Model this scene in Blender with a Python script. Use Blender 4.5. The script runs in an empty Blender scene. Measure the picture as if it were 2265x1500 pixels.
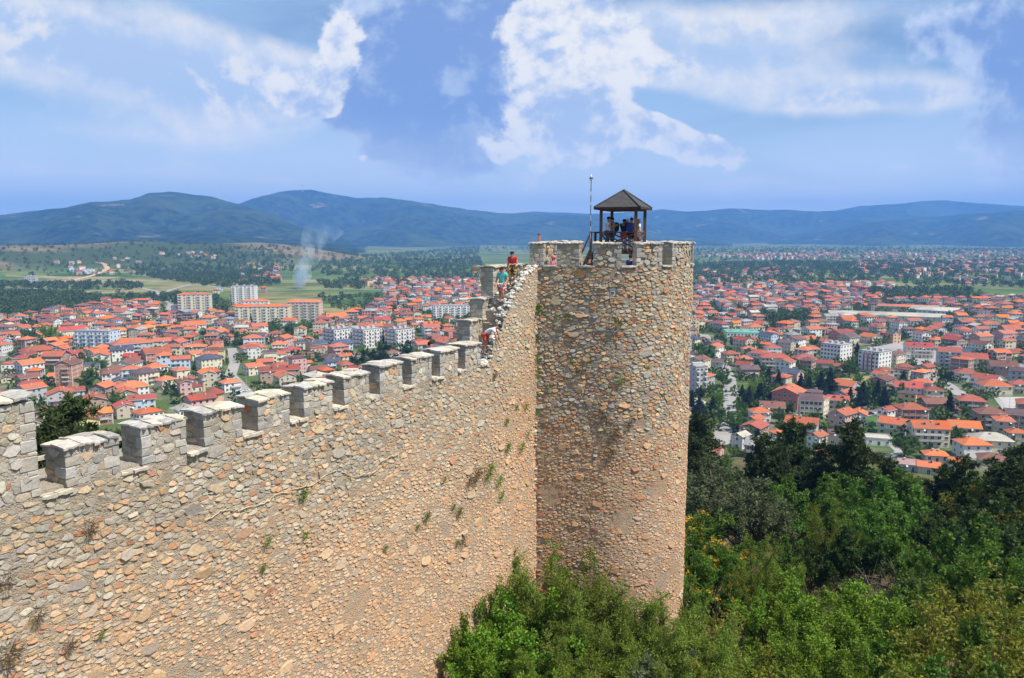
import bpy, bmesh, math, random
import numpy as np
from mathutils import Vector, Matrix

sc = bpy.context.scene
COL = sc.collection
rnd = random.Random(7)
rng = np.random.default_rng(7)

# ------------------------------------------------------------------ camera
CAM_Z = 100.0
FPX, W0, H0 = 1727.0, 2265.0, 1500.0
TILT = math.radians(7.7)
cam_d = bpy.data.cameras.new("camera")
cam = bpy.data.objects.new("camera", cam_d)
COL.objects.link(cam)
cam.location = (0, 0, CAM_Z)
cam.rotation_euler = (math.radians(90) - TILT, 0, 0)
cam_d.sensor_width = 36.0
cam_d.lens = FPX / W0 * 36.0
cam_d.clip_start = 0.3
cam_d.clip_end = 90000
sc.camera = cam

# ------------------------------------------------------------------ sun, sky, exposure
SUN_EL = math.radians(57)
SUN_AZ = math.radians(29)            # horizontal direction to the sun: +x, swung 29 degrees towards the camera's side
sun_vec = Vector((math.cos(SUN_EL) * math.cos(SUN_AZ), -math.cos(SUN_EL) * math.sin(SUN_AZ), math.sin(SUN_EL)))
sun_d = bpy.data.lights.new("sun", 'SUN')
sun_d.energy = 5.0
sun_d.angle = math.radians(0.53)
sun_d.color = (1.0, 0.93, 0.82)
sun = bpy.data.objects.new("sun", sun_d)
COL.objects.link(sun)
sun.rotation_euler = (-sun_vec).to_track_quat('-Z', 'Y').to_euler()
sun.location = (60, -20, 200)
vs = sc.view_settings
vs.view_transform = 'Standard'
vs.look = 'None'
vs.exposure = 0.42
vs.gamma = 1.0
vs.use_curve_mapping = False
sc.render.engine = 'CYCLES'
cy = sc.cycles
cy.max_bounces = 6
cy.diffuse_bounces = 3
cy.glossy_bounces = 2
cy.transmission_bounces = 4
cy.transparent_max_bounces = 8
cy.volume_bounces = 1
cy.use_denoising = True
cy.use_adaptive_sampling = True
cy.adaptive_threshold = 0.012

world = bpy.data.worlds.new("World")
sc.world = world
world.use_nodes = True


class NT:
    """tiny helper for writing node maths"""
    def __init__(self, nt):
        self.nt = nt
    def node(self, t, **kw):
        n = self.nt.nodes.new(t)
        for k, v in kw.items():
            setattr(n, k, v)
        return n
    def link(self, a, b):
        self.nt.links.new(a, b)
    def put(self, sock, v):
        if isinstance(v, bpy.types.NodeSocket):
            self.link(v, sock)
        else:
            sock.default_value = v
    def m(self, op, a, b=0.0, c=0.0, clamp=False):
        n = self.node('ShaderNodeMath', operation=op)
        n.use_clamp = clamp
        self.put(n.inputs[0], a); self.put(n.inputs[1], b); self.put(n.inputs[2], c)
        return n.outputs[0]
    def vm(self, op, a, b=(0, 0, 0)):
        n = self.node('ShaderNodeVectorMath', operation=op)
        self.put(n.inputs[0], a); self.put(n.inputs[1], b)
        return n.outputs[0]
    def ss(self, v, lo, hi, t0=0.0, t1=1.0):
        n = self.node('ShaderNodeMapRange', interpolation_type='SMOOTHSTEP')
        self.put(n.inputs['Value'], v)
        n.inputs['From Min'].default_value = lo
        n.inputs['From Max'].default_value = hi
        n.inputs['To Min'].default_value = t0
        n.inputs['To Max'].default_value = t1
        return n.outputs[0]
    def mix(self, f, a, b, blend='MIX'):
        n = self.node('ShaderNodeMix', data_type='RGBA', blend_type=blend)
        self.put(n.inputs[0], f)
        self.put(n.inputs[6], a if isinstance(a, bpy.types.NodeSocket) else (*a, 1) if len(a) == 3 else a)
        self.put(n.inputs[7], b if isinstance(b, bpy.types.NodeSocket) else (*b, 1) if len(b) == 3 else b)
        return n.outputs[2]
    def noise(self, vec, scale, detail=5, rough=0.55, dist=0.0):
        n = self.node('ShaderNodeTexNoise')
        if vec is not None:
            self.link(vec, n.inputs['Vector'])
        n.inputs['Scale'].default_value = scale
        n.inputs['Detail'].default_value = detail
        n.inputs['Roughness'].default_value = rough
        n.inputs['Distortion'].default_value = dist
        return n.outputs[0], n.outputs[1]
    def vor(self, vec, scale, feature='F1', out='Distance', rand=1.0):
        n = self.node('ShaderNodeTexVoronoi', feature=feature)
        if vec is not None:
            self.link(vec, n.inputs['Vector'])
        n.inputs['Scale'].default_value = scale
        n.inputs['Randomness'].default_value = rand
        return n.outputs[out]
    def mapping(self, vec, scale=(1, 1, 1), loc=(0, 0, 0), rot=(0, 0, 0)):
        n = self.node('ShaderNodeMapping')
        self.link(vec, n.inputs[0])
        n.inputs['Location'].default_value = loc
        n.inputs['Rotation'].default_value = rot
        n.inputs['Scale'].default_value = scale
        return n.outputs[0]
    def ramp(self, f, stops):
        n = self.node('ShaderNodeValToRGB')
        self.link(f, n.inputs[0])
        el = n.color_ramp.elements
        while len(el) > 1:
            el.remove(el[0])
        el[0].position = stops[0][0]; el[0].color = (*stops[0][1], 1)
        for p, c in stops[1:]:
            e = el.new(p); e.color = (*c, 1)
        return n.outputs[0]


CAM_F = Vector((0, math.cos(TILT), -math.sin(TILT)))
CAM_U = Vector((0, math.sin(TILT), math.cos(TILT)))


def ray(px, py):
    return Vector((1, 0, 0)) * ((px - W0 / 2) / FPX) - CAM_U * ((py - H0 / 2) / FPX) + CAM_F


def azel(px, py):
    d = ray(px, py).normalized()
    return math.atan2(d.x, d.y), math.asin(d.z)


def build_sky():
    t = NT(world.node_tree)
    for n in list(t.nt.nodes):
        t.nt.nodes.remove(n)
    out = t.node('ShaderNodeOutputWorld')
    bg = t.node('ShaderNodeBackground')
    sky = t.node('ShaderNodeTexSky')
    sky.sky_type = 'NISHITA'
    sky.sun_disc = False
    sky.sun_elevation = SUN_EL
    sky.sun_rotation = math.radians(90) + SUN_AZ
    sky.altitude = 700
    sky.air_density = 1.0
    sky.dust_density = 0.7
    sky.ozone_density = 2.0
    tc = t.node('ShaderNodeTexCoord').outputs['Generated']
    d = t.vm('NORMALIZE', tc)
    sep = t.node('ShaderNodeSeparateXYZ')
    t.link(d, sep.inputs[0])
    x, y, z = sep.outputs
    az = t.m('ARCTAN2', x, y)
    el = t.m('ARCSINE', z)
    # cloud positions are directions of the sky (azimuth, elevation), warped by turbulence
    comb = t.node('ShaderNodeCombineXYZ')
    t.put(comb.inputs[0], az); t.put(comb.inputs[1], el)
    ae = comb.outputs[0]
    big, bigc = t.noise(d, 5.0, 8, 0.56, 0.35)
    fine, finec = t.noise(t.mapping(d, (1, 1, 1.2), (3.1, 1.7, 0.4)), 16.0, 8, 0.6, 0.12)
    nb = t.m('SUBTRACT', big, 0.5)
    nf = t.m('SUBTRACT', fine, 0.5)
    turb = t.m('ADD', t.m('MULTIPLY', nb, 2.6), t.m('MULTIPLY', nf, 1.5))

    def blob(px, py, wx, wy, amp=1.0, rot=0.0):
        a0, e0 = azel(px, py)
        mp = t.node('ShaderNodeMapping', vector_type='TEXTURE')
        t.link(ae, mp.inputs[0])
        mp.inputs['Location'].default_value = (a0, e0, 0)
        mp.inputs['Rotation'].default_value = (0, 0, rot)
        mp.inputs['Scale'].default_value = (2.0 * wx / FPX, 2.0 * wy / FPX, 1)
        gr = t.node('ShaderNodeTexGradient', gradient_type='QUADRATIC_SPHERE')
        t.link(mp.outputs[0], gr.inputs[0])
        return gr.outputs['Fac'], amp * 1.35

    def total(lst):
        s = 0.0
        for b in lst:
            v, k = blob(*b)
            s = t.m('MULTIPLY_ADD', v, k, s)
        return s

    # 1 thin high veil in long bands, all round the sky
    veil_v = t.mapping(d, (1.0, 1.0, 4.0), (0.3, 0.1, 0.0), (0.0, math.radians(8), 0.0))
    vn, _ = t.noise(veil_v, 3.0, 8, 0.6, 0.6)
    veil = t.ss(vn, 0.30, 0.68)
    # 2 white cloud: soft sheets and crisp-edged heaps
    sheet = total([(330, 150, 460, 95, 1.15, -0.12), (120, 60, 320, 90, 0.95), (560, 200, 200, 70, 0.7), (1560, 140, 420, 62, 0.95, -0.14), (1950, 215, 330, 36, 1.05, -0.03), (1700, 50, 380, 60, 0.75), (1660, 405, 150, 20, 0.6), (1990, 372, 60, 24, 0.45), (300, 300, 330, 40, 0.5), (640, 400, 260, 26, 0.55), (1750, 430, 420, 24, 0.6), (150, 380, 300, 24, 0.5), (1280, 120, 230, 150, 0.55)])
    heap = total([(1290, 170, 150, 120, 1.05), (1230, 50, 140, 80, 0.8), (1250, 310, 120, 70, 0.95), (1530, 320, 110, 38, 1.35, -0.3), (1440, 275, 60, 34, 0.8), (745, 80, 55, 95, 0.95), (650, 210, 95, 55, 0.8, -0.1), (705, 235, 55, 28, 0.7), (800, 350, 40, 26, 0.5), (1105, 345, 26, 20, 0.6)])
    hole = total([(1470, 235, 90, 32, 0.9, -0.25), (640, 15, 110, 40, 0.9), (1560, 88, 70, 22, 0.35), (1270, 165, 40, 26, 0.55), (300, 60, 160, 26, 0.4, -0.2)])
    # everywhere outside the view the same kinds of cloud go on
    gen, _ = t.noise(t.mapping(d, (1, 1, 2.2), (7.3, 2.2, 5.1)), 2.3, 6, 0.55, 0.4)
    offv = t.m('MAXIMUM', t.ss(t.m('ABSOLUTE', az), 0.62, 0.95), t.ss(el, 0.36, 0.55))
    gencl = t.m('MULTIPLY', t.ss(gen, 0.43, 0.70), offv)
    wd = t.m('ADD', t.m('SUBTRACT', t.m('ADD', sheet, gencl), hole), t.m('MULTIPLY', turb, 0.5))
    wcov = t.ss(wd, 0.20, 0.95)
    lump = t.m('ADD', t.m('MULTIPLY', nb, 1.7), t.m('MULTIPLY', nf, 2.3))
    pd = t.m('ADD', t.m('SUBTRACT', heap, t.m('MULTIPLY', hole, 0.6)), t.m('MULTIPLY', lump, 0.62))
    pcov = t.ss(pd, 0.36, 0.58)
    # 3 heavy shaded cumulus in the middle and the dull deck at the right
    heavy = total([(900, 90, 210, 190, 1.25), (960, 320, 190, 75, 1.2), (800, 250, 110, 60, 0.6), (1110, 40, 95, 110, 0.8), (2240, 330, 120, 190, 0.75), (2080, 60, 260, 60, 0.55), (2230, 140, 130, 110, 0.6), (1000, 200, 150, 120, 0.5)])
    hd = t.m('ADD', heavy, t.m('MULTIPLY', lump, 0.78))
    hcov = t.ss(hd, 0.38, 0.66)
    # light on the clouds: sunward edges white, thick cores bluish
    side, _ = t.noise(t.mapping(d, (1, 1, 1), (0.012, -0.008, 0.016)), 5.0, 8, 0.56, 0.35)
    sidef, _ = t.noise(t.mapping(d, (1, 1, 1.2), (3.106, 1.694, 0.409)), 16.0, 8, 0.6, 0.12)
    relief = t.m('ADD', t.m('MULTIPLY', t.m('SUBTRACT', big, side), 5.0), t.m('MULTIPLY', t.m('SUBTRACT', fine, sidef), 2.2))
    wcol = t.mix(t.ss(t.m('SUBTRACT', wd, relief), 0.55, 1.7), (0.92, 0.95, 0.99), (0.58, 0.73, 0.97))
    wcol = t.mix(t.ss(relief, 0.05, 0.55), wcol, (1.03, 1.01, 0.98))
    pcol = t.mix(t.ss(t.m('SUBTRACT', pd, t.m('MULTIPLY', relief, 1.9)), 0.40, 1.6), (1.08, 1.06, 1.02), (0.52, 0.66, 0.93))
    core = t.ss(t.m('SUBTRACT', hd, t.m('MULTIPLY', relief, 0.9)), 0.40, 1.1)
    hcol = t.mix(core, (0.70, 0.81, 1.0), (0.255, 0.395, 0.76))
    hcol = t.mix(t.m('MULTIPLY', t.ss(t.m('ADD', nf, t.m('MULTIPLY', nb, 0.8)), 0.0, 0.20), 0.7), hcol, (0.64, 0.76, 0.96))
    bs_, bk_ = blob(960, 335, 190, 60)
    hcol = t.mix(t.m('MULTIPLY', bs_, 0.75), hcol, (0.19, 0.32, 0.66))
    # assemble: clear sky scaled to lamp units, then the veil, the white cloud, the heavy cloud, and the pale air at the horizon
    base = t.mix(1.0, sky.outputs[0], (0.14, 0.14, 0.14), 'MULTIPLY')
    c = t.mix(t.m('MULTIPLY', veil, 0.72), base, (0.50, 0.71, 0.99))
    c = t.mix(t.m('MULTIPLY', wcov, 0.92), c, wcol)
    c = t.mix(t.m('MULTIPLY', hcov, 0.92), c, hcol)
    c = t.mix(t.m('MULTIPLY', pcov, 0.95), c, pcol)
    hz = t.ss(el, 0.16, 0.0)
    low = t.m('ADD', 0.45, t.m('MULTIPLY', veil, 0.5))
    c = t.mix(t.m('MULTIPLY', hz, low), c, (1.18, 1.20, 1.18))
    t.link(c, bg.inputs[0])
    bg.inputs[1].default_value = 0.70
    t.link(bg.outputs[0], out.inputs[0])


build_sky()
world.cycles.sampling_method = 'MANUAL'
world.cycles.sample_map_resolution = 256

# ------------------------------------------------------------------ materials
MATS = {}


def new_mat(name):
    m = bpy.data.materials.new(name)
    m.use_nodes = True
    nt = m.node_tree
    for n in list(nt.nodes):
        nt.nodes.remove(n)
    t = NT(nt)
    out = t.node('ShaderNodeOutputMaterial')
    bs = t.node('ShaderNodeBsdfPrincipled')
    t.link(bs.outputs[0], out.inputs[0])
    bs.inputs['Roughness'].default_value = 0.85
    bs.inputs['Specular IOR Level'].default_value = 0.25
    MATS[name] = m
    return m, t, bs, out


def bump(t, bs, h, strength=0.4, dist=0.02):
    b = t.node('ShaderNodeBump')
    b.inputs['Strength'].default_value = strength
    b.inputs['Distance'].default_value = dist
    t.link(h, b.inputs['Height'])
    t.link(b.outputs[0], bs.inputs['Normal'])


def plain(name, col, rough=0.8, var=0.15, scale=3.0, spec=0.25, metal=0.0, bmp=0.0):
    m, t, bs, out = new_mat(name)
    co = t.node('ShaderNodeTexCoord').outputs['Object']
    n, _ = t.noise(co, scale, 6, 0.65)
    n2, _ = t.noise(co, scale * 0.13, 3, 0.5)
    f = t.m('ADD', t.m('MULTIPLY', n, 0.6), t.m('MULTIPLY', n2, 0.4))
    lo = tuple(max(0, c * (1 - var * 1.6)) for c in col)
    hi = tuple(min(1, c * (1 + var * 1.2)) for c in col)
    t.link(t.ramp(f, [(0.3, lo), (0.5, col), (0.72, hi)]), bs.inputs['Base Color'])
    bs.inputs['Roughness'].default_value = rough
    bs.inputs['Specular IOR Level'].default_value = spec
    bs.inputs['Metallic'].default_value = metal
    if bmp:
        bump(t, bs, n, bmp)
    return m


def attr_mat(name, rough=0.9, nscale=14.0, var=0.28, bmp=0.5, bdist=0.012):
    """stone: colour carried by each stone, grain and lichen from noise"""
    m, t, bs, out = new_mat(name)
    a = t.node('ShaderNodeAttribute')
    a.attribute_name = 'tint'
    co = t.node('ShaderNodeTexCoord').outputs['Object']
    n, _ = t.noise(co, nscale, 7, 0.68)
    n2, _ = t.noise(co, nscale * 0.33, 4, 0.6)
    v = t.node('ShaderNodeHueSaturation')
    v.inputs['Saturation'].default_value = 1.0
    t.put(v.inputs['Value'], t.ss(n, 0.22, 0.78, 1 - var, 1 + var))
    t.link(a.outputs['Color'], v.inputs['Color'])
    c = t.mix(t.m('MULTIPLY', t.ss(n2, 0.56, 0.72), 0.45), v.outputs[0], (0.52, 0.43, 0.31))
    c = t.mix(t.m('MULTIPLY', t.ss(n2, 0.40, 0.28), 0.4), c, (0.20, 0.18, 0.16))
    t.link(c, bs.inputs['Base Color'])
    bs.inputs['Roughness'].default_value = rough
    bs.inputs['Specular IOR Level'].default_value = 0.15
    bump(t, bs, n, bmp, bdist)
    return m


attr_mat('stone')
attr_mat('slate', nscale=9.0, var=0.35, bmp=0.6)

m, t, bs, out = new_mat('mortar')
co = t.node('ShaderNodeTexCoord').outputs['Object']
n1, _ = t.noise(co, 1.1, 5, 0.6); n2, _ = t.noise(co, 18, 8, 0.72); n3 = t.vor(co, 26.0)
n4, _ = t.noise(t.mapping(co, (1.2, 1.2, 0.16)), 0.8, 5, 0.6)
a = t.node('ShaderNodeAttribute'); a.attribute_name = 'tint'
c = t.mix(t.ss(n1, 0.35, 0.7), a.outputs['Color'], (0.40, 0.34, 0.26))
c = t.mix(t.m('MULTIPLY', t.ss(n2, 0.48, 0.30), 0.6), c, (0.22, 0.165, 0.12))
c = t.mix(t.m('MULTIPLY', t.ss(n2, 0.57, 0.75), 0.5), c, (0.60, 0.48, 0.34))
c = t.mix(t.m('MULTIPLY', t.ss(n4, 0.52, 0.68), 0.35), c, (0.56, 0.38, 0.24))
cv = t.vor(t.mapping(co, (1, 1, 1.7)), 13.0, 'F1', 'Color'); cd = t.vor(t.mapping(co, (1, 1, 1.7)), 13.0, 'F1', 'Distance')
sc_ = t.node('ShaderNodeSeparateColor'); t.link(cv, sc_.inputs[0])
chip = t.ramp(sc_.outputs[1], [(0.0, (0.30, 0.285, 0.265)), (0.3, (0.48, 0.40, 0.29)), (0.55, (0.42, 0.40, 0.37)), (0.75, (0.56, 0.46, 0.33)), (0.9, (0.48, 0.23, 0.12)), (1.0, (0.58, 0.53, 0.45))])
cm = t.m('MULTIPLY', t.ss(sc_.outputs[0], 0.45, 0.5), t.ss(cd, 0.52, 0.38))
c = t.mix(t.m('MULTIPLY', cm, 0.75), c, chip)
t.link(c, bs.inputs['Base Color'])
bs.inputs['Roughness'].default_value = 0.95
bs.inputs['Specular IOR Level'].default_value = 0.1
bump(t, bs, t.m('ADD', t.m('ADD', n2, t.m('MULTIPLY', n3, -0.5)), t.m('MULTIPLY', cm, 0.7)), 0.9, 0.05)


def roof_mat(name, col, tile=0.32, var=0.3):
    m, t, bs, out = new_mat(name)
    co = t.node('ShaderNodeTexCoord').outputs['Object']
    oi = t.node('ShaderNodeObjectInfo')
    n, _ = t.noise(co, 0.7, 5, 0.6); n2, _ = t.noise(co, 4.5, 4, 0.7)
    f = t.m('ADD', t.m('MULTIPLY', n, 0.5), t.m('MULTIPLY', n2, 0.5))
    lo = tuple(c * (1 - var) for c in col); hi = tuple(min(1, c * (1 + var * 0.7)) for c in col)
    c = t.ramp(f, [(0.32, lo), (0.5, col), (0.68, hi)])
    c = t.mix(t.m('MULTIPLY', t.ss(n, 0.52, 0.72), 0.35), c, (0.14, 0.09, 0.07))
    n5, _ = t.noise(co, 0.055, 2, 0.5)
    hs = t.node('ShaderNodeHueSaturation')
    t.put(hs.inputs['Saturation'], t.ss(n5, 0.35, 0.65, 0.9, 1.1))
    t.put(hs.inputs['Value'], t.m('MULTIPLY', t.ss(n5, 0.32, 0.68, 0.72, 1.18), t.m('ADD', 0.76, t.m('MULTIPLY', oi.outputs['Random'], 0.46))))
    t.link(c, hs.inputs['Color'])
    t.link(hs.outputs[0], bs.inputs['Base Color'])
    wv = t.node('ShaderNodeTexWave', wave_type='BANDS', bands_direction='DIAGONAL')
    wv.inputs['Scale'].default_value = 1.1
    t.link(co, wv.inputs['Vector'])
    bump(t, bs, t.m('ADD', wv.outputs[1], n2), 0.5, 0.06)
    bs.inputs['Roughness'].default_value = 0.8
    return m


ROOFS = {'orange': (0.57, 0.155, 0.06), 'bright orange': (0.68, 0.19, 0.055), 'terracotta': (0.44, 0.13, 0.065), 'brick red': (0.33, 0.085, 0.055),
         'brown': (0.21, 0.095, 0.07), 'purple brown': (0.13, 0.085, 0.09), 'slate blue': (0.07, 0.085, 0.13), 'pale cream': (0.46, 0.43, 0.36),
         'grey': (0.30, 0.30, 0.31), 'red': (0.38, 0.075, 0.06), 'teal': (0.03, 0.16, 0.18), 'green': (0.13, 0.36, 0.27), 'pink': (0.52, 0.33, 0.31)}
for k, v in ROOFS.items():
    roof_mat('roof ' + k, v)

WALLS = {'white': (0.74, 0.73, 0.70), 'cream': (0.70, 0.63, 0.47), 'beige': (0.56, 0.48, 0.37), 'grey': (0.46, 0.46, 0.46), 'pink': (0.66, 0.40, 0.36),
         'yellow': (0.72, 0.58, 0.24), 'pale blue': (0.52, 0.63, 0.74), 'tan': (0.42, 0.30, 0.22), 'peach': (0.64, 0.42, 0.27), 'salmon': (0.62, 0.24, 0.19)}
for k, v in WALLS.items():
    m, t, bs, out = new_mat('wall ' + k)
    co = t.node('ShaderNodeTexCoord').outputs['Object']
    n, _ = t.noise(t.mapping(co, (1, 1, 0.3)), 0.9, 5, 0.65); n2, _ = t.noise(co, 5, 4, 0.6)
    c = t.mix(t.m('MULTIPLY', t.ss(n, 0.45, 0.75), 0.4), v, tuple(x * 0.62 for x in v))
    c = t.mix(t.m('MULTIPLY', t.ss(n2, 0.5, 0.8), 0.2), c, tuple(min(1, x * 1.2) for x in v))
    t.link(c, bs.inputs['Base Color'])
for k, a, b, mo, sx in (('brick', (0.36, 0.135, 0.075), (0.27, 0.10, 0.06), (0.42, 0.36, 0.30), 0.5), ('orange block', (0.55, 0.21, 0.10), (0.46, 0.17, 0.085), (0.52, 0.36, 0.26), 0.9)):
    m, t, bs, out = new_mat('wall ' + k)
    co = t.node('ShaderNodeTexCoord').outputs['Object']
    br = t.node('ShaderNodeTexBrick')
    t.link(t.mapping(co, (1, 1, 1), (0, 0, 0), (math.radians(90), 0, math.radians(35))), br.inputs['Vector'])
    br.inputs['Scale'].default_value = 1.0
    br.inputs['Brick Width'].default_value = sx; br.inputs['Row Height'].default_value = sx * 0.45
    br.inputs['Mortar Size'].default_value = 0.03
    br.inputs['Color1'].default_value = (*a, 1); br.inputs['Color2'].default_value = (*b, 1); br.inputs['Mortar'].default_value = (*mo, 1)
    n, _ = t.noise(co, 0.8, 4, 0.6)
    t.link(t.mix(t.m('MULTIPLY', t.ss(n, 0.45, 0.75), 0.4), br.outputs[0], tuple(x * 0.5 for x in a)), bs.inputs['Base Color'])

plain('window glass', (0.035, 0.045, 0.06), 0.12, 0.2, 1.0, 0.6)
plain('window frame', (0.72, 0.70, 0.66), 0.6, 0.08)
plain('concrete', (0.50, 0.48, 0.45), 0.9, 0.2, 1.2)
plain('white concrete', (0.68, 0.67, 0.65), 0.85, 0.12, 0.9)
plain('dark void', (0.03, 0.028, 0.026), 0.95, 0.2)
plain('metal roof white', (0.80, 0.79, 0.77), 0.5, 0.12, 0.4)
plain('dish white', (0.75, 0.74, 0.72), 0.5, 0.05)
plain('old wood', (0.10, 0.055, 0.036), 0.75, 0.35, 9, 0.3, 0, 0.3)
plain('dark wood', (0.045, 0.026, 0.022), 0.75, 0.35, 9, 0.3, 0, 0.3)
plain('pale wood', (0.48, 0.42, 0.34), 0.85, 0.25, 7)
plain('mast paint', (0.42, 0.44, 0.48), 0.5, 0.1, 6)
plain('mast red', (0.46, 0.06, 0.05), 0.5, 0.2, 6)
plain('dark metal', (0.04, 0.04, 0.045), 0.5, 0.2, 4, 0.4, 0.3)
plain('lamp white', (0.70, 0.74, 0.80), 0.35, 0.06)
plain('terracotta post', (0.28, 0.09, 0.045), 0.85, 0.3, 7)
plain('bark', (0.105, 0.075, 0.055), 0.95, 0.4, 12, 0.1, 0, 0.6)
plain('pale bark', (0.17, 0.14, 0.115), 0.95, 0.35, 10, 0.1, 0, 0.4)
plain('root', (0.52, 0.42, 0.29), 0.9, 0.2, 10)
plain('tyre', (0.02, 0.02, 0.02), 0.9)
plain('court', (0.40, 0.385, 0.37), 0.95, 0.12, 0.15)
for k, c in {'white': (0.75, 0.75, 0.74), 'silver': (0.42, 0.43, 0.45), 'black': (0.02, 0.02, 0.024), 'navy': (0.02, 0.035, 0.11), 'red': (0.42, 0.03, 0.025), 'yellow': (0.70, 0.48, 0.03)}.items():
    plain('car ' + k, c, 0.28, 0.03, 1.0, 0.55)
plain('car glass', (0.02, 0.025, 0.03), 0.08, 0.1, 1.0, 0.6)
for k, c in {'skin': (0.46, 0.24, 0.155), 'red cloth': (0.50, 0.035, 0.045), 'teal cloth': (0.10, 0.50, 0.47), 'white cloth': (0.74, 0.74, 0.77), 'navy cloth': (0.022, 0.03, 0.085), 'black cloth': (0.014, 0.014, 0.017),
             'coral cloth': (0.58, 0.09, 0.06), 'grey cloth': (0.30, 0.28, 0.29), 'pink cloth': (0.66, 0.16, 0.24), 'blue cloth': (0.03, 0.07, 0.30), 'dark hair': (0.015, 0.011, 0.010), 'fair hair': (0.45, 0.32, 0.17), 'denim': (0.07, 0.085, 0.13), 'shoe': (0.16, 0.15, 0.15)}.items():
    plain(k, c, 0.85, 0.16, 9)
for k, a, b in (('floral shorts', (0.55, 0.42, 0.06), (0.07, 0.05, 0.06)), ('check shorts', (0.62, 0.06, 0.06), (0.62, 0.60, 0.60))):
    m, t, bs, out = new_mat(k)
    co = t.node('ShaderNodeTexCoord').outputs['Object']
    v = t.vor(co, 9.0)
    t.link(t.mix(t.ss(v, 0.42, 0.5), a, b), bs.inputs['Base Color'])

# shingle roof of the lookout
m, t, bs, out = new_mat('shingle')
co = t.node('ShaderNodeTexCoord').outputs['Object']
oi = t.node('ShaderNodeObjectInfo')
n, _ = t.noise(co, 6, 6, 0.65)
t.link(t.mix(oi.outputs['Random'], t.mix(n, (0.040, 0.040, 0.044), (0.085, 0.084, 0.088)), t.mix(n, (0.05, 0.05, 0.054), (0.10, 0.098, 0.10))), bs.inputs['Base Color'])
bump(t, bs, n, 0.4, 0.01)


def leaf_mat(name, a, b, trans=0.35):
    m = bpy.data.materials.new(name)
    m.use_nodes = True
    t = NT(m.node_tree)
    for n in list(t.nt.nodes):
        t.nt.nodes.remove(n)
    out = t.node('ShaderNodeOutputMaterial')
    at = t.node('ShaderNodeAttribute'); at.attribute_name = 'tint'
    oi = t.node('ShaderNodeObjectInfo')
    c = t.mix(at.outputs['Fac'], a, b)
    hs = t.node('ShaderNodeHueSaturation')
    t.put(hs.inputs['Hue'], t.m('ADD', 0.485, t.m('MULTIPLY', oi.outputs['Random'], 0.03)))
    t.put(hs.inputs['Value'], t.m('ADD', 0.82, t.m('MULTIPLY', oi.outputs['Random'], 0.36)))
    t.link(c, hs.inputs['Color'])
    di = t.node('ShaderNodeBsdfPrincipled')
    di.inputs['Roughness'].default_value = 0.6
    di.inputs['Specular IOR Level'].default_value = 0.2
    t.link(hs.outputs[0], di.inputs['Base Color'])
    tr = t.node('ShaderNodeBsdfTranslucent')
    t.link(t.mix(1.0, hs.outputs[0], (1.0, 1.05, 0.5), 'MULTIPLY'), tr.inputs[0])
    mx = t.node('ShaderNodeMixShader')
    mx.inputs[0].default_value = trans
    t.link(di.outputs[0], mx.inputs[1]); t.link(tr.outputs[0], mx.inputs[2])
    t.link(mx.outputs[0], out.inputs[0])
    MATS[name] = m
    return m


leaf_mat('leaf bright', (0.09, 0.18, 0.018), (0.22, 0.35, 0.04))
leaf_mat('leaf mid', (0.052, 0.12, 0.018), (0.145, 0.245, 0.038))
leaf_mat('leaf willow', (0.09, 0.15, 0.02), (0.235, 0.31, 0.05))
leaf_mat('leaf grey', (0.065, 0.09, 0.04), (0.16, 0.19, 0.1))
leaf_mat('leaf yellow', (0.12, 0.145, 0.018), (0.28, 0.27, 0.045))
leaf_mat('leaf dark', (0.026, 0.058, 0.016), (0.075, 0.115, 0.03))
leaf_mat('needle', (0.024, 0.048, 0.015), (0.075, 0.105, 0.032), 0.15)
leaf_mat('needle blue', (0.018, 0.036, 0.022), (0.055, 0.080, 0.050), 0.15)
leaf_mat('flower orange', (0.55, 0.25, 0.02), (0.75, 0.42, 0.05), 0.2)
leaf_mat('dry', (0.09, 0.062, 0.035), (0.21, 0.15, 0.085), 0.2)
leaf_mat('far leaf', (0.032, 0.074, 0.016), (0.11, 0.165, 0.036), 0.25)


# ------------------------------------------------------------------ object helpers
def tag(o, label=None, cat=None, group=None, kind=None):
    if label: o['label'] = label
    if cat: o['category'] = cat
    if group: o['group'] = group
    if kind: o['kind'] = kind
    return o


def link(o, parent=None):
    COL.objects.link(o)
    if parent is not None:
        o.parent = parent
    return o


def empty(name, loc=(0, 0, 0), rz=0.0, label=None, cat=None, group=None):
    o = bpy.data.objects.new(name, None)
    o.location = loc
    o.rotation_euler = (0, 0, rz)
    o.empty_display_size = 0.3
    link(o)
    return tag(o, label, cat, group)


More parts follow.
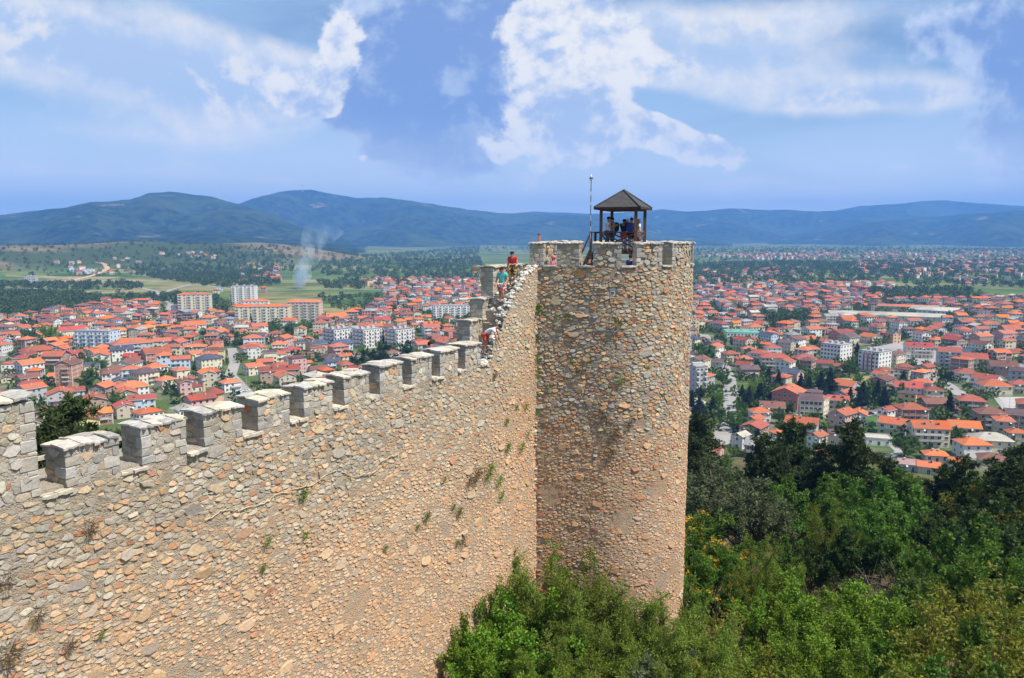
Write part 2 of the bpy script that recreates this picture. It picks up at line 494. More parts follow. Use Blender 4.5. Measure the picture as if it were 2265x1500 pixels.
def mesh_np(name, V, faces, mats, fmat=None, tint=None, smooth=False):
    """V (n,3); faces: list of int arrays (m,k); mats: list of material names"""
    me = bpy.data.meshes.new(name)
    V = np.asarray(V, dtype=np.float32)
    me.vertices.add(len(V))
    me.vertices.foreach_set('co', V.ravel())
    faces = [np.asarray(f, dtype=np.int32) for f in faces if len(f)]
    loops = np.concatenate([f.ravel() for f in faces])
    sizes = np.concatenate([np.full(len(f), f.shape[1], dtype=np.int32) for f in faces])
    starts = np.concatenate([[0], np.cumsum(sizes)[:-1]]).astype(np.int32)
    me.loops.add(len(loops))
    me.loops.foreach_set('vertex_index', loops)
    me.polygons.add(len(sizes))
    me.polygons.foreach_set('loop_start', starts)
    for mn in mats:
        me.materials.append(MATS[mn])
    if fmat is not None:
        me.polygons.foreach_set('material_index', np.asarray(fmat, dtype=np.int32))
    me.polygons.foreach_set('use_smooth', np.full(len(sizes), smooth))
    if tint is not None:
        tint = np.asarray(tint, dtype=np.float32)
        if tint.ndim == 1:
            at = me.attributes.new('tint', 'FLOAT', 'POINT')
            at.data.foreach_set('value', tint)
        else:
            at = me.attributes.new('tint', 'FLOAT_COLOR', 'POINT')
            if tint.shape[1] == 3:
                tint = np.concatenate([tint, np.ones((len(tint), 1), np.float32)], 1)
            at.data.foreach_set('color', tint.ravel())
    me.update(calc_edges=True)
    me.validate()
    return me


class MB:
    """collects boxes, tubes and polygons; build() makes ONE mesh object"""
    def __init__(self):
        self.v = []; self.f = []; self.m = []
    def poly(self, pts, mi=0):
        b = len(self.v)
        self.v += [tuple(p) for p in pts]
        self.f.append(tuple(range(b, b + len(pts)))); self.m.append(mi)
    def box(self, x0, x1, y0, y1, z0, z1, mi=0, M=None):
        b = len(self.v)
        p = [Vector((x, y, z)) for z in (z0, z1) for y in (y0, y1) for x in (x0, x1)]
        if M is not None:
            p = [M @ q for q in p]
        self.v += [tuple(q) for q in p]
        for q in ((0, 2, 3, 1), (4, 5, 7, 6), (0, 1, 5, 4), (2, 6, 7, 3), (0, 4, 6, 2), (1, 3, 7, 5)):
            self.f.append(tuple(b + i for i in q)); self.m.append(mi)
        return self
    def bar(self, p, q, w, h=None, mi=0):
        p, q = Vector(p), Vector(q)
        d = q - p
        L = d.length
        R = d.to_track_quat('X', 'Z').to_matrix().to_4x4()
        h = h or w
        self.box(0, L, -w / 2, w / 2, -h / 2, h / 2, mi, Matrix.Translation(p) @ R)
        return self
    def tube(self, pts, radii, n=6, mi=0, cap=True):
        b = len(self.v)
        pts = [Vector(p) for p in pts]
        for i, p in enumerate(pts):
            d = (pts[min(i + 1, len(pts) - 1)] - pts[max(i - 1, 0)])
            d = d.normalized() if d.length > 1e-9 else Vector((0, 0, 1))
            a = d.orthogonal().normalized() if abs(d.z) < 0.99 else Vector((1, 0, 0))
            a = (Vector((0, 0, 1)).cross(d)).normalized() if abs(d.z) < 0.98 else Vector((1, 0, 0))
            c = d.cross(a)
            for k in range(n):
                t_ = 2 * math.pi * k / n
                self.v.append(tuple(p + (a * math.cos(t_) + c * math.sin(t_)) * radii[i]))
        for i in range(len(pts) - 1):
            for k in range(n):
                k2 = (k + 1) % n
                self.f.append((b + i * n + k, b + i * n + k2, b + (i + 1) * n + k2, b + (i + 1) * n + k)); self.m.append(mi)
        if cap:
            self.f.append(tuple(b + k for k in reversed(range(n)))); self.m.append(mi)
            e = b + (len(pts) - 1) * n
            self.f.append(tuple(e + k for k in range(n))); self.m.append(mi)
        return self
    def lathe(self, prof, n=16, c=(0, 0), mi=0):
        b = len(self.v)
        for r, z in prof:
            for k in range(n):
                a = 2 * math.pi * k / n
                self.v.append((c[0] + r * math.cos(a), c[1] + r * math.sin(a), z))
        for i in range(len(prof) - 1):
            for k in range(n):
                k2 = (k + 1) % n
                self.f.append((b + i * n + k, b + i * n + k2, b + (i + 1) * n + k2, b + (i + 1) * n + k)); self.m.append(mi)
        return self
    def mesh(self, name, mats, smooth=False):
        me = bpy.data.meshes.new(name)
        me.from_pydata(self.v, [], self.f)
        for q in ([mats] if isinstance(mats, str) else mats):
            me.materials.append(MATS[q])
        me.polygons.foreach_set('material_index', self.m)
        if smooth:
            me.polygons.foreach_set('use_smooth', [True] * len(self.f))
        me.update()
        return me
    def build(self, name, mats, parent=None, smooth=False, loc=None):
        o = bpy.data.objects.new(name, self.mesh(name, mats, smooth))
        if loc is not None:
            o.location = loc
        return link(o, parent)


def place(name, me, parent=None, loc=(0, 0, 0), rz=0.0, scale=None):
    o = bpy.data.objects.new(name, me)
    o.location = loc
    o.rotation_euler = (0, 0, rz)
    if scale is not None:
        o.scale = scale if not isinstance(scale, (int, float)) else (scale,) * 3
    return link(o, parent)

# ------------------------------------------------------------------ terrain
HILL_R = [0, 20, 34, 44, 60, 80, 110, 150, 200, 250, 300, 345, 400]
HILL_Z = [79.5, 79.5, 78.6, 77.2, 73.6, 68.0, 59, 47.5, 34, 21, 9.5, 2.4, 0]


def gdir(px, r):
    a = azel(px, 500)[0]
    return r * math.sin(a), r * math.cos(a)


# low dry hills beyond the left half of the town: (pixel column, distance, height, across, deep)
LOW = [(120, 2600, 34, 420, 330), (330, 2900, 34, 420, 380), (480, 3200, 30, 420, 380), (610, 2750, 40, 260, 260), (-250, 2700, 30, 600, 420), (40, 3700, 34, 300, 300)]
LOWC = []
for px, r, h, sa, sr in LOW:
    a = azel(px, 500)[0]
    LOWC.append((a, r, h, sa, sr))


def fnoise(x, y, f, seed=0.0):
    x = np.asarray(x) * f + seed; y = np.asarray(y) * f - seed * 0.7
    return (np.sin(x + 1.7 * np.sin(y * 0.9 + seed)) + np.sin(y * 1.3 + 1.3 * np.sin(x * 0.7)) + 0.5 * np.sin(2.3 * x + 1.1 * y) + 0.5 * np.sin(2.1 * y - 1.7 * x)) / 3.0


def Hn(x, y):
    x = np.asarray(x, dtype=float); y = np.asarray(y, dtype=float)
    r = np.hypot(x, y)
    z = np.interp(r, HILL_R, HILL_Z)
    hillm = np.clip((400 - r) / 150, 0, 1)
    z = z + hillm * fnoise(x, y, 0.11, 2.0) * 0.9
    az = np.arctan2(x, y)
    for a, rr, h, sa, sr in LOWC:
        da = (az - a) * rr
        z = z + h * np.exp(-(da / sa) ** 2 - ((r - rr) / sr) ** 2) * (1 + 0.25 * fnoise(x, y, 0.006, rr))
    return z


def H(x, y):
    return float(Hn(x, y))


def ground(px, py, tmax=9000):
    """the point of the terrain that is seen along this line of sight"""
    d = ray(px, py)
    t0 = 45.0
    prev = t0
    while t0 < tmax:
        p = d * t0
        if CAM_Z + p.z <= H(p.x, p.y):
            lo, hi = prev, t0
            for _ in range(18):
                mid = (lo + hi) / 2
                p = d * mid
                if CAM_Z + p.z <= H(p.x, p.y): hi = mid
                else: lo = mid
            p = d * hi
            return Vector((p.x, p.y, H(p.x, p.y)))
        prev = t0
        t0 *= 1.02
    p = d * tmax
    return Vector((p.x, p.y, H(p.x, p.y)))


def inpoly(x, y, P):
    c = False
    j = len(P) - 1
    for i in range(len(P)):
        xi, yi = P[i]; xj, yj = P[j]
        if (yi > y) != (yj > y) and x < (xj - xi) * (y - yi) / (yj - yi) + xi:
            c = not c
        j = i
    return c


def project(p):
    v = Vector(p) - Vector((0, 0, CAM_Z))
    c = v.dot(CAM_F)
    return W0 / 2 + FPX * v.x / c, H0 / 2 - FPX * v.dot(CAM_U) / c, c


# zones of the town on the ground, outlined along lines of sight
def zone(pts):
    return [tuple(ground(*p)[:2]) for p in pts]


TOWN = [zone([(-120, 715), (60, 702), (150, 690), (240, 672), (330, 668), (400, 690), (480, 700), (560, 715), (720, 718), (770, 700), (860, 668), (1000, 650), (1130, 640), (1130, 760), (1100, 900), (900, 960), (500, 960), (-120, 985)]),
        zone([(1130, 660), (1460, 664), (1600, 648), (1760, 640), (1900, 640), (1960, 662), (2120, 668), (2380, 655), (2380, 1075), (2100, 1062), (1960, 1030), (1800, 1010), (1640, 1015), (1460, 1005), (1130, 930)])]

# fine polar sheet: dense in front of the camera
azs = np.concatenate([np.linspace(-math.pi, -0.75, 30)[:-1], np.linspace(-0.75, 0.75, 300), np.linspace(0.75, math.pi, 30)[1:]])
rs = np.concatenate([[0.5], np.linspace(8, 400, 100), np.geomspace(410, 6500, 130), np.geomspace(7000, 46000, 18)])
A, Rr = np.meshgrid(azs, rs)
X = Rr * np.sin(A); Y = Rr * np.cos(A)
Z = Hn(X, Y) - 0.06
far = Rr > 6500
Z = np.where(far, -2.0 - (Rr - 6500) * 0.0004, Z)
V = np.stack([X, Y, Z], -1).reshape(-1, 3)
na, nr = len(azs), len(rs)
idx = np.arange(na * nr).reshape(nr, na)
q = np.stack([idx[:-1, :-1], idx[:-1, 1:], idx[1:, 1:], idx[1:, :-1]], -1).reshape(-1, 4)
# what grows where: r = town, g = slope below the castle, b = dry land
tw = np.zeros(len(V))
for i, (x, y, z) in enumerate(V):
    r_ = math.hypot(x, y)
    if 290 < r_ < 2600 and (inpoly(x, y, TOWN[0]) or inpoly(x, y, TOWN[1])):
        tw[i] = 1
hl = np.clip((385 - np.hypot(V[:, 0], V[:, 1])) / 60, 0, 1)
dry = np.clip((V[:, 2] - 9) / 12, 0, 1) * (np.hypot(V[:, 0], V[:, 1]) > 900)
me = mesh_np('ground', V, [q], [], tint=np.stack([tw, hl, dry], -1), smooth=True)
m, t, bs, out = new_mat('ground')
a = t.node('ShaderNodeAttribute'); a.attribute_name = 'tint'
sp = t.node('ShaderNodeSeparateColor'); t.link(a.outputs['Color'], sp.inputs[0])
co = t.node('ShaderNodeTexCoord').outputs['Object']
f1, _ = t.noise(co, 0.02, 6, 0.6); f2, _ = t.noise(co, 0.35, 6, 0.65); f3, _ = t.noise(co, 3.0, 5, 0.7); f4, _ = t.noise(co, 0.0016, 4, 0.5)
fld = t.vor(t.mapping(co, (0.5, 1.25, 1), (0, 0, 0), (0, 0, 0.5)), 0.011, 'F1', 'Color')
sf = t.node('ShaderNodeSeparateColor'); t.link(fld, sf.inputs[0])
fc = t.ramp(sf.outputs[0], [(0.0, (0.075, 0.13, 0.032)), (0.25, (0.11, 0.17, 0.045)), (0.45, (0.045, 0.085, 0.022)), (0.62, (0.15, 0.19, 0.055)), (0.78, (0.27, 0.22, 0.10)), (0.88, (0.06, 0.11, 0.03)), (1.0, (0.33, 0.27, 0.15))])
fc = t.mix(t.m('MULTIPLY', t.ss(f1, 0.45, 0.65), 0.6), fc, (0.055, 0.095, 0.026))
town = t.mix(t.ss(f1, 0.36, 0.52), (0.20, 0.18, 0.145), (0.075, 0.115, 0.032))
town = t.mix(t.ss(f2, 0.56, 0.72), town, (0.24, 0.22, 0.19))
hill = t.mix(t.ss(f2, 0.38, 0.62), (0.145, 0.105, 0.062), (0.055, 0.062, 0.022))
hill = t.mix(t.m('MULTIPLY', t.ss(f3, 0.5, 0.75), 0.5), hill, (0.21, 0.165, 0.105))
dryc = t.mix(t.ss(f1, 0.4, 0.6), (0.22, 0.165, 0.095), (0.13, 0.115, 0.055))
dryc = t.mix(t.ss(f2, 0.55, 0.72), dryc, (0.07, 0.075, 0.03))
dryc = t.mix(t.ss(f4, 0.47, 0.55), dryc, (0.05, 0.072, 0.025))
c = t.mix(t.m('MULTIPLY', sp.outputs[2], 0.95), fc, dryc)
c = t.mix(sp.outputs[0], c, town)
c = t.mix(sp.outputs[1], c, hill)
t.link(c, bs.inputs['Base Color'])
bs.inputs['Roughness'].default_value = 1.0
bs.inputs['Specular IOR Level'].default_value = 0.05
bump(t, bs, t.m('ADD', f3, f2), 0.5, 0.12)
me.materials.append(MATS['ground'])
o = place('ground', me)
tag(o, 'wide valley floor of fields, yards and a dry castle slope', None, None, 'structure')

# ------------------------------------------------------------------ mountains
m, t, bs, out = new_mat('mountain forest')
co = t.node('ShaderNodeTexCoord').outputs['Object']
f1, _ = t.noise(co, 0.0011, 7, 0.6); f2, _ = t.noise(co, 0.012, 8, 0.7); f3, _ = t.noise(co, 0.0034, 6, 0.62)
c = t.mix(t.ss(f2, 0.42, 0.58), (0.009, 0.021, 0.008), (0.040, 0.062, 0.018))  # forest greens darkened: cloud shadow over the ridges is put into the colour
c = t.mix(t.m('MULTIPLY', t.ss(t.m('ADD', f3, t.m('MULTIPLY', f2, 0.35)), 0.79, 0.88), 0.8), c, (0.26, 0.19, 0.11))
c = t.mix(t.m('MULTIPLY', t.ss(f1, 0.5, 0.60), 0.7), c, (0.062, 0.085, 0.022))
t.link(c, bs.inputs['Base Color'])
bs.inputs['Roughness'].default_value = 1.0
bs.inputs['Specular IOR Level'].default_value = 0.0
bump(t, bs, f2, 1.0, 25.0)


def mountain(name, label, pts, dist, depth, base=0.0, seed=1.0, rough=1.0):
    """a ridge whose crest follows the skyline at its own real distance, with spurs and gullies running down to the plain"""
    pxs = [p[0] for p in pts]; pys = [p[1] for p in pts]
    n = 340; kk = 60
    cols = np.linspace(pxs[0], pxs[-1], n)
    ys = np.interp(cols, pxs, pys)
    V = []
    ff = np.concatenate([np.linspace(-1.0, 0.0, 48), np.linspace(0, 0.7, kk - 48 + 1)[1:]])
    for i, (px, py) in enumerate(zip(cols, ys)):
        a, e = azel(px, py)
        wob = 1 + 0.05 * math.sin(i * 0.06 + seed)
        zc = CAM_Z + math.tan(e) * dist * wob
        for f in ff:
            r = dist * wob + f * depth
            x, y = r * math.sin(a), r * math.cos(a)
            prof = (1 - abs(f)) ** 1.25 if f < 0 else (1 - f) ** 1.1
            amp = ((1 - prof) * prof * 4) ** 1.7
            s = fnoise(x, y, 0.0021, seed) * 0.27 + fnoise(x, y, 0.0053, seed + 3) * 0.17 + fnoise(x, y, 0.013, seed + 5) * 0.06
            jit = fnoise(x, y, 0.03, seed) * 2.0 * rough + fnoise(x, y, 0.011, seed + 2) * 4.0 * rough
            z = base + (zc - base) * (prof + s * amp) + jit * min(1, prof * 2)
            V.append((x, y, z - 3 * (prof < 0.02)))
    idx = np.arange(n * kk).reshape(n, kk)
    q = np.stack([idx[:-1, :-1], idx[1:, :-1], idx[1:, 1:], idx[:-1, 1:]], -1).reshape(-1, 4)
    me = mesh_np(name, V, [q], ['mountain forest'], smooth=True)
    tag(place(name, me), label, None, None, 'structure')


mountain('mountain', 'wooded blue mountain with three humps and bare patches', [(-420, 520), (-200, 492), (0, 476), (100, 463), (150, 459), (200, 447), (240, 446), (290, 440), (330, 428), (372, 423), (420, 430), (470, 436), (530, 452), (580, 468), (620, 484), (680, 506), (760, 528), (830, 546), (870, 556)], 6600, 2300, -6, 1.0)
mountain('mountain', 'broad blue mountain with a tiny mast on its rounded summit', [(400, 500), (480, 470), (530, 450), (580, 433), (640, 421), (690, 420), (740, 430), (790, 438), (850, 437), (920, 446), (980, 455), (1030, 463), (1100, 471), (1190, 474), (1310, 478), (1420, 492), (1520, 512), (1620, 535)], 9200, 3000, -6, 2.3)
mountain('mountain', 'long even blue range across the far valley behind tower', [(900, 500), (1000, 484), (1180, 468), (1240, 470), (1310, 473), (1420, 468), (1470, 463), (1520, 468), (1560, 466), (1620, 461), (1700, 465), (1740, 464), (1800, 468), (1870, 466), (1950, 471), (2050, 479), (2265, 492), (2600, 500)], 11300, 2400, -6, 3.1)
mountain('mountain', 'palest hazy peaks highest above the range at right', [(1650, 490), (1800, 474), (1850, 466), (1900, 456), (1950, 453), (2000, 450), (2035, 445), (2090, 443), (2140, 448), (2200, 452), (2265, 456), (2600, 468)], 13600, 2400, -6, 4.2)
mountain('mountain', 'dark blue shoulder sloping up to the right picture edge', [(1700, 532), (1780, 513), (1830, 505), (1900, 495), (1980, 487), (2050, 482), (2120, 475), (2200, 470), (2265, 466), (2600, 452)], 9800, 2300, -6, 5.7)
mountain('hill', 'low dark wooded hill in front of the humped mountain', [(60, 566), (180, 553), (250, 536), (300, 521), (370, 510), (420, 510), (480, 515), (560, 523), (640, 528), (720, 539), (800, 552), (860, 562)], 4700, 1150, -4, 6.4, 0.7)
# mast on the summit
mt = azel(669, 409)
mp = Vector((9200 * math.sin(mt[0]), 9200 * math.cos(mt[0]), 0))
top = CAM_Z + 9200 * math.tan(azel(669, 408)[1]); bot = CAM_Z + 9200 * math.tan(azel(669, 424)[1])
r_ = empty('radio_mast', (mp.x, mp.y, bot), 0, 'white radio mast on the rounded summit of far mountain', 'mast')
MB().tube([(0, 0, 0), (0, 0, top - bot)], [5, 3], 6).build('mast', 'white concrete', r_)
MB().lathe([(0.1, top - bot - 9), (9, top - bot - 6), (9, top - bot + 2), (0.1, top - bot + 4)], 8).build('radome', 'metal roof white', r_)

# ------------------------------------------------------------------ roads
m, t, bs, out = new_mat('road')
co = t.node('ShaderNodeTexCoord').outputs['Object']
n, _ = t.noise(co, 0.6, 6, 0.65); n2, _ = t.noise(co, 0.05, 3, 0.5)
t.link(t.ramp(t.m('ADD', t.m('MULTIPLY', n, 0.6), t.m('MULTIPLY', n2, 0.4)), [(0.3, (0.22, 0.21, 0.20)), (0.55, (0.33, 0.315, 0.30)), (0.75, (0.42, 0.40, 0.37))]), bs.inputs['Base Color'])
plain('dirt road', (0.50, 0.33, 0.20), 1.0, 0.25, 0.1)
ROADS = []


def road(pts, width, mat='road', label='', name='road', lift=0.05):
    P = [ground(*p) for p in pts]
    # resample
    Q = []
    for a, b in zip(P[:-1], P[1:]):
        k = max(2, int((b - a).length / 12))
        for i in range(k):
            Q.append(a.lerp(b, i / k))
    Q.append(P[-1])
    V = []; F = []
    for i, p in enumerate(Q):
        d = Q[min(i + 1, len(Q) - 1)] - Q[max(i - 1, 0)]
        d.z = 0; d.normalize()
        nn = Vector((-d.y, d.x, 0))
        for s in (-1, -0.33, 0.33, 1):
            c = p + nn * (s * width / 2)
            V.append((c.x, c.y, H(c.x, c.y) + lift))
        ROADS.append((p.x, p.y, width / 2))
    for i in range(len(Q) - 1):
        for k in range(3):
            F.append((i * 4 + k, i * 4 + 4 + k, i * 4 + 5 + k, i * 4 + 1 + k))
    o = place(name, mesh_np(name, V, [np.array(F)], [mat], smooth=True))
    tag(o, label, None, None, 'structure')
    return Q


road([(512, 770), (520, 800), (510, 830), (540, 862), (575, 905)], 8, 'road', 'pale street running down through the tiled roofs at left')
road([(330, 725), (345, 712), (372, 690), (378, 672), (352, 652), (380, 640), (425, 628)], 8, 'road', 'bending road leaving town toward the junction', lift=0.07)
road([(300, 662), (345, 662), (350, 645), (300, 634), (180, 636), (0, 640)], 7, 'road', 'main road along the foot of the dry hills')
road([(425, 628), (520, 640), (620, 642), (760, 639), (900, 643), (1060, 645)], 7, 'road', 'straight country road across the green plain', lift=0.06)
road([(75, 640), (120, 629), (170, 618), (215, 606), (238, 594), (232, 584), (214, 580)], 12, 'dirt road', 'orange dirt track winding up the dry hill', 'dirt_road', 0.3)
road([(380, 905), (440, 893), (520, 905)], 8, 'road', 'pale lane beside the small mosque')
road([(1590, 985), (1600, 950), (1612, 920), (1618, 880), (1612, 835), (1598, 805)], 9, 'road', 'grey street between dark conifers beside the tower')
road([(1555, 740), (1580, 770), (1640, 785), (1720, 790), (1800, 786)], 10, 'road', 'pale main street in front of the green roofed market', lift=0.06)
road([(1980, 785), (2050, 822), (2110, 862), (2180, 905), (2270, 955)], 9, 'road', 'grey avenue running down to the sports court')
road([(1830, 926), (1900, 918), (1960, 914)], 9, 'road', 'short street where two cars are parked', lift=0.06)
road([(1975, 985), (1990, 1000), (1960, 1012)], 4, 'road', 'pale curved lane below the green bank', lift=0.07)


def apron(pts, mat, name, label, lift=0.08):
    P = [ground(*p) for p in pts]
    o = place(name, mesh_np(name, [(p.x, p.y, H(p.x, p.y) + lift) for p in P], [np.array([list(range(len(P)))])], [mat]))
    tag(o, label, None, None, 'structure')
    return [(p.x, p.y) for p in P]


PLAZA = apron([(1895, 775), (2000, 755), (2090, 780), (2075, 812), (1985, 806), (1915, 800)], 'road', 'car_park', 'pale open car park beside the white slab block')
COURT = apron([(2196, 878), (2300, 878), (2330, 925), (2222, 912)], 'court', 'sports_court', 'grey fenced sports court by the avenue')
plain('meadow', (0.15, 0.20, 0.045), 1.0, 0.35, 0.3)
plain('dry meadow', (0.27, 0.235, 0.10), 1.0, 0.3, 0.25)
plain('crop', (0.06, 0.13, 0.03), 1.0, 0.4, 0.6)
MEAD = [apron([(1848, 838), (1930, 830), (1938, 858), (1900, 872), (1850, 862)], 'dry meadow', 'meadow', 'yellowed grass lot behind the conifers'),
        apron([(1895, 925), (1950, 915), (1985, 975), (1940, 980)], 'crop', 'garden_bank', 'green vegetable bank beside the brick houses'),
        apron([(120, 860), (188, 852), (200, 872), (130, 886)], 'meadow', 'meadow', 'small green lot below the brick gable house')]

# ------------------------------------------------------------------ masonry
UW = Vector((math.sin(math.radians(30)), math.cos(math.radians(30)), 0))
NW = Vector((UW.y, -UW.x, 0))
_r = ray(1187, 900)
CW = _r * (38.65 / _r.y); CW.z = 0


def Wp(s, t_, z):
    p = CW + UW * s - NW * t_
    return Vector((p.x, p.y, z))


def wall_hit(px, py, t_=0.0):
    d = ray(px, py)
    k = (NW.dot(CW) - t_) / NW.dot(d)
    p = d * k
    return (p - CW).dot(UW), CAM_Z + p.z


def wmap(a, b, h):
    a, b, h = np.broadcast_arrays(np.asarray(a, float), np.asarray(b, float), np.asarray(h, float))
    h = h + 0.05 * fnoise(a, b, 0.55, 3.3) + 0.018 * fnoise(a, b, 2.1, 1.3)       # the old face is not true
    return np.stack([CW.x + UW.x * a + NW.x * h, CW.y + UW.y * a + NW.y * h, b], -1)


TC = Vector((42.4 * math.sin(math.radians(7.15)), 42.4 * math.cos(math.radians(7.15)), 0))
TR = 4.31


ALPHA = math.radians(14)          # the round front runs out into a straight flank on the wall's side
A_T = -TR * ALPHA
FL_T = (TC.x - TR * math.sin(ALPHA), TC.y - TR * math.cos(ALPHA))


def tmap(a, b, h):
    """a = length along the tower's outline, positive to the right; straight flank for a < A_T"""
    a, b, h = np.broadcast_arrays(np.asarray(a, float), np.asarray(b, float), np.asarray(h, float))
    ph = np.maximum(a, A_T) / TR
    k = np.maximum(A_T - a, 0)
    h = h + (0.05 * fnoise(a, b, 0.6, 6.1) + 0.018 * fnoise(a, b, 2.3, 2.3)) * np.clip((98.0 - b) / 1.5, 0, 1)
    x = TC.x + (TR + h) * np.sin(ph) - k * math.cos(ALPHA)
    y = TC.y - (TR + h) * np.cos(ph) + k * math.sin(ALPHA)
    return np.stack([x, y, b], -1)


def tmapc(a, t_, z):
    ph = max(a, A_T) / TR
    k = max(A_T - a, 0)
    return (TC.x + (TR - t_) * math.sin(ph) - k * math.cos(ALPHA), TC.y - (TR - t_) * math.cos(ph) + k * math.sin(ALPHA), z)


KA = 9


def stone_field(a0, a1, b0, b1, pa, pb, mapf, colf, seed, keep=None, joint=0.012, hr=(0.012, 0.05), drop=0.22, smallf=None, rowjit=0.42, clampbox=None, tilt=-0.03):
    """irregular rubble: star-sampled Voronoi cells, each raised into a blunt stone. Returns (V (N,3K+1,3), tint (N,3), size (N,), centre (N,3))"""
    g = np.random.default_rng(seed)
    na = max(2, int(round((a1 - a0) / pa))) + 4
    nb = max(2, int(round((b1 - b0) / pb))) + 4
    ii, jj = np.meshgrid(np.arange(na), np.arange(nb), indexing='xy')
    sa = (a1 - a0) / (na - 4); sb = (b1 - b0) / (nb - 4)
    A = a0 + (ii - 1.5 + 0.5 * (jj % 2) - 0.25) * sa + g.uniform(-rowjit, rowjit, ii.shape) * sa
    B = b0 + (jj - 1.5) * sb + g.uniform(-rowjit, rowjit, ii.shape) * sb
    alive = g.random(ii.shape) > drop
    Wt = g.uniform(-0.34, 0.34, ii.shape)
    asp = sa / sb
    th = np.arange(KA) * 2 * math.pi / KA
    off = g.uniform(0, 2 * math.pi / KA, ii.shape)
    ang = th[None, None, :] + off[..., None]
    ux, uy = np.cos(ang), np.sin(ang)
    r = np.full(ii.shape + (KA,), 0.95)
    An, Bn = A / sa, B / sb
    pad = 3
    AP = np.pad(An, pad, constant_values=1e6); BP = np.pad(Bn, pad, constant_values=1e6); LP = np.pad(alive, pad, constant_values=False); WP = np.pad(Wt, pad)
    for dj in range(-3, 4):
        for di in range(-3, 4):
            if di == 0 and dj == 0:
                continue
            sl = (slice(pad + dj, pad + dj + nb), slice(pad + di, pad + di + na))
            dx = AP[sl] - An; dy = BP[sl] - Bn
            dd = dx * dx + dy * dy
            num = 0.5 * (dd + (Wt - WP[sl]) * 0.8)
            den = dx[..., None] * ux + dy[..., None] * uy
            with np.errstate(divide='ignore', invalid='ignore'):
                rr = np.where((den > 1e-6) & LP[sl][..., None], num[..., None] / den, 9.0)
            r = np.minimum(r, rr)
    r = np.clip(r, 0.12, 1.0)
    inside = alive & (A > a0 - 0.2 * sa) & (A < a1 + 0.2 * sa) & (B > b0 - 0.1 * sb) & (B < b1 + 0.1 * sb)
    sel = np.where(inside.ravel())[0]
    A, B, r, ux, uy = A.ravel()[sel], B.ravel()[sel], r.reshape(-1, KA)[sel], ux.reshape(-1, KA)[sel], uy.reshape(-1, KA)[sel]
    if keep is not None:
        k = keep(A, B)
        A, B, r, ux, uy = A[k], B[k], r[k], ux[k], uy[k]
    N = len(A)
    # blend towards the mean radius: stones are rounder than cells
    r = r * (1 + g.normal(0, 0.10, r.shape))
    sf = (np.ones(N) if smallf is None else smallf(A, B)) * np.clip(1.04 - np.abs(g.normal(0, 0.10, N)), 0.55, 1.0)
    da = r * ux * sa; db = r * uy * sb
    L = np.hypot(da, db)
    k = np.clip((L - joint * (1 + g.random((N, 1)) * 0.8)) / L, 0.35, 1) * sf[:, None]
    da *= k; db *= k
    Hh = g.uniform(hr[0], hr[1], N) * (0.75 + 0.5 * np.minimum(1.6, L.mean(1) / (0.5 * math.hypot(sa, sb))))
    ta = g.normal(0, 0.07, N); tb = g.normal(tilt, 0.12, N)
    def ring(f, hf):
        x = A[:, None] + da * f; y = B[:, None] + db * f
        h = (Hh * hf)[:, None] * (1 + g.normal(0, 0.16, (N, KA))) + (da * f * ta[:, None] + db * f * tb[:, None]) * (hf > 0.1)
        if clampbox is not None:
            x = np.clip(x, clampbox[0], clampbox[1]); y = np.clip(y, clampbox[2], clampbox[3])
        return mapf(x, y, h if hf > 0.1 else np.full((N, KA), -0.05))
    V = np.concatenate([ring(1.02, 0.0), ring(0.955, 0.78), ring(0.76, 1.0), mapf(A, B, Hh * (1.0 + g.normal(0, 0.1, N)))[:, None, :]], 1)
    return V, colf(A, B, g), (np.abs(da).max(1) * np.abs(db).max(1)), mapf(A, B, 0 * A)


_q = []; _t = []
for k in range(KA):
    k2 = (k + 1) % KA
    _q += [(k, k2, KA + k2, KA + k), (KA + k, KA + k2, 2 * KA + k2, 2 * KA + k)]
    _t += [(2 * KA + k, 2 * KA + k2, 3 * KA)]
SQ = np.array(_q); ST = np.array(_t); NV = 3 * KA + 1


def stones_to_objects(field, parent, single, name='stone', stuffname='rubble_stones'):
    """single: number of stones (those that show largest) that become objects of their own, the rest one part of kind stuff"""
    V, C, size, cen = field
    d = np.linalg.norm(cen - np.array([0, 0, CAM_Z]), axis=1)
    order = np.argsort(-(size / d ** 2))
    one = order[:single]; rest = order[single:]
    for i in one:
        c = V[i].mean(0)
        me = mesh_np(name, V[i] - c, [SQ, ST], ['stone'], tint=np.repeat(C[i][None], NV, 0))
        place(name, me, parent, c)
    if len(rest):
        n = len(rest)
        base = (np.arange(n) * NV)[:, None, None]
        VV = V[rest].reshape(-1, 3)
        me = mesh_np(stuffname, VV, [(SQ[None] + base).reshape(-1, 4), (ST[None] + base).reshape(-1, 3)], ['stone'], tint=np.repeat(C[rest], NV, 0))
        o = place(stuffname, me, parent)
        o['kind'] = 'stuff'


PAL_GREY = [(0.36, 0.345, 0.32), (0.43, 0.42, 0.40), (0.31, 0.30, 0.295), (0.47, 0.44, 0.38), (0.40, 0.355, 0.28), (0.50, 0.47, 0.42)]
PAL_WARM = [(0.54, 0.37, 0.22), (0.58, 0.43, 0.28), (0.53, 0.31, 0.17), (0.59, 0.45, 0.32), (0.47, 0.34, 0.23), (0.60, 0.37, 0.22)]
PAL_RED = [(0.50, 0.24, 0.115), (0.46, 0.185, 0.095), (0.56, 0.31, 0.16), (0.40, 0.15, 0.085)]


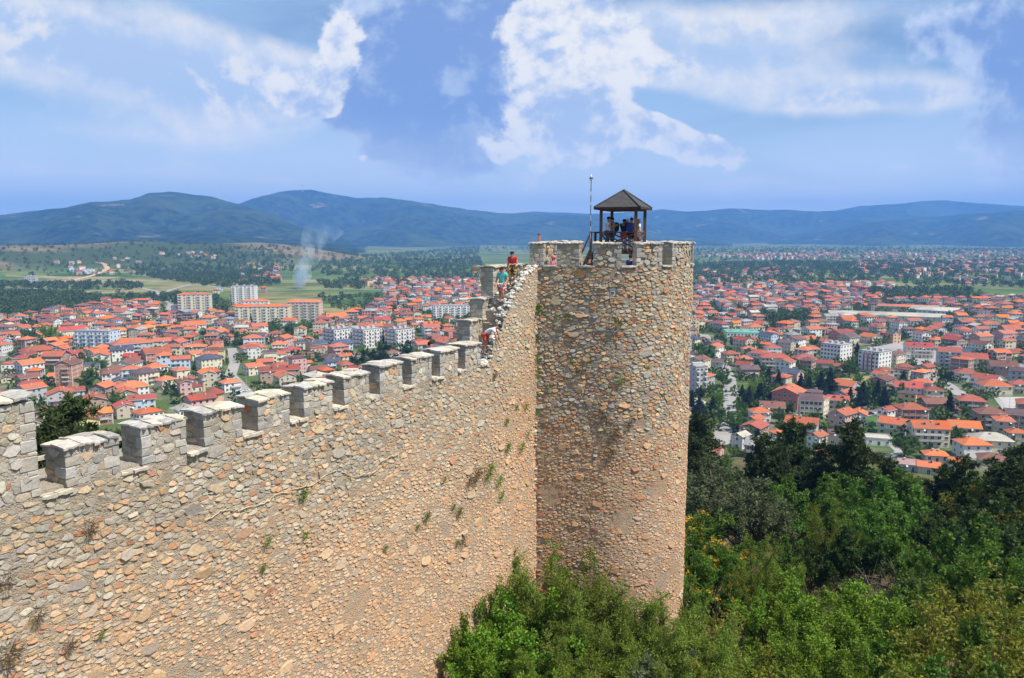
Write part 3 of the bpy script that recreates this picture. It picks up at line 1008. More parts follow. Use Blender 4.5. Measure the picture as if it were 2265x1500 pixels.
def pick(g, n, wg, ww, wr):
    """n colours; wg/ww/wr arrays of weights for grey, warm and reddish stone"""
    tot = wg + ww + wr
    u = g.random(n) * tot
    G = np.array(PAL_GREY)[g.integers(0, len(PAL_GREY), n)]
    Wm = np.array(PAL_WARM)[g.integers(0, len(PAL_WARM), n)]
    Rd = np.array(PAL_RED)[g.integers(0, len(PAL_RED), n)]
    c = np.where((u < wg)[:, None], G, np.where((u < wg + ww)[:, None], Wm, Rd))
    return np.clip(c * 0.91 * g.uniform(0.76, 1.2, (n, 1)) * g.uniform(0.95, 1.05, (n, 3)) * np.array([1.0, 0.965, 0.88]), 0.02, 0.8)


# ---- measurements of the curtain wall
M_S = [wall_hit(p, y)[0] for p, y in ((149, 1080), (316, 1030), (453, 985), (572, 950), (673, 917), (762, 895), (841, 873), (911, 852), (974, 835), (1029, 815))]
M_E = [wall_hit(p, y)[0] for p, y in ((265, 1050), (412, 1005), (535, 965), (640, 935), (735, 903), (816, 883), (889, 860), (954, 840), (1012, 822), (1062, 805))]
SILL_S = [-40, M_S[0], M_S[-1], 10]
_z0, _z1 = wall_hit(149, 1080)[1], wall_hit(1029, 815)[1]
SILL_Z = [_z0 - 0.05, _z0, _z1, _z1]
EDGE = [wall_hit(*p) for p in ((1066, 803), (1084, 795), (1092, 757), (1110, 732), (1118, 692), (1134, 657), (1150, 632), (1169, 602), (1187, 586))]


def sill_z(s):
    return float(np.interp(s, SILL_S, SILL_Z))


def wall_top(s):
    s = np.asarray(s, float)
    z = np.interp(s, SILL_S, SILL_Z)
    e = np.interp(s, [p[0] for p in EDGE], [p[1] for p in EDGE])
    return np.where(s > EDGE[0][0], np.maximum(e, z), z)


MT = np.array([wall_hit(*p)[1] for p in ((147, 990), (315, 947), (571, 883), (841, 813), (1029, 765))])
MT_S = [wall_hit(*p)[0] for p in ((147, 990), (315, 947), (571, 883), (841, 813), (1029, 765))]
WALL_FOOT = 75.0
THK = 0.86
WALK_DROP = 0.25

wall_root = empty('fortress_wall', Wp(-12, 0, WALL_FOOT), 0, 'long sunlit rubble curtain wall with capped battlements running to the tower', 'castle wall')
tower_root = empty('fortress_tower', (TC.x, TC.y, WALL_FOOT), 0, 'round rubble stone castle tower with battlements and a wooden lookout on top', 'tower')


def keep_world(o, root):
    o.matrix_parent_inverse = root.matrix_world.inverted()


# parents sit away from the origin, but the parts are written in world coordinates: cancel the parent's offset
_old_link = link


def link(o, parent=None):
    COL.objects.link(o)
    if parent is not None:
        o.parent = parent
        if parent in (wall_root, tower_root):
            o.matrix_parent_inverse = Matrix.Translation(-Vector(parent.location))
    return o


def surface_grid(name, a, b, mapf, colf, amp, seed, topf=None):
    """rough mortar bed as a dense displaced sheet"""
    g = np.random.default_rng(seed)
    A, B = np.meshgrid(a, b)
    if topf is not None:
        tp = topf(A)
        f = (B - b[0]) / (b[-1] - b[0])
        B = b[0] + f * (tp - b[0])
    h = g.normal(0, amp, A.shape) + fnoise(A, B, 1.7, seed) * amp * 0.8
    V = mapf(A, B, h)
    n, mm = A.shape
    idx = np.arange(n * mm).reshape(n, mm)
    q = np.stack([idx[:-1, :-1], idx[:-1, 1:], idx[1:, 1:], idx[1:, :-1]], -1).reshape(-1, 4)
    return mesh_np(name, V.reshape(-1, 3), [q], ['mortar'], tint=colf(A.ravel(), B.ravel()), smooth=True)


def wall_mortar(A, B):
    n = len(A)
    f = np.clip((wall_top(A) - B - 1.5 + 1.5 * fnoise(A, B, 0.5, 1)) / 5.0, 0, 1)[:, None]
    c = np.array([0.385, 0.32, 0.24]) * (1 - f) + np.array([0.545, 0.35, 0.21]) * f
    return c * (1 + 0.12 * fnoise(A, B, 0.9, 4))[:, None]


def wall_stone_col(A, B, g):
    dep = wall_top(A) - B + 1.2 * fnoise(A, B, 0.45, 3) + np.clip((A + 6) / 5, 0, 1) * 1.5
    f = np.clip((dep - 1.2) / 4.5, 0, 1)
    low = np.clip((dep - 8) / 6, 0, 1) * np.clip((A + 14) / 10, 0, 1)
    c = pick(g, len(A), 1.0 - 0.74 * f, 0.45 + 0.7 * f, 0.05 + 0.22 * f + 0.55 * low)
    wash = np.clip(fnoise(A, B, 0.55, 9) - 0.35, 0, 1)[:, None] * np.clip((dep - 7) / 3, 0, 1)[:, None]
    c = c * (1 - wash) + np.array([0.60, 0.555, 0.49]) * wash
    k = 0.24 + 0.18 * f[:, None]
    return c * (1 - k) + wall_mortar(A, B) * k * 1.03


def wall_keep(A, B):
    ok = B < wall_top(A) - 0.07
    P = wmap(A, B, 0 * A)
    v = P - np.array([0, 0, CAM_Z])
    c = v @ np.array(CAM_F)
    px = W0 / 2 + FPX * v[:, 0] / c; py = H0 / 2 - FPX * (v @ np.array(CAM_U)) / c
    ok = ok & ~((fnoise(A, B, 0.85, 7) > 0.7) & (B < wall_top(A) - 4.0))
    return ok & (px > -260) & (py < H0 + 160) & (py > 0)


S_L = wall_hit(-700, 1100)[0]
me = surface_grid('mortar_face', np.arange(S_L, 0.35, 0.13), np.linspace(WALL_FOOT, 95, 150), wmap, wall_mortar, 0.011, 5, wall_top)
place('mortar_face', me, wall_root)


def wall_small(A, B):
    dep = wall_top(A) - B
    f = np.clip((dep - 2.0) / 4.0, 0, 1)
    return 0.97 - f * (0.12 + 0.16 * (fnoise(A, B, 0.6, 2) * 0.5 + 0.5)) - 0.10 * f * (rng.random(len(A)) > 0.5)


# band by band: stones get a little smaller and more bedded in mortar lower down
fields = [stone_field(S_L, 0.25, 90.6, 99.2, 0.235, 0.125, wmap, wall_stone_col, 11, wall_keep, 0.008, (0.004, 0.022), 0.28, wall_small, 0.44, None, -0.10),
          stone_field(S_L, 0.25, 84.0, 90.6, 0.215, 0.098, wmap, wall_stone_col, 12, wall_keep, 0.008, (0.004, 0.022), 0.34, wall_small, 0.46, None, -0.24),
          stone_field(S_L, 0.25, 76.0, 84.0, 0.205, 0.092, wmap, wall_stone_col, 13, wall_keep, 0.008, (0.004, 0.022), 0.34, wall_small, 0.46, None, -0.24)]
def big_small(A, B):
    return 0.33 + 0.17 * (fnoise(A * 7, B * 9, 1.0, 3) * 0.5 + 0.5)


def wmap_out(a, b, h):
    return wmap(a, b, np.asarray(h) + 0.012)


fields.append(stone_field(S_L, 0.0, 77.0, 99.0, 0.92, 0.55, wmap_out, wall_stone_col, 14, lambda A, B: wall_keep(A, B + 0.15) & (np.sin(A * 37.7 + B * 21.3) > 0.1), 0.0, (0.008, 0.024), 0.4, big_small, 0.49, None, -0.08))
FW = [np.concatenate([f[k] for f in fields]) for k in range(4)]
stones_to_objects(FW, wall_root, 170)
# chimney-red shards, the solid heart of the wall, the parapet behind the front courses and the wall walk


def wall_box(s0, s1, t0, t1, z0, z1, name, mat, mi=None, parent=wall_root):
    M = Matrix(((UW.x, -NW.x, 0, CW.x), (UW.y, -NW.y, 0, CW.y), (0, 0, 1, 0), (0, 0, 0, 1)))
    b = MB()
    b.box(s0, s1, t0, t1, z0, z1, 0, M)
    return b.build(name, mat, parent)


def grey_tint(me, col):
    at = me.attributes.new('tint', 'FLOAT_COLOR', 'POINT')
    at.data.foreach_set('color', np.tile(np.array([*col, 1], np.float32), len(me.vertices)))


zs = sill_z(-15)
o = wall_box(S_L, 0.6, 0.10, 2.5, WALL_FOOT, zs - WALK_DROP, 'core', 'mortar'); grey_tint(o.data, (0.37, 0.33, 0.27))
o = wall_box(S_L, EDGE[0][0], 0.10, THK, zs - WALK_DROP - 0.05, zs - 0.09, 'parapet', 'mortar'); grey_tint(o.data, (0.36, 0.33, 0.28))

SLATE = [(0.47, 0.43, 0.34), (0.40, 0.385, 0.36), (0.52, 0.47, 0.36), (0.36, 0.345, 0.32), (0.50, 0.45, 0.40)]


def slab_mesh(name, poly, z0, thick, mapf, zt, g, col=None):
    """an irregular flat stone: outline (a,t), top height given by zt(a,t)"""
    n = len(poly)
    V = []
    for a, t_ in poly:
        V.append((a, t_, zt(a, t_) - thick * g.uniform(0.75, 1.15)))
    for a, t_ in poly:
        V.append((a, t_, zt(a, t_) + g.normal(0, 0.006)))
    ca, ct = np.mean([p[0] for p in poly]), np.mean([p[1] for p in poly])
    for a, t_ in poly:
        a2, t2 = ca + (a - ca) * 0.8, ct + (t_ - ct) * 0.8
        V.append((a2, t2, zt(a2, t2) + 0.004 + g.normal(0, 0.007)))
    W_ = np.array([mapf(*v) for v in V])
    Q = [(k, (k + 1) % n, n + (k + 1) % n, n + k) for k in range(n)] + [(n + k, n + (k + 1) % n, 2 * n + (k + 1) % n, 2 * n + k) for k in range(n)]
    c = np.array(SLATE[g.integers(0, len(SLATE))] if col is None else col) * g.uniform(0.85, 1.15)
    cen = W_.mean(0)
    T = [np.array(Q), np.array([list(range(2 * n, 3 * n))]), np.array([list(reversed(range(n)))])]
    return mesh_np(name, W_ - cen, T, ['slate'], tint=np.repeat(c[None], len(W_), 0)), cen


def ragged(a0, a1, t0, t1, g, jf=0.03, nf=5, front=True):
    """outline with a broken front edge"""
    P = []
    for k in range(nf):
        P.append((a0 + (a1 - a0) * k / (nf - 1), t0 + g.normal(0, jf) * front))
    P += [(a1 + g.normal(0, 0.012), (t0 + t1) / 2), (a1 + g.normal(0, 0.012), t1), ((a0 + a1) / 2, t1 + g.normal(0, 0.012)), (a0 + g.normal(0, 0.012), t1), (a0 + g.normal(0, 0.012), (t0 + t1) / 2)]
    return P


def merlon(root, s0, s1, z0, z1, mapc, seed, thick=THK, single=True, sides=(True, True), label=None, t_front=0.0, slope=0.0, nslab=None):
    """mapc(a, t, z) -> world; front face at t = t_front"""
    g = np.random.default_rng(seed)
    me_root = bpy.data.objects.new('merlon', None)
    me_root.empty_display_size = 0.2
    link(me_root, root)
    # core
    b = MB()
    P = [[Vector(mapc(a, t_, z)) for z in (z0 - 0.1, z1)] for a in (s0 + 0.004, s1 - 0.004) for t_ in (t_front + 0.004, t_front + thick - 0.02)]
    v = [P[0], P[2], P[3], P[1]]
    for k in range(4):
        k2 = (k + 1) % 4
        b.poly([v[k][0], v[k2][0], v[k2][1], v[k][1]])
    b.poly([q_[1] for q_ in v]); b.poly([q_[0] for q_ in reversed(v)])
    o = b.build('core', 'mortar', me_root); grey_tint(o.data, (0.46, 0.42, 0.36))
    def colf(A, B, g2):
        n = len(A)
        return pick(g2, n, np.full(n, 1.0), np.full(n, 0.16), np.full(n, 0.03)) * 0.8 + np.array([0.45, 0.425, 0.385]) * 0.2
    def fmap(A, B, h):
        A, B, h = np.broadcast_arrays(A, B, h)
        sh = A.shape
        return np.array([mapc(x, t_front - y, z) for x, y, z in zip(A.ravel(), h.ravel(), B.ravel())]).reshape(*sh, 3)
    hgt = z1 - z0
    nq = max(3, int(round(hgt / 0.23)))
    zc = np.linspace(z0, z1, nq + 1); zc[1:-1] += g.normal(0, 0.032, nq - 1)
    for sgn, a_ in ((1, s0), (-1, s1)):
        for k in range(nq):
            long_ = (k + (sgn > 0)) % 2
            wa = (0.36 if long_ else 0.20) * g.uniform(0.75, 1.15); wt = (0.24 if long_ else 0.42) * g.uniform(0.8, 1.1)
            pr = 0.008 + g.uniform(0, 0.016)
            ring_ = lambda z_, i_: [mapc(a_ - sgn * (pr - i_) + g.normal(0, .008), t_front - pr + i_ + g.normal(0, .008), z_), mapc(a_ + sgn * (wa - i_), t_front - pr + i_ + g.normal(0, .008), z_), mapc(a_ + sgn * (wa - i_), t_front + wt - i_, z_), mapc(a_ - sgn * (pr - i_) + g.normal(0, .008), t_front + wt - i_, z_)]
            zl, zh = zc[k] + 0.007, zc[k + 1] - 0.007
            V = ring_(zl, .016) + ring_(zl + .02, 0) + ring_(zh - .02, 0) + ring_(zh, .016)
            Q_ = [(4 * j + i_, 4 * j + (i_ + 1) % 4, 4 * j + 4 + (i_ + 1) % 4, 4 * j + 4 + i_) for j in range(3) for i_ in range(4)] + [(3, 2, 1, 0), (12, 13, 14, 15)]
            V = np.array(V); cq = V.mean(0)
            colq = (np.array(PAL_GREY[g.integers(0, 5)]) * 0.6 + np.array([0.42, 0.40, 0.37]) * 0.4) * g.uniform(0.68, 1.05)
            place('quoin', mesh_np('quoin', V - cq, [np.array(Q_)], ['stone'], tint=np.repeat(colq[None], 16, 0)), me_root, cq)
    fs = [stone_field(s0, s1, z0, z1, 0.25, 0.19, fmap, colf, seed, lambda A, B: (A > s0 + 0.30) & (A < s1 - 0.30), 0.010, (0.004, 0.018), 0.16, None, 0.36, (s0 - 0.012, s1 + 0.012, z0, z1 - 0.005))]
    for side, sgn, a_ in ((sides[0], -1, s0), (sides[1], 1, s1)):
        if not side:
            continue
        def smap(A, B, h, sgn=sgn, a_=a_):
            A, B, h = np.broadcast_arrays(A, B, h)
            sh = A.shape
            return np.array([mapc(a_ + sgn * y, x, z) for x, y, z in zip(A.ravel(), h.ravel(), B.ravel())]).reshape(*sh, 3)
        fs.append(stone_field(t_front, t_front + thick, z0, z1, 0.36, 0.21, smap, lambda A, B, g2: pick(g2, len(A), np.full(len(A), 1.0), np.full(len(A), 0.15), np.full(len(A), 0.03)), seed + 5 + sgn, lambda A, B: A > t_front + 0.36, 0.008, (0.003, 0.014), 0.05, None, 0.16, (t_front - 0.012, t_front + thick, z0, z1 - 0.005)))
    F = [np.concatenate([f[k] for f in fs]) for k in range(4)]
    stones_to_objects(F, me_root, len(F[0]) if single else 0)
    # cap of rough slates, a little saddle-backed
    L = s1 - s0
    ns = nslab or max(2, int(round(L / 0.36)))
    cuts = np.concatenate([[s0 - 0.07], np.sort(np.linspace(s0, s1, ns + 1)[1:-1] + g.normal(0, 0.035, ns - 1)), [s1 + 0.05]])
    tm = t_front + thick * 0.5
    zt0 = z1 + 0.085
    def zt(a, t_):
        return zt0 - abs(t_ - tm) * 0.10 + slope * (a - s0) + 0.012 * math.sin(a * 9 + seed)
    for k in range(ns):
        tmid = tm + g.normal(0, 0.06)
        for t0, t1 in ((t_front - 0.085 + g.normal(0, 0.018), tmid - 0.008), (tmid + 0.008, t_front + thick + 0.06)):
            gap = 0.006
            poly = ragged(cuts[k] + gap, cuts[k + 1] - gap, t0, t1, g, 0.03, 7, t0 < tm - 0.1)
            dz = g.normal(0, 0.015)
            m_, c_ = slab_mesh('cap_slab', poly, 0, 0.058, mapc, lambda a, t_: zt(a, t_) + dz, g)
            place('cap_slab', m_, me_root, c_)
    return me_root


def wmapc(a, t_, z):
    p = Wp(a, t_, z)
    return (p.x, p.y, p.z)


for i, (s0, s1) in enumerate(zip(M_S, M_E)):
    z0 = sill_z(s0); z1 = float(np.interp(s0, MT_S, MT)) - 0.02 + rnd.gauss(0, 0.025)
    merlon(wall_root, s0, s1, z0, z1, wmapc, 100 + i, THK, i < 6, (True, False))
# the tall nearest merlon, cut by the picture's edge
s1 = wall_hit(79, 990)[0]
merlon(wall_root, s1 - 2.3, s1, sill_z(s1), wall_hit(72, 885)[1] - 0.02, wmapc, 140, THK, True, (False, True), slope=0.055)
# slate sills of the crenels
g = np.random.default_rng(77)
edges = [s1] + [x for p in zip(M_S, M_E) for x in p]
gaps = [(edges[2 * k], edges[2 * k + 1]) for k in range(len(M_S))] + [(M_E[-1], M_E[-1] + 0.5)]
for a0, a1 in gaps:
    z_ = sill_z(a0)
    mid = a0 + (a1 - a0) * g.uniform(0.4, 0.6)
    for b0, b1 in ((a0 + 0.02, mid - 0.006), (mid + 0.006, a1 + 0.1)):
        m_, c_ = slab_mesh('sill_slab', ragged(b0, b1, -0.09 + g.normal(0, 0.02), THK + 0.04, g, 0.018), 0, 0.08, wmapc, lambda a, t_: z_ + 0.0 - 0.06 * max(0, 0.3 - t_), g)
        place('sill_slab', m_, wall_root, c_)

# ---- stair up to the tower, on the wall's back
e_s = [p[0] for p in EDGE]; e_z = [p[1] for p in EDGE]
nst = 20
STEP = [wall_hit(q_[0], q_[1], 0.8) for q_ in ((1060, 806), (1085, 760), (1111, 671), (1134, 635), (1160, 604), (1182, 590))]


def step_top(s_):
    return float(np.interp(s_, [q_[0] for q_ in STEP], [q_[1] for q_ in STEP]))


ss = np.linspace(EDGE[0][0] - 0.2, STEP[-1][0], nst + 1)
for k in range(nst):
    top = step_top((ss[k] + ss[k + 1]) / 2)
    o = wall_box(ss[k], ss[k + 1] + 0.01, 0.42, 1.55, zs - WALK_DROP - 0.05 - 0.001 * k, top, 'step', 'mortar')
    grey_tint(o.data, (0.46, 0.40, 0.31))
# loose pale stones along the broken edge and on the treads
g = np.random.default_rng(31)


def boulder(g, r):
    b = bmesh.new()
    bmesh.ops.create_icosphere(b, subdivisions=1, radius=1)
    P = np.array([v.co[:] for v in b.verts])
    P = P * (1 + g.normal(0, 0.14, (len(P), 1))) * np.array(r)
    F = np.array([[v.index for v in f.verts] for f in b.faces])
    b.free()
    return P, F


edge_stones = []
for k in range(380):
    s_ = g.uniform(EDGE[0][0] - 0.05, 0.15)
    t_ = abs(g.normal(0, 0.35)) if k % 2 else g.uniform(0, 1.4)
    z_ = float(wall_top(s_)) - 0.06 if t_ < 0.42 else step_top(s_) + 0.0
    P, F = boulder(g, (g.uniform(0.07, 0.19), g.uniform(0.07, 0.15), g.uniform(0.05, 0.10)))
    c = np.array(Wp(s_, t_ + 0.02, z_))
    col = (np.array([0.62, 0.59, 0.54]) if g.random() < 0.4 else np.array(PAL_GREY[g.integers(0, 6)])) * g.uniform(0.8, 1.15)
    me = mesh_np('edge_stone', P, [F], ['stone'], tint=np.repeat(col[None], len(P), 0))
    place('edge_stone', me, wall_root, c, g.uniform(0, 6))
o = wall_box(EDGE[0][0], 0.5, 0.10, 0.42, zs - WALK_DROP - 0.06, zs - 0.05, 'stair_core', 'mortar'); grey_tint(o.data, (0.40, 0.35, 0.28))
for k in range(26):
    s_ = EDGE[0][0] + (0.1 - EDGE[0][0]) * k / 25
    o = wall_box(s_, s_ + 0.26, 0.06, 0.43 - 0.001 * k, zs - 0.3, float(wall_top(s_)) - 0.05 - 0.01 * (k % 3), 'edge_course', 'mortar'); grey_tint(o.data, (0.42, 0.36, 0.28))
# stepped outer parapet behind the stair
TB = 1.5
for (pxl, pxr, pyt, pyb), sd in (((1039, 1092, 712, 800), 1), ((1067, 1112, 663, 760), 2), ((1090, 1170, 592, 700), 3)):
    s0, z1 = wall_hit(pxl, pyt, TB); s1, _ = wall_hit(pxr, pyt, TB)
    z0 = wall_hit(pxl, pyb, TB)[1] - 1.2
    o = merlon(wall_root, s0, s1, z0, z1, wmapc, 160 + sd, 0.7, False, (True, False), None, TB)
# plain outer parapet along the rest of the walk, seen from the side only, with its weathered handrail
b = MB()
for s_ in np.arange(S_L + 0.5, -7, 2.6):
    b.bar(Wp(s_, 2.3, zs - WALK_DROP), Wp(s_, 2.3, zs + 0.02), 0.09)
b.bar(Wp(S_L, 2.3, zs + 0.06), Wp(-7, 2.3, zs + 0.12), 0.11, 0.10)
b.build('handrail', 'pale wood', wall_root)

# pale root stems creeping across the face
def root_stem(pts, label):
    P = []
    for a, b_ in zip(pts[:-1], pts[1:]):
        for k in range(6):
            f = k / 6
            s_, z_ = wall_hit(a[0] + (b_[0] - a[0]) * f, a[1] + (b_[1] - a[1]) * f)
            P.append(Wp(s_ + rnd.gauss(0, 0.012), -0.055, z_ + rnd.gauss(0, 0.02)))
    b = MB()
    b.tube(P, [0.016 + 0.008 * math.sin(i * 0.7) * 0.5 for i in range(len(P))], 5)
    o = b.build('dry_root', 'root', None, True)
    tag(o, label, 'root', 'pale roots on the curtain wall')


root_stem([(455, 1150), (478, 1135), (497, 1126), (525, 1128), (560, 1118), (590, 1108), (605, 1095), (640, 1085), (690, 1072), (705, 1060), (722, 1048), (748, 1038)], 'longest pale dry root snaking across the middle of the wall face')
root_stem([(752, 1042), (775, 1054), (810, 1048), (840, 1034)], 'short pale dry root beyond the longest one toward the tower')
root_stem([(838, 1022), (860, 1010), (885, 1000)], 'shortest pale dry root high on the wall face')

# ------------------------------------------------------------------ tower
def hit_front(py, x_off=0.0):
    """height on the tower's nearest face for a picture row"""
    y = TC.y - TR
    d = ray(1350, py)
    return CAM_Z + d.z * (y / d.y)


TOP_Z = hit_front(540)
SILLT = hit_front(590)
FLOOR = SILLT - 1.25
DECK = hit_front(556)


def stain(A, B):
    """dark run-off stain below the weeds in the middle of the tower"""
    w = 0.32 + 0.10 * np.sin(B * 3.1)
    d1 = np.exp(-((A - A_ST + 0.1 * np.sin(B * 2.3)) / w) ** 2) * np.clip((Z_ST + 0.7 - B) / 0.5, 0, 1) * np.clip((B - Z_ST + 2.2) / 1.6, 0, 1)
    return np.clip(d1 * (0.75 + 0.5 * fnoise(A, B, 4.0, 2)), 0, 1)


def tower_mortar(A, B):
    f = np.clip((SILLT - B - 6 + 2.0 * fnoise(A, B, 0.5, 1)) / 4.5, 0, 1)[:, None]
    c = np.array([0.29, 0.245, 0.195]) * (1 - f) + np.array([0.50, 0.325, 0.205]) * f
    return c * (1 + 0.12 * fnoise(A, B, 0.9, 4))[:, None] * (1 - 0.55 * stain(A, B))[:, None]


def tower_col(A, B, g):
    dep = SILLT - B + 1.6 * fnoise(A, B, 0.5, 5)
    f = np.clip((dep - 7.0) / 3.5, 0, 1)
    c = pick(g, len(A), 0.85 - 0.65 * f, 0.62 + 0.3 * f, 0.10 + 0.42 * f)
    # dark lichen streaks
    st = np.clip(fnoise(A * 2.2, B * 0.5, 0.9, 8) - 0.45, 0, 1)[:, None] * 1.1
    c = c * (1 - st * 0.45) * (1 - 0.6 * stain(A, B))[:, None]
    k = 0.10 + 0.25 * f[:, None]
    return c * (1 - k) + tower_mortar(A, B) * k


AM = TR * math.radians(100)


def vis_keep(A, B):
    P = tmap(A, B, 0 * A)
    # inside the wall body
    s_ = (P[:, 0] - CW.x) * UW.x + (P[:, 1] - CW.y) * UW.y
    t_ = -((P[:, 0] - CW.x) * NW.x + (P[:, 1] - CW.y) * NW.y)
    hid = (t_ > 0.05) & (s_ < 0.6) & (B < SILLT - 0.4)
    hole = (np.abs(A - A_SLOT) < 0.30) & (np.abs(B - Z_SLOT) < 0.30)
    plaster = (fnoise(A, B, 0.95, 12) > 0.62) & (B < SILLT - 7.5)
    return ~hid & ~hole & ~plaster


def tower_hit(px, py):
    d = ray(px, py)
    a_ = d.x ** 2 + d.y ** 2; b_ = -2 * (d.x * TC.x + d.y * TC.y); c_ = TC.x ** 2 + TC.y ** 2 - TR ** 2
    D = b_ * b_ - 4 * a_ * c_
    k = (-b_ - math.sqrt(max(D, 0))) / (2 * a_)
    p = d * k
    arc = TR * math.atan2(p.x - TC.x, -(p.y - TC.y))
    if arc < A_T:                     # on the straight flank
        nx, ny = -math.sin(ALPHA), -math.cos(ALPHA)
        k = (nx * FL_T[0] + ny * FL_T[1]) / (nx * d.x + ny * d.y)
        p = d * k
        arc = A_T - math.hypot(p.x - FL_T[0], p.y - FL_T[1])
    return arc, CAM_Z + p.z


A_SLOT, Z_SLOT = tower_hit(1355, 645)
A_ST, Z_ST = tower_hit(1348, 945)
A_END = tower_hit(1172, 560)[0]              # where the flank ends above the wall
aa = np.sort(np.concatenate([np.linspace(A_END, A_T, 34)[:-1], np.linspace(A_T, TR * math.pi, 150), A_SLOT + np.array([-0.172, -0.169, 0.169, 0.172])]))
bb_ = np.sort(np.concatenate([np.linspace(WALL_FOOT, SILLT - 0.05, 190), Z_SLOT + np.array([-0.202, -0.199, 0.199, 0.202])]))


def slot_map(a, b, h):
    # the small opening is pushed in as a niche
    a, b, h = np.broadcast_arrays(np.asarray(a, float), np.asarray(b, float), np.asarray(h, float))
    deep = (np.abs(a - A_SLOT) < 0.17) & (np.abs(b - Z_SLOT) < 0.20)
    return tmap(a, b, np.where(deep, -0.9, h))


place('mortar_face', surface_grid('mortar_face', aa, bb_, slot_map, tower_mortar, 0.011, 9), tower_root)
ft = [stone_field(-AM, AM, 90.3, SILLT - 0.02, 0.235, 0.13, tmap, tower_col, 21, vis_keep, 0.012, (0.008, 0.034), 0.28, None, 0.45, None, -0.12),
      stone_field(-AM, AM, 76.0, 90.3, 0.20, 0.098, tmap, tower_col, 22, vis_keep, 0.011, (0.004, 0.024), 0.33, lambda A, B: 0.99 - 0.24 * np.clip((90.5 - B) / 3, 0, 1) * (0.4 + rng.random(len(A)) * 0.6), 0.46, None, -0.2)]
ft.append(stone_field(-AM, AM, 77.0, SILLT - 0.2, 0.95, 0.6, lambda a, b, h: tmap(a, b, np.asarray(h) + 0.016), tower_col, 24, lambda A, B: vis_keep(A, B) & (np.sin(A * 31.7 + B * 17.3) > 0.0), 0.0, (0.012, 0.032), 0.35, lambda A, B: 0.32 + 0.16 * (fnoise(A * 7, B * 9, 1.0, 5) * 0.5 + 0.5), 0.49, None, -0.08))
FT = [np.concatenate([f[k] for f in ft]) for k in range(4)]
stones_to_objects(FT, tower_root, 170)
gs = np.random.default_rng(61)
zq = 77.5
while zq < SILLT - 1.2:
    P, F = boulder(gs, (gs.uniform(0.10, 0.24), gs.uniform(0.07, 0.12), gs.uniform(0.05, 0.10)))
    side_ = gs.random() < 0.5
    cpos = np.array(Wp(-0.08, 0.02, zq)) if side_ else np.array(tmapc(tower_hit(1189, 900)[0] + 0.12, 0.03, zq))
    colb = pick(gs, 1, np.array([0.5]), np.array([0.8]), np.array([0.4]))[0]
    place('bonding_stone', mesh_np('bonding_stone', P, [F], ['stone'], tint=np.repeat(colb[None], len(P), 0)), tower_root, cpos, math.atan2(UW.y, UW.x) if side_ else -ALPHA)
    zq += gs.uniform(0.14, 0.34)
# floor inside the battlements
MB().lathe([(0.02, FLOOR - 0.3), (TR - 0.05, FLOOR - 0.3), (TR - 0.05, FLOOR), (0.02, FLOOR)], 48, (TC.x, TC.y)).build('platform', 'concrete', tower_root)
MB().lathe([(TR - 0.72, FLOOR - 0.2), (TR - 0.08, FLOOR - 0.2), (TR - 0.08, SILLT - 0.08), (TR - 0.72, SILLT - 0.08), (TR - 0.72, FLOOR - 0.2)], 72, (TC.x, TC.y)).build('parapet', 'concrete', tower_root)


deg = math.radians
CREN = [tuple(tower_hit(q_, 565)[0] for q_ in pr) for pr in ((1202, 1232), (1281, 1313), (1374, 1409), (1464, 1487))]
CREN += [(TR * deg(x0), TR * deg(x1)) for x0, x1 in ((63.5, 72), (94, 105), (125, 136), (156, 167), (187, 198))]
TMER = [(A_END, CREN[0][0])] + [(CREN[k][1], CREN[k + 1][0]) for k in range(len(CREN) - 1)] + [(CREN[-1][1], TR * deg(225))]
for k, (a0, a1) in enumerate(TMER):
    merlon(tower_root, a0, a1, SILLT, TOP_Z, tmapc, 200 + k, 0.62, k <= 4, (True, True))
_pe = tmapc(A_END, 0, 0)


def rmapc(a, t_, z):
    """the short side that runs back from the end of the flank"""
    return (_pe[0] + math.sin(ALPHA) * a + math.cos(ALPHA) * t_, _pe[1] + math.cos(ALPHA) * a - math.sin(ALPHA) * t_, z)


for k, (a0, a1) in enumerate(((1.5, 2.9), (3.6, 5.2), (5.9, 7.4))):
    merlon(tower_root, -a1, -a0, SILLT - 0.4, TOP_Z, lambda a, t_, z: rmapc(-a, t_, z), 240 + k, 0.6, False, (True, True))
    # its inner face
    fr_ = stone_field(a0, a1, SILLT - 0.4, TOP_Z - 0.05, 0.28, 0.2, lambda A, B, h: np.stack([_pe[0] + math.sin(ALPHA) * A + math.cos(ALPHA) * (0.6 + h), _pe[1] + math.cos(ALPHA) * A - math.sin(ALPHA) * (0.6 + h), np.broadcast_to(B, np.broadcast_shapes(np.shape(A), np.shape(h))) + 0 * h], -1), lambda A, B, g2: pick(g2, len(A), np.full(len(A), 1.0), np.full(len(A), 0.2), np.full(len(A), 0.03)), 260 + k, None, 0.01, (0.006, 0.02), 0.15)
    stones_to_objects(fr_, tower_root, 0, stuffname='inner_stones')
for k, (a0, a1) in enumerate(CREN):
    m_, c_ = slab_mesh('sill_slab', ragged(a0 + 0.01, a1 - 0.01, -0.10, 0.66, np.random.default_rng(300 + k), 0.018), 0, 0.08, tmapc, lambda a, t_: SILLT + 0.04, np.random.default_rng(k))
    place('sill_slab', m_, tower_root, c_)
_b = MB()
_c = [tmapc(A_END, 0.08, 0), tmapc(A_T + 0.3, 0.08, 0), (TC.x, TC.y, 0), tmapc(A_END, 3.2, 0)]
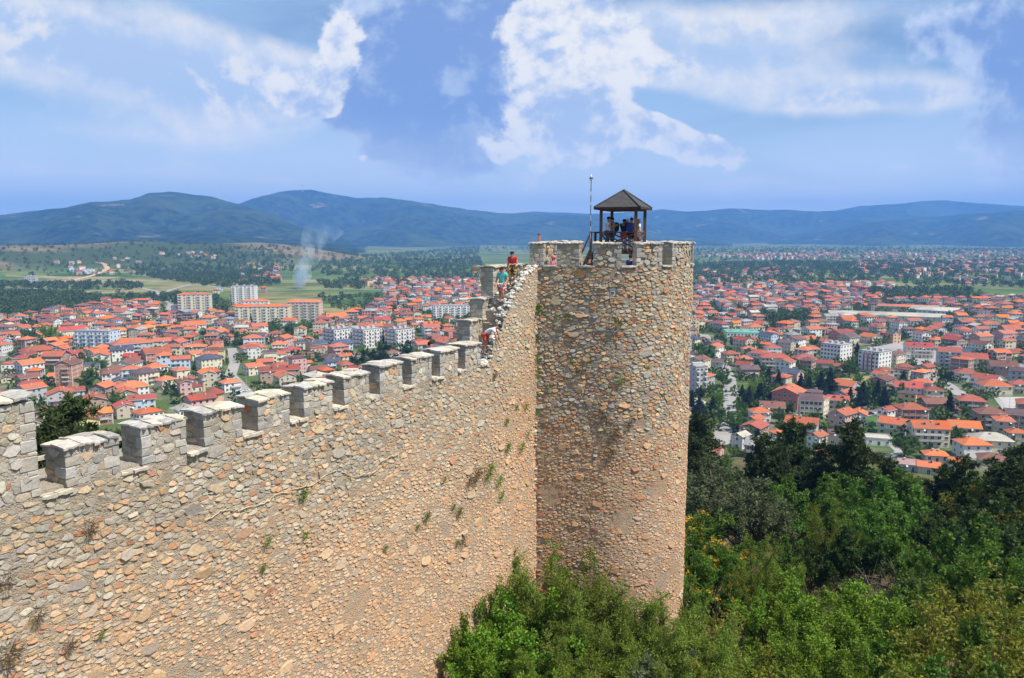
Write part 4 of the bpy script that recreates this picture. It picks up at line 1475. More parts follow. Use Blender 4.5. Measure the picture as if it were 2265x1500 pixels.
for z0_, z1_, q_ in ((FLOOR - 0.3, FLOOR - 0.004, _c), (FLOOR - 0.2, SILLT - 0.085, [tmapc(A_END, 0.08, 0), tmapc(A_T + 0.3, 0.09, 0), tmapc(A_T + 0.3, 0.7, 0), tmapc(A_END, 0.7, 0)])):
    lo_ = [(x_, y_, z0_) for x_, y_, _z in q_]; hi_ = [(x_, y_, z1_) for x_, y_, _z in q_]
    _b.poly(hi_); _b.poly(lo_[::-1])
    for k_ in range(4):
        _b.poly([lo_[k_], lo_[(k_ + 1) % 4], hi_[(k_ + 1) % 4], hi_[k_]])
_b.build('flank_parapet', 'concrete', tower_root)
# inner face of the far battlements gets stones too
def imap(A, B, h):
    A, B, h = np.broadcast_arrays(A, B, h)
    ph = A / TR
    return np.stack([TC.x + (TR - 0.62 - h) * np.sin(ph), TC.y - (TR - 0.62 - h) * np.cos(ph), B], -1)


fi = []
for a0, a1 in TMER:
    if (a0 + a1) / 2 > TR * deg(70):
        fi.append(stone_field(a0 + 0.05, a1 - 0.05, SILLT, TOP_Z - 0.05, 0.28, 0.2, imap, lambda A, B, g2: pick(g2, len(A), np.full(len(A), 1.0), np.full(len(A), 0.3), np.full(len(A), 0.04)), 400 + int(a0 * 7), None, 0.012, (0.012, 0.03), 0.15))
FI = [np.concatenate([f[k] for f in fi]) for k in range(4)]
stones_to_objects(FI, tower_root, 0, stuffname='inner_stones')
# floodlight lodged in the slot, with its stone lintel
c = Vector(tmapc(A_SLOT, 0.06, Z_SLOT - 0.15)); ph = A_SLOT / TR
fl = empty('floodlight', c, ph, 'small white floodlight sitting in the dark slot of the tower', 'floodlight')
MB().box(-0.09, 0.09, -0.07, 0.05, 0.05, 0.15).build('housing', 'lamp white', fl)
MB().box(-0.075, 0.075, -0.082, -0.072, 0.06, 0.14).build('lens', 'window glass', fl)
MB().bar((-0.1, 0, -0.05), (-0.1, 0, 0.1), 0.02).bar((0.1, 0, -0.05), (0.1, 0, 0.1), 0.02).bar((-0.1, 0, -0.04), (0.1, 0, -0.04), 0.03).build('bracket', 'lamp white', fl)
P, F = boulder(np.random.default_rng(4), (0.34, 0.08, 0.06))
lin = place('lintel', mesh_np('lintel', P, [F], ['stone'], tint=np.repeat(np.array([[0.36, 0.28, 0.17]]), len(P), 0)), tower_root, tmapc(A_SLOT, 0.03, Z_SLOT + 0.27), ph)
# short terracotta flue peeping over the battlements
q0 = tmapc(A_END + 0.6, 1.3, FLOOR)
d_ = ray(1192.5, 518)
tz = CAM_Z + d_.z * (q0[1] / d_.y)
fx = d_.x * (q0[1] / d_.y)
fr = empty('clay_flue', (fx, q0[1], FLOOR), 0, 'short red clay pipe standing up behind the tower battlements', 'pipe')
MB().tube([(0, 0, 0), (0, 0, tz - FLOOR)], [0.07, 0.06], 10).build('pipe', 'terracotta post', fr, True)
MB().lathe([(0.05, tz - FLOOR - 0.02), (0.085, tz - FLOOR - 0.02), (0.085, tz - FLOOR + 0.03), (0.04, tz - FLOOR + 0.03)], 10).build('rim', 'terracotta post', fr)

# ------------------------------------------------------------------ wooden lookout on the tower
def at_depth(px, py, y):
    d = ray(px, py)
    return Vector((d.x * y / d.y, y, CAM_Z + d.z * y / d.y))


# posts: near corner at 1407, left corner 1329, right corner 1427, far corner 1354
LX = TC.y + 0.1
pc = {'near': at_depth(1407, 458, LX - 1.35), 'left': at_depth(1330, 458, LX - 0.45), 'right': at_depth(1427, 458, LX + 0.65), 'far': at_depth(1354, 458, LX + 1.55)}
EAVE = pc['near'].z
cx = sum(p.x for p in pc.values()) / 4; cyy = sum(p.y for p in pc.values()) / 4
apex = at_depth(1381, 421, cyy)
lk = empty('lookout_pavilion', (cx, cyy, FLOOR), 0, 'brown timber lookout with four posts and pyramid shingle roof on the tower', 'pavilion')
lo = Vector((cx, cyy, FLOOR))


def lp(p, z=None):
    q_ = Vector(p) - lo
    if z is not None: q_.z = z - FLOOR
    return q_


names = ['near', 'right', 'far', 'left']
for k in names:
    MB().bar(lp(pc[k], FLOOR), lp(pc[k], EAVE + 0.05), 0.15).build('post', 'old wood', lk)
ctr = Vector((cx, cyy, 0))
cor = []
for k in names:
    v = Vector((pc[k].x - cx, pc[k].y - cyy, 0))
    cor.append(v)
# roof: eave corners overhang; each of four slopes carries its own shingle courses
OV = 1.32
ez = EAVE - FLOOR - 0.02
az_ = apex.z - FLOOR
ev = [Vector((c_.x * OV, c_.y * OV, ez)) for c_ in cor]
apx = Vector((0, 0, az_))
b = MB()
for k in range(4):
    b.poly([ev[k] - Vector((0, 0, 0.0)), ev[(k + 1) % 4], apx - Vector((0, 0, 0.05))])
b.poly([e_ for e_ in reversed(ev)])
rf = b.build('roof', 'dark wood', lk)
rows = 11
for k in range(4):
    A_, B_ = ev[k], ev[(k + 1) % 4]
    nrm = (B_ - A_).cross(apx - A_).normalized()
    if nrm.z < 0: nrm = -nrm
    for r_i in range(rows):
        f0, f1 = r_i / rows, min(1.0, (r_i + 1.25) / rows)
        L0, L1 = A_.lerp(apx, f0), A_.lerp(apx, f1); R0, R1 = B_.lerp(apx, f0), B_.lerp(apx, f1)
        wd_ = (R0 - L0).length
        n_ = max(1, int(wd_ / 0.34))
        up = nrm * 0.012
        for i in range(n_):
            g0, g1 = i / n_ + 0.004, (i + 1) / n_ - 0.004
            p0, p1 = L0.lerp(R0, g0), L0.lerp(R0, g1); p3, p2 = L1.lerp(R1, g0), L1.lerp(R1, g1)
            j = nrm * rnd.uniform(0, 0.004)
            mb = MB()
            mb.poly([p0 + up + j, p1 + up + j, p2 + nrm * 0.006, p3 + nrm * 0.006])
            mb.poly([p0 + nrm * 0.002, p1 + nrm * 0.002, p1 + up + j, p0 + up + j])
            mb.build('shingle', 'shingle', rf)
    MB().bar(A_ + Vector((0, 0, -0.03)), B_ + Vector((0, 0, -0.03)), 0.05, 0.12).build('fascia', 'dark wood', lk)
    MB().bar(A_ * 1.0 + Vector((0, 0, 0.05)), apx + Vector((0, 0, 0.03)), 0.09, 0.05).build('hip_cap', 'shingle', lk)
    c0, c1 = cor[k], cor[(k + 1) % 4]
    MB().bar(Vector((c0.x, c0.y, ez - 0.08)), Vector((c1.x, c1.y, ez - 0.08)), 0.12, 0.14).build('beam', 'old wood', lk)
    # rafters' tails
    for f in (0.25, 0.5, 0.75):
        m0 = c0.lerp(c1, f); 
        MB().bar(Vector((m0.x * 0.9, m0.y * 0.9, ez + 0.02)), Vector((m0.x * 1.28, m0.y * 1.28, ez - 0.07)), 0.07, 0.09).build('rafter', 'old wood', lk)
dk = DECK - FLOOR
MB().bar(Vector((cor[0].x, cor[0].y, dk - 0.12)), Vector((cor[3].x, cor[3].y, dk - 0.12)), 0.12, 0.2).build('deck_beam', 'old wood', lk)
MB().bar(Vector((cor[0].x, cor[0].y, dk - 0.13)), Vector((cor[1].x, cor[1].y, dk - 0.13)), 0.12, 0.2).build('deck_beam', 'old wood', lk)
MB().bar(Vector((cor[1].x, cor[1].y, dk - 0.12)), Vector((cor[2].x, cor[2].y, dk - 0.12)), 0.12, 0.2).build('deck_beam', 'old wood', lk)
MB().bar(Vector((cor[2].x, cor[2].y, dk - 0.13)), Vector((cor[3].x, cor[3].y, dk - 0.13)), 0.12, 0.2).build('deck_beam', 'old wood', lk)
for i in range(14):
    f0, f1 = i / 14 + 0.004, (i + 1) / 14 - 0.004
    a0, a1 = cor[0].lerp(cor[3], f0), cor[0].lerp(cor[3], f1); b0, b1 = cor[1].lerp(cor[2], f0), cor[1].lerp(cor[2], f1)
    mb = MB()
    for z_ in (dk - 0.03, dk):
        pts = [Vector((p.x, p.y, z_)) for p in (a0, a1, b1, b0)]
        mb.poly(pts if z_ == dk else pts[::-1])
    for p, q_ in ((a0, a1), (a1, b1), (b1, b0), (b0, a0)):
        mb.poly([(p.x, p.y, dk - 0.03), (q_.x, q_.y, dk - 0.03), (q_.x, q_.y, dk), (p.x, p.y, dk)])
    mb.build('deck_plank', 'old wood', lk)
RAIL = at_depth(1370, 514, LX).z - FLOOR
for k in range(4):
    c0, c1 = cor[k], cor[(k + 1) % 4]
    MB().bar(Vector((c0.x, c0.y, RAIL)), Vector((c1.x, c1.y, RAIL)), 0.07, 0.07).build('handrail', 'old wood', lk)
    MB().bar(Vector((c0.x, c0.y, RAIL - 0.05)), Vector((c1.x, c1.y, dk + 0.1)), 0.05, 0.07).build('brace', 'old wood', lk)
    MB().bar(Vector((c0.x * 1.01, c0.y * 1.01, dk + 0.1)), Vector((c1.x * 1.01, c1.y * 1.01, RAIL - 0.05)), 0.05, 0.07).build('brace', 'old wood', lk)
# stair up to the deck at its left
pa = at_depth(1307, 516, LX - 0.75) - lo; pb = at_depth(1317, 516, LX + 0.2) - lo
for p in (pa, pb):
    MB().bar(Vector((p.x, p.y, 0)), Vector((p.x, p.y, RAIL + 0.02)), 0.12).build('newel', 'dark wood', lk)
MB().bar(Vector((pa.x, pa.y, RAIL)), Vector((cor[3].x, cor[3].y, RAIL)), 0.07).build('handrail', 'dark wood', lk)
MB().bar(Vector((pb.x, pb.y, RAIL - 0.02)), Vector((cor[3].x, cor[3].y + 0.5, RAIL - 0.02)), 0.07).build('handrail', 'dark wood', lk)
foot = Vector((pa.x - 0.9, pa.y - 0.5, 0.0))
MB().bar(foot + Vector((0, 0, 0.9)), Vector((pa.x, pa.y, RAIL)), 0.06).build('stair_rail', 'dark wood', lk)
MB().bar(foot, Vector((pa.x, pa.y, dk - 0.05)), 0.06, 0.2).build('stringer', 'dark wood', lk)
foot2 = foot + (pb - pa)
MB().bar(Vector((foot2.x, foot2.y, 0)), Vector((pb.x, pb.y, dk - 0.05)), 0.06, 0.2).build('stringer', 'dark wood', lk)
for i in range(6):
    f = (i + 0.7) / 6.5
    a_ = foot.lerp(Vector((pa.x, pa.y, dk)), f); b_ = Vector((foot2.x, foot2.y, 0)).lerp(Vector((pb.x, pb.y, dk)), f)
    MB().bar(a_, b_, 0.22, 0.04).build('tread', 'old wood', lk)
b = MB()
b.poly([Vector((pa.x, pa.y, dk - 0.05)), Vector((pb.x, pb.y, dk - 0.05)), Vector((cor[2].x, cor[2].y, dk - 0.05)), Vector((cor[3].x, cor[3].y, dk - 0.05))])
b.build('landing', 'old wood', lk)
# long diagonal brace seen in the opening, and coin telescope
MB().bar(Vector((cor[0].x - 0.75, cor[0].y + 0.1, dk + 0.42)), Vector((cor[0].x, cor[0].y - 0.05, dk - 0.55)), 0.05, 0.08).build('knee_brace', 'old wood', lk)

# mast with a small lamp, banded paint
mbp = at_depth(1306, 512, LX - 0.8); mtop = at_depth(1306.5, 392, LX - 0.8)
ms = empty('light_mast', (mbp.x, mbp.y, FLOOR), 0, 'thin banded metal mast with a small lamp beside the lookout', 'mast')
hh = mtop.z - FLOOR
bands = [(0, 0.42, 'dark metal'), (0.42, 0.445, 'mast red'), (0.445, 0.50, 'mast paint'), (0.50, 0.515, 'dark metal'), (0.515, 0.56, 'mast paint'), (0.56, 0.61, 'dark metal'), (0.61, 0.66, 'mast paint'), (0.66, 0.70, 'dark metal'), (0.70, 0.75, 'dark metal'), (0.75, 0.78, 'mast paint'), (0.78, 0.84, 'dark metal'), (0.84, 0.87, 'mast paint'), (0.87, 0.97, 'dark metal')]
for a0, a1, mm in bands:
    MB().tube([(0, 0, hh * a0), (0, 0, hh * a1)], [0.022, 0.02], 8, 0, False).build('pole_band', mm, ms, True)
MB().lathe([(0.01, hh * 0.965), (0.05, hh * 0.965), (0.09, hh * 0.985), (0.075, hh), (0.03, hh + 0.05), (0.012, hh + 0.16), (0.0, hh + 0.17)], 12).build('lamp_head', 'lamp white', ms, True)
MB().lathe([(0.095, hh * 0.985), (0.10, hh * 0.992), (0.05, hh + 0.035)], 12).build('lamp_cap', 'dark metal', ms, True)

# ------------------------------------------------------------------ labels by neighbourhood: what it looks like, then where one finds it
REG = []
ANCHORS = []          # (pixel x, pixel y, phrase, set of nouns it serves)
ORD = ['nearest', 'second', 'third', 'fourth', 'fifth', 'sixth', 'seventh', 'eighth', 'ninth', 'tenth', 'eleventh', 'twelfth', 'thirteenth', 'fourteenth', 'fifteenth', 'sixteenth', 'seventeenth', 'eighteenth', 'nineteenth', 'twentieth'] + ['%dth' % k for k in range(21, 90)]


def register(o, desc, noun, cat, group, pos, dz=0.0):
    px, py, _ = project((pos[0], pos[1], pos[2] + dz))
    o['category'] = cat
    if group: o['group'] = group
    REG.append((o, desc, noun, px, py))


def finish_labels():
    buckets = {}
    for o, desc, noun, px, py in REG:
        best = min((a for a in ANCHORS if noun in a[3]), key=lambda a: math.hypot(a[0] - px, (a[1] - py) * 2.0))
        dx, dy = px - best[0], (py - best[1]) * 2.0
        w = ('right of' if dx > 0 else 'left of') if abs(dx) >= abs(dy) else ('in front of' if dy > 0 else 'beyond')
        buckets.setdefault((noun, best[2], w), []).append((math.hypot(dx, dy), id(o), o, desc))
    for (noun, an, w), lst in buckets.items():
        lst.sort(key=lambda q_: q_[:2])
        for k, (_, _, o, desc) in enumerate(lst):
            o['label'] = '%s, %s %s %s %s' % (desc, ORD[k], noun, w, an)


# ------------------------------------------------------------------ plants
def leaves_np(P, D, L, Wd, g, face=None):
    """P bases (n,3), D directions (n,3): one folded rhombus leaf each"""
    n = len(P)
    D = D / (np.linalg.norm(D, axis=1, keepdims=True) + 1e-9)
    R = g.normal(0, 1, (n, 3))
    R[:, 2] *= 0.5
    S = np.cross(D, R); S /= (np.linalg.norm(S, axis=1, keepdims=True) + 1e-9)
    L = np.asarray(L).reshape(-1, 1) * g.uniform(0.7, 1.3, (n, 1)); Wd = np.asarray(Wd).reshape(-1, 1) * g.uniform(0.7, 1.3, (n, 1))
    N = np.cross(S, D)
    mid = P + D * L * 0.45 + N * L * 0.06
    V = np.stack([P, mid + S * Wd * 0.5, P + D * L, mid - S * Wd * 0.5], 1).reshape(-1, 3)
    Q = np.arange(4 * n).reshape(n, 4)
    return V, Q


def spray_tree(name, seed, height, spread, base_h, limbs, twigs, leaves, L, Wd, leafmat, barkmat='bark', droop=0.0, up=0.35, twlen=0.3, sparse=1.0, extra=None, fill=0.35):
    """limbs from the base, twigs along the limbs, leaves along the twigs"""
    g = np.random.default_rng(seed)
    wood = MB()
    LP, LD, LT = [], [], []
    stems = 1 if base_h > 0.12 * height else 3
    tr = 0.022 * height + 0.02
    if stems == 1:
        wood.tube([(0, 0, -0.4), (g.normal(0, .03), g.normal(0, .03), base_h * 0.5), (g.normal(0, .06), g.normal(0, .06), base_h)], [tr * 1.4, tr, tr * 0.9], 7)
    twP, twD, twT = [], [], []
    for k in range(limbs):
        az_ = 2 * math.pi * (k + g.uniform(-0.3, 0.3)) / limbs * 1.0 + (k % 3) * 0.7
        e = g.beta(1.3, 1.1)
        rad = spread * (0.25 + 0.75 * math.sqrt(1 - (e * 0.92) ** 2)) * g.uniform(0.72, 1.12)
        top = base_h + (height - base_h) * (0.18 + 0.82 * e) * g.uniform(0.82, 1.08)
        end = np.array([rad * math.cos(az_), rad * math.sin(az_), top])
        st = np.array([g.normal(0, 0.05), g.normal(0, 0.05), base_h * g.uniform(0.5, 1.0)]) if stems == 1 else np.array([g.normal(0, spread * 0.12), g.normal(0, spread * 0.12), -0.2])
        ctl = st * 0.5 + end * 0.5 + np.array([0, 0, (height - base_h) * g.uniform(0.04, 0.2)])
        f = np.linspace(0, 1, 6)[:, None]
        C = (1 - f) ** 2 * st + 2 * f * (1 - f) * ctl + f ** 2 * end
        C[1:-1] += g.normal(0, 0.03 * spread, (4, 3))
        r0 = tr * g.uniform(0.35, 0.6)
        wood.tube(C, list(np.linspace(r0, r0 * 0.18, 6)), 5, 0, False)
        cl = g.random()
        for j in range(twigs):
            u = fill + (1 - fill) * (j + g.random()) / twigs
            p = np.array([np.interp(u, f[:, 0], C[:, i]) for i in range(3)])
            d = C[min(5, int(u * 5) + 1)] - C[min(4, int(u * 5))]
            d = d / (np.linalg.norm(d) + 1e-6)
            dd = d * 0.6 + g.normal(0, 0.75, 3) + np.array([0, 0, up])
            dd /= np.linalg.norm(dd)
            ln = twlen * spread * g.uniform(0.5, 1.25) * (1.15 - 0.5 * u)
            twP.append(p); twD.append(dd * ln); twT.append(np.clip(cl * 0.5 + g.random() * 0.5, 0, 1))
    twP, twD, twT = np.array(twP), np.array(twD), np.array(twT)
    for p, d in zip(twP[::3], twD[::3]):
        wood.tube([p, p + d], [0.012 * height * 0.12 + 0.004, 0.003], 3, 0, False)
    n = int(leaves * sparse)
    idx = np.repeat(np.arange(len(twP)), n)
    u = g.random(len(idx)) ** 0.8
    B = twP[idx] + twD[idx] * u[:, None] + np.stack([np.zeros(len(idx)), np.zeros(len(idx)), -droop * u ** 2 * np.linalg.norm(twD[idx], axis=1)], 1) + g.normal(0, 0.10 * twlen * spread, (len(idx), 3))
    D = twD[idx] / (np.linalg.norm(twD[idx], axis=1, keepdims=True)) * 0.5 + g.normal(0, 0.6, (len(idx), 3)) + np.array([0, 0, -droop])
    V, Q = leaves_np(B, D, L, Wd, g)
    tint = np.repeat(np.clip(twT[idx] * 0.75 + g.random(len(idx)) * 0.35, 0, 1), 4)
    crown = mesh_np(name + '_crown', V, [Q], [leafmat], tint=tint)
    parts = [('trunk', wood.mesh(name + '_trunk', barkmat)), ('crown', crown)]
    if extra:
        ends = twP + twD
        sel = g.choice(len(ends), min(len(ends), extra[1]), replace=False)
        B = np.repeat(ends[sel], 26, 0) + g.normal(0, 0.09, (len(sel) * 26, 3)) * np.array([1, 1, 0.7]) + np.array([0, 0, 0.1])
        V, Q = leaves_np(B, g.normal(0, 1, B.shape), 0.12, 0.07, g)
        parts.append(('blossom', mesh_np(name + '_blossom', V, [Q], [extra[0]], tint=g.random(len(V)))))
    return parts


def pine_tree(name, seed, height, spread, mat, dens=1.0, conic=0.0, nl=0.26):
    g = np.random.default_rng(seed)
    wood = MB()
    wood.tube([(0, 0, -0.5), (g.normal(0, .1), g.normal(0, .1), height * 0.5), (0, 0, height * 0.97)], [0.018 * height, 0.012 * height, 0.02], 7)
    tp, td = [], []
    nw = int(15 * dens)
    for w in range(nw):
        f = 0.16 + 0.82 * (w + g.uniform(-0.3, 0.3)) / nw
        z = height * f
        shape = (1 - f) ** (0.55 + conic) * (0.75 + 0.25 * math.sin(w * 2.1)) * min(1.0, 0.35 + f * 2.4)
        k = 6 if f < 0.8 else 4
        for j in range(k):
            az_ = 2 * math.pi * (j + g.uniform(-0.3, 0.3)) / k + w * 1.3
            ln = spread * shape * g.uniform(0.6, 1.2) + 0.15
            rise = 0.05 + 0.45 * f * (1 - conic) + g.normal(0, 0.08) - 0.12 * conic
            end = np.array([math.cos(az_) * ln, math.sin(az_) * ln, z + rise * ln])
            st = np.array([0, 0, z])
            mid = (st + end) / 2 + np.array([0, 0, -0.06 * ln])
            wood.tube([st, mid, end], [0.03 + 0.006 * height * (1 - f), 0.02, 0.008], 4, 0, False)
            nt = max(4, int(15 * ln * dens / max(0.6, spread * 0.35)))
            for q_ in range(nt):
                u = 0.3 + 0.7 * g.random()
                p = st * (1 - u) + end * u + g.normal(0, 1, 3) * np.array([0.16, 0.16, 0.07]) * ln
                tp.append(p)
                d = (end - st) / (ln + 1e-6) * 0.6 + np.array([0, 0, 0.6]) + g.normal(0, 0.3, 3)
                td.append(d / np.linalg.norm(d))
    for q_ in range(10):
        tp.append(np.array([g.normal(0, 0.1), g.normal(0, 0.1), height * g.uniform(0.93, 1.0)])); td.append(np.array([0, 0, 1.0]))
    tp, td = np.array(tp), np.array(td)
    m_ = 13
    idx = np.repeat(np.arange(len(tp)), m_)
    B = tp[idx] + td[idx] * g.uniform(-0.25, 0.25, (len(idx), 1)) * nl * 2
    D = td[idx] * 0.55 + g.normal(0, 0.75, (len(idx), 3))
    V, Q = leaves_np(B, D, nl * 1.25, nl * 0.34, g)
    tint = np.repeat(np.clip(np.repeat(g.random(len(tp)), m_) * 0.7 + g.random(len(idx)) * 0.4, 0, 1), 4)
    return [('trunk', wood.mesh(name + '_trunk', 'bark')), ('crown', mesh_np(name + '_crown', V, [Q], [mat], tint=tint))]


def twig_bush(name, seed, height, spread):
    g = np.random.default_rng(seed)
    b = MB()
    for k in range(46):
        az_ = g.uniform(0, 6.3); e = g.uniform(0.25, 1.0)
        end = np.array([spread * math.cos(az_) * g.uniform(0.3, 1), spread * math.sin(az_) * g.uniform(0.3, 1), height * e])
        mid = end * 0.5 + g.normal(0, 0.14 * spread, 3)
        b.tube([(0, 0, -0.2), mid, end], [0.035, 0.018, 0.005], 4, 0, False)
        for j in range(6):
            u = g.uniform(0.35, 1.0)
            p = mid * (1 - u) + end * u
            q_ = p + g.normal(0, 0.22 * spread, 3) + np.array([0, 0, 0.1])
            b.tube([p, q_], [0.010, 0.003], 3, 0, False)
    V, Q = leaves_np(g.normal(0, 1, (500, 3)) * np.array([spread * .45, spread * .45, height * .22]) + np.array([0, 0, height * .55]), g.normal(0, 1, (500, 3)), 0.10, 0.05, g)
    return [('branches', b.mesh(name + '_branches', 'pale bark')), ('leaves', mesh_np(name + '_leaves', V, [Q], ['dry'], tint=g.random(len(V))))]


PROTO = {}
PROTO['willow'] = [spray_tree('willow', 1000 + k, 6.5, 2.6, 0.3, 15, 24, 46, 0.17, 0.042, 'leaf willow', 'bark', 0.25, 0.45, 0.34) for k in range(2)]
PROTO['bright'] = [spray_tree('bright', 1010 + k, 5.0, 2.5, 0.3, 15, 22, 40, 0.145, 0.085, 'leaf bright', 'bark', 0.12, 0.35, 0.33) for k in range(2)]
PROTO['mid'] = [spray_tree('mid', 1020 + k, 6.0, 2.7, 1.0, 14, 20, 36, 0.20, 0.12, 'leaf mid', 'bark', 0.1, 0.3, 0.34) for k in range(2)]
PROTO['grey'] = [spray_tree('grey', 1030, 6.0, 3.0, 1.0, 16, 22, 40, 0.20, 0.09, 'leaf grey', 'pale bark', 0.3, 0.3, 0.36)]
PROTO['yellow'] = [spray_tree('yellow', 1040, 5.0, 2.6, 0.9, 12, 16, 26, 0.16, 0.075, 'leaf yellow', 'bark', 0.1, 0.3, 0.34)]
PROTO['dark'] = [spray_tree('dark', 1050, 6.5, 2.6, 1.0, 14, 20, 38, 0.22, 0.14, 'leaf dark', 'bark', 0.1, 0.3, 0.34)]
PROTO['sumac'] = [spray_tree('sumac', 1060, 5.5, 2.3, 0.9, 11, 16, 34, 0.30, 0.075, 'leaf mid', 'bark', 0.25, 0.3, 0.38, 1.0, ('flower orange', 30))]
PROTO['pine'] = [pine_tree('pine', 1070 + k, 10.0, 3.1, 'needle') for k in range(2)]
PROTO['cedar'] = [pine_tree('cedar', 1080 + k, 11.0, 3.4, 'needle blue', 1.15, 0.35, 0.34) for k in range(2)]
PROTO['twigs'] = [twig_bush('twigs', 1090, 2.6, 1.7)]
PROTO_H = {'willow': 6.5, 'bright': 5.0, 'mid': 6.0, 'grey': 6.0, 'yellow': 5.0, 'dark': 6.5, 'sumac': 5.5, 'pine': 10.0, 'cedar': 11.0, 'twigs': 2.6}
LOOK = {'willow': ('narrow-leaved light green shrub', 'shrub', 'shrub'), 'bright': ('leafy bright green bush', 'bush', 'shrub'), 'mid': ('bushy mid green tree', 'tree', 'tree'), 'grey': ('grey-green drooping tree', 'tree', 'tree'),
        'yellow': ('thin yellowish green tree', 'tree', 'tree'), 'dark': ('dense dark green tree', 'tree', 'tree'), 'sumac': ('feathery tree with orange blossom tufts', 'tree', 'tree'), 'pine': ('ragged dark pine tree', 'pine', 'pine'),
        'cedar': ('dark blue-green conifer', 'conifer', 'conifer'), 'twigs': ('bare grey twiggy bush', 'bush', 'shrub')}
NM = {'willow': 'willow_shrub', 'bright': 'leafy_bush', 'mid': 'broadleaf_tree', 'grey': 'elm_tree', 'yellow': 'almond_tree', 'dark': 'dark_tree', 'sumac': 'sumac_tree', 'pine': 'pine_tree', 'cedar': 'conifer_tree', 'twigs': 'bare_bush'}


def put_tree(kind, x, y, height, wide=1.0, z=None, group=None):
    z = H(x, y) if z is None else z
    P = rnd.choice(PROTO[kind])
    s = height / PROTO_H[kind]
    o = empty(NM[kind], (x, y, z - 0.05), rnd.uniform(0, 6.28))
    o.scale = (s * wide, s * wide, s)
    for nm, me in P:
        place(nm, me, o)
    desc, noun, cat = LOOK[kind]
    size = 'tall ' if height > 8.5 else 'small ' if height < 3.6 else ''
    register(o, size + desc, noun, cat, group, (x, y, z), height * 0.6)
    return o


SLOPE = 'plants on the castle slope'


def tree_top(kind, px, py, dist, wide=1.0, group=SLOPE):
    """stands on the terrain at this distance, its tip on this line of sight"""
    d = ray(px, py)
    k = dist / math.hypot(d.x, d.y)
    p = d * k
    top = CAM_Z + p.z
    z = H(p.x, p.y)
    return put_tree(kind, p.x, p.y, max(0.8, top - z), wide, z, group)


for a in [('willow', 1215, 1195, 35.6), ('willow', 1262, 1215, 34.8), ('willow', 1310, 1262, 34.2), ('willow', 1390, 1285, 33.4), ('willow', 1468, 1268, 33.6), ('willow', 1430, 1330, 31.5), ('bright', 1160, 1310, 32.6), ('bright', 1080, 1345, 32.4, 0.9), ('bright', 1060, 1255, 34.6, 0.55), ('bright', 1035, 1400, 31.5, 0.8), ('bright', 1025, 1300, 33.6, 0.5), ('bright', 1050, 1450, 30.0, 0.8),
          ('willow', 1545, 1325, 31.5), ('yellow', 1640, 1430, 29.5), ('willow', 1290, 1370, 30.5), ('grey', 1500, 1450, 28.5), ('bright', 1130, 1420, 30.2), ('willow', 1210, 1400, 30.0), ('willow', 1370, 1430, 28.8), ('willow', 1590, 1400, 30.0), ('willow', 1520, 1390, 30.2, 1.1), ('willow', 1450, 1420, 29.2, 1.1), ('yellow', 1600, 1350, 33.5),
          ('grey', 1590, 1028, 76, 1.5), ('grey', 1650, 1075, 72, 1.2), ('sumac', 1555, 1128, 50, 1.1), ('sumac', 1528, 1215, 46), ('sumac', 1580, 1200, 47, 0.9), ('willow', 1690, 1172, 48, 0.95), ('willow', 1650, 1240, 46, 0.8), ('willow', 1735, 1215, 48, 0.8),
          ('bright', 1690, 1310, 42), ('bright', 1790, 1300, 41, 1.1), ('bright', 1850, 1265, 42.5, 1.2), ('bright', 1930, 1330, 40, 1.2), ('bright', 1880, 1380, 37, 1.2), ('bright', 1780, 1400, 36, 1.1), ('mid', 1980, 1400, 36), ('bright', 1830, 1440, 34, 1.1), ('bright', 1720, 1430, 34),
          ('willow', 1840, 1098, 66, 0.8), ('mid', 1790, 1050, 88), ('mid', 1740, 1068, 84), ('mid', 1920, 1090, 74), ('dark', 1900, 1155, 62), ('mid', 1955, 1120, 68), ('mid', 2000, 1050, 95, 1.2), ('mid', 1905, 1042, 98, 1.2), ('mid', 2070, 1036, 104, 1.2), ('dark', 2110, 1110, 78, 1.2), ('dark', 2180, 1140, 68, 1.2),
          ('mid', 2130, 1150, 62), ('yellow', 2190, 1075, 86), ('dark', 2240, 1090, 74, 1.2), ('dark', 2280, 1060, 88, 1.3), ('mid', 2235, 1170, 58), ('twigs', 1985, 1262, 51, 1.0), 
          ('yellow', 2150, 1335, 36.5, 1.1), ('yellow', 2235, 1290, 40, 1.2), ('mid', 2090, 1235, 51), ('mid', 1760, 1180, 60, 0.9), ('mid', 2210, 1220, 51), ('mid', 2030, 1290, 45, 0.9), ('mid', 2260, 1380, 36), ('yellow', 2110, 1430, 33.5), ('bright', 1960, 1460, 33), ('mid', 2040, 1480, 32), ('dark', 1800, 1180, 58, 0.9), 
          ('pine', 1752, 925, 118, 1.25), ('pine', 1692, 958, 112, 1.1), ('pine', 1722, 985, 106, 1.1), ('pine', 1888, 930, 106, 1.1), ('pine', 1822, 972, 110), ('pine', 1545, 915, 122, 1.3), ('pine', 1528, 960, 112, 1.2), ('pine', 2140, 1008, 104, 1.1), ('pine', 2240, 1010, 88, 1.2), ('pine', 2262, 985, 124, 1.2), ('pine', 2090, 1025, 112), ('pine', 1970, 1010, 120, 1.1), ('pine', 2205, 1030, 108),
          ('pine', 152, 872, 66, 1.15), ('pine', 105, 925, 58, 1.1), ('pine', 208, 940, 72, 1.1), ('pine', 268, 955, 64, 1.1), ('pine', 62, 960, 58, 1.2), ('pine', 180, 985, 54, 1.2), ('pine', 130, 985, 50, 1.2)]:
    tree_top(*a)
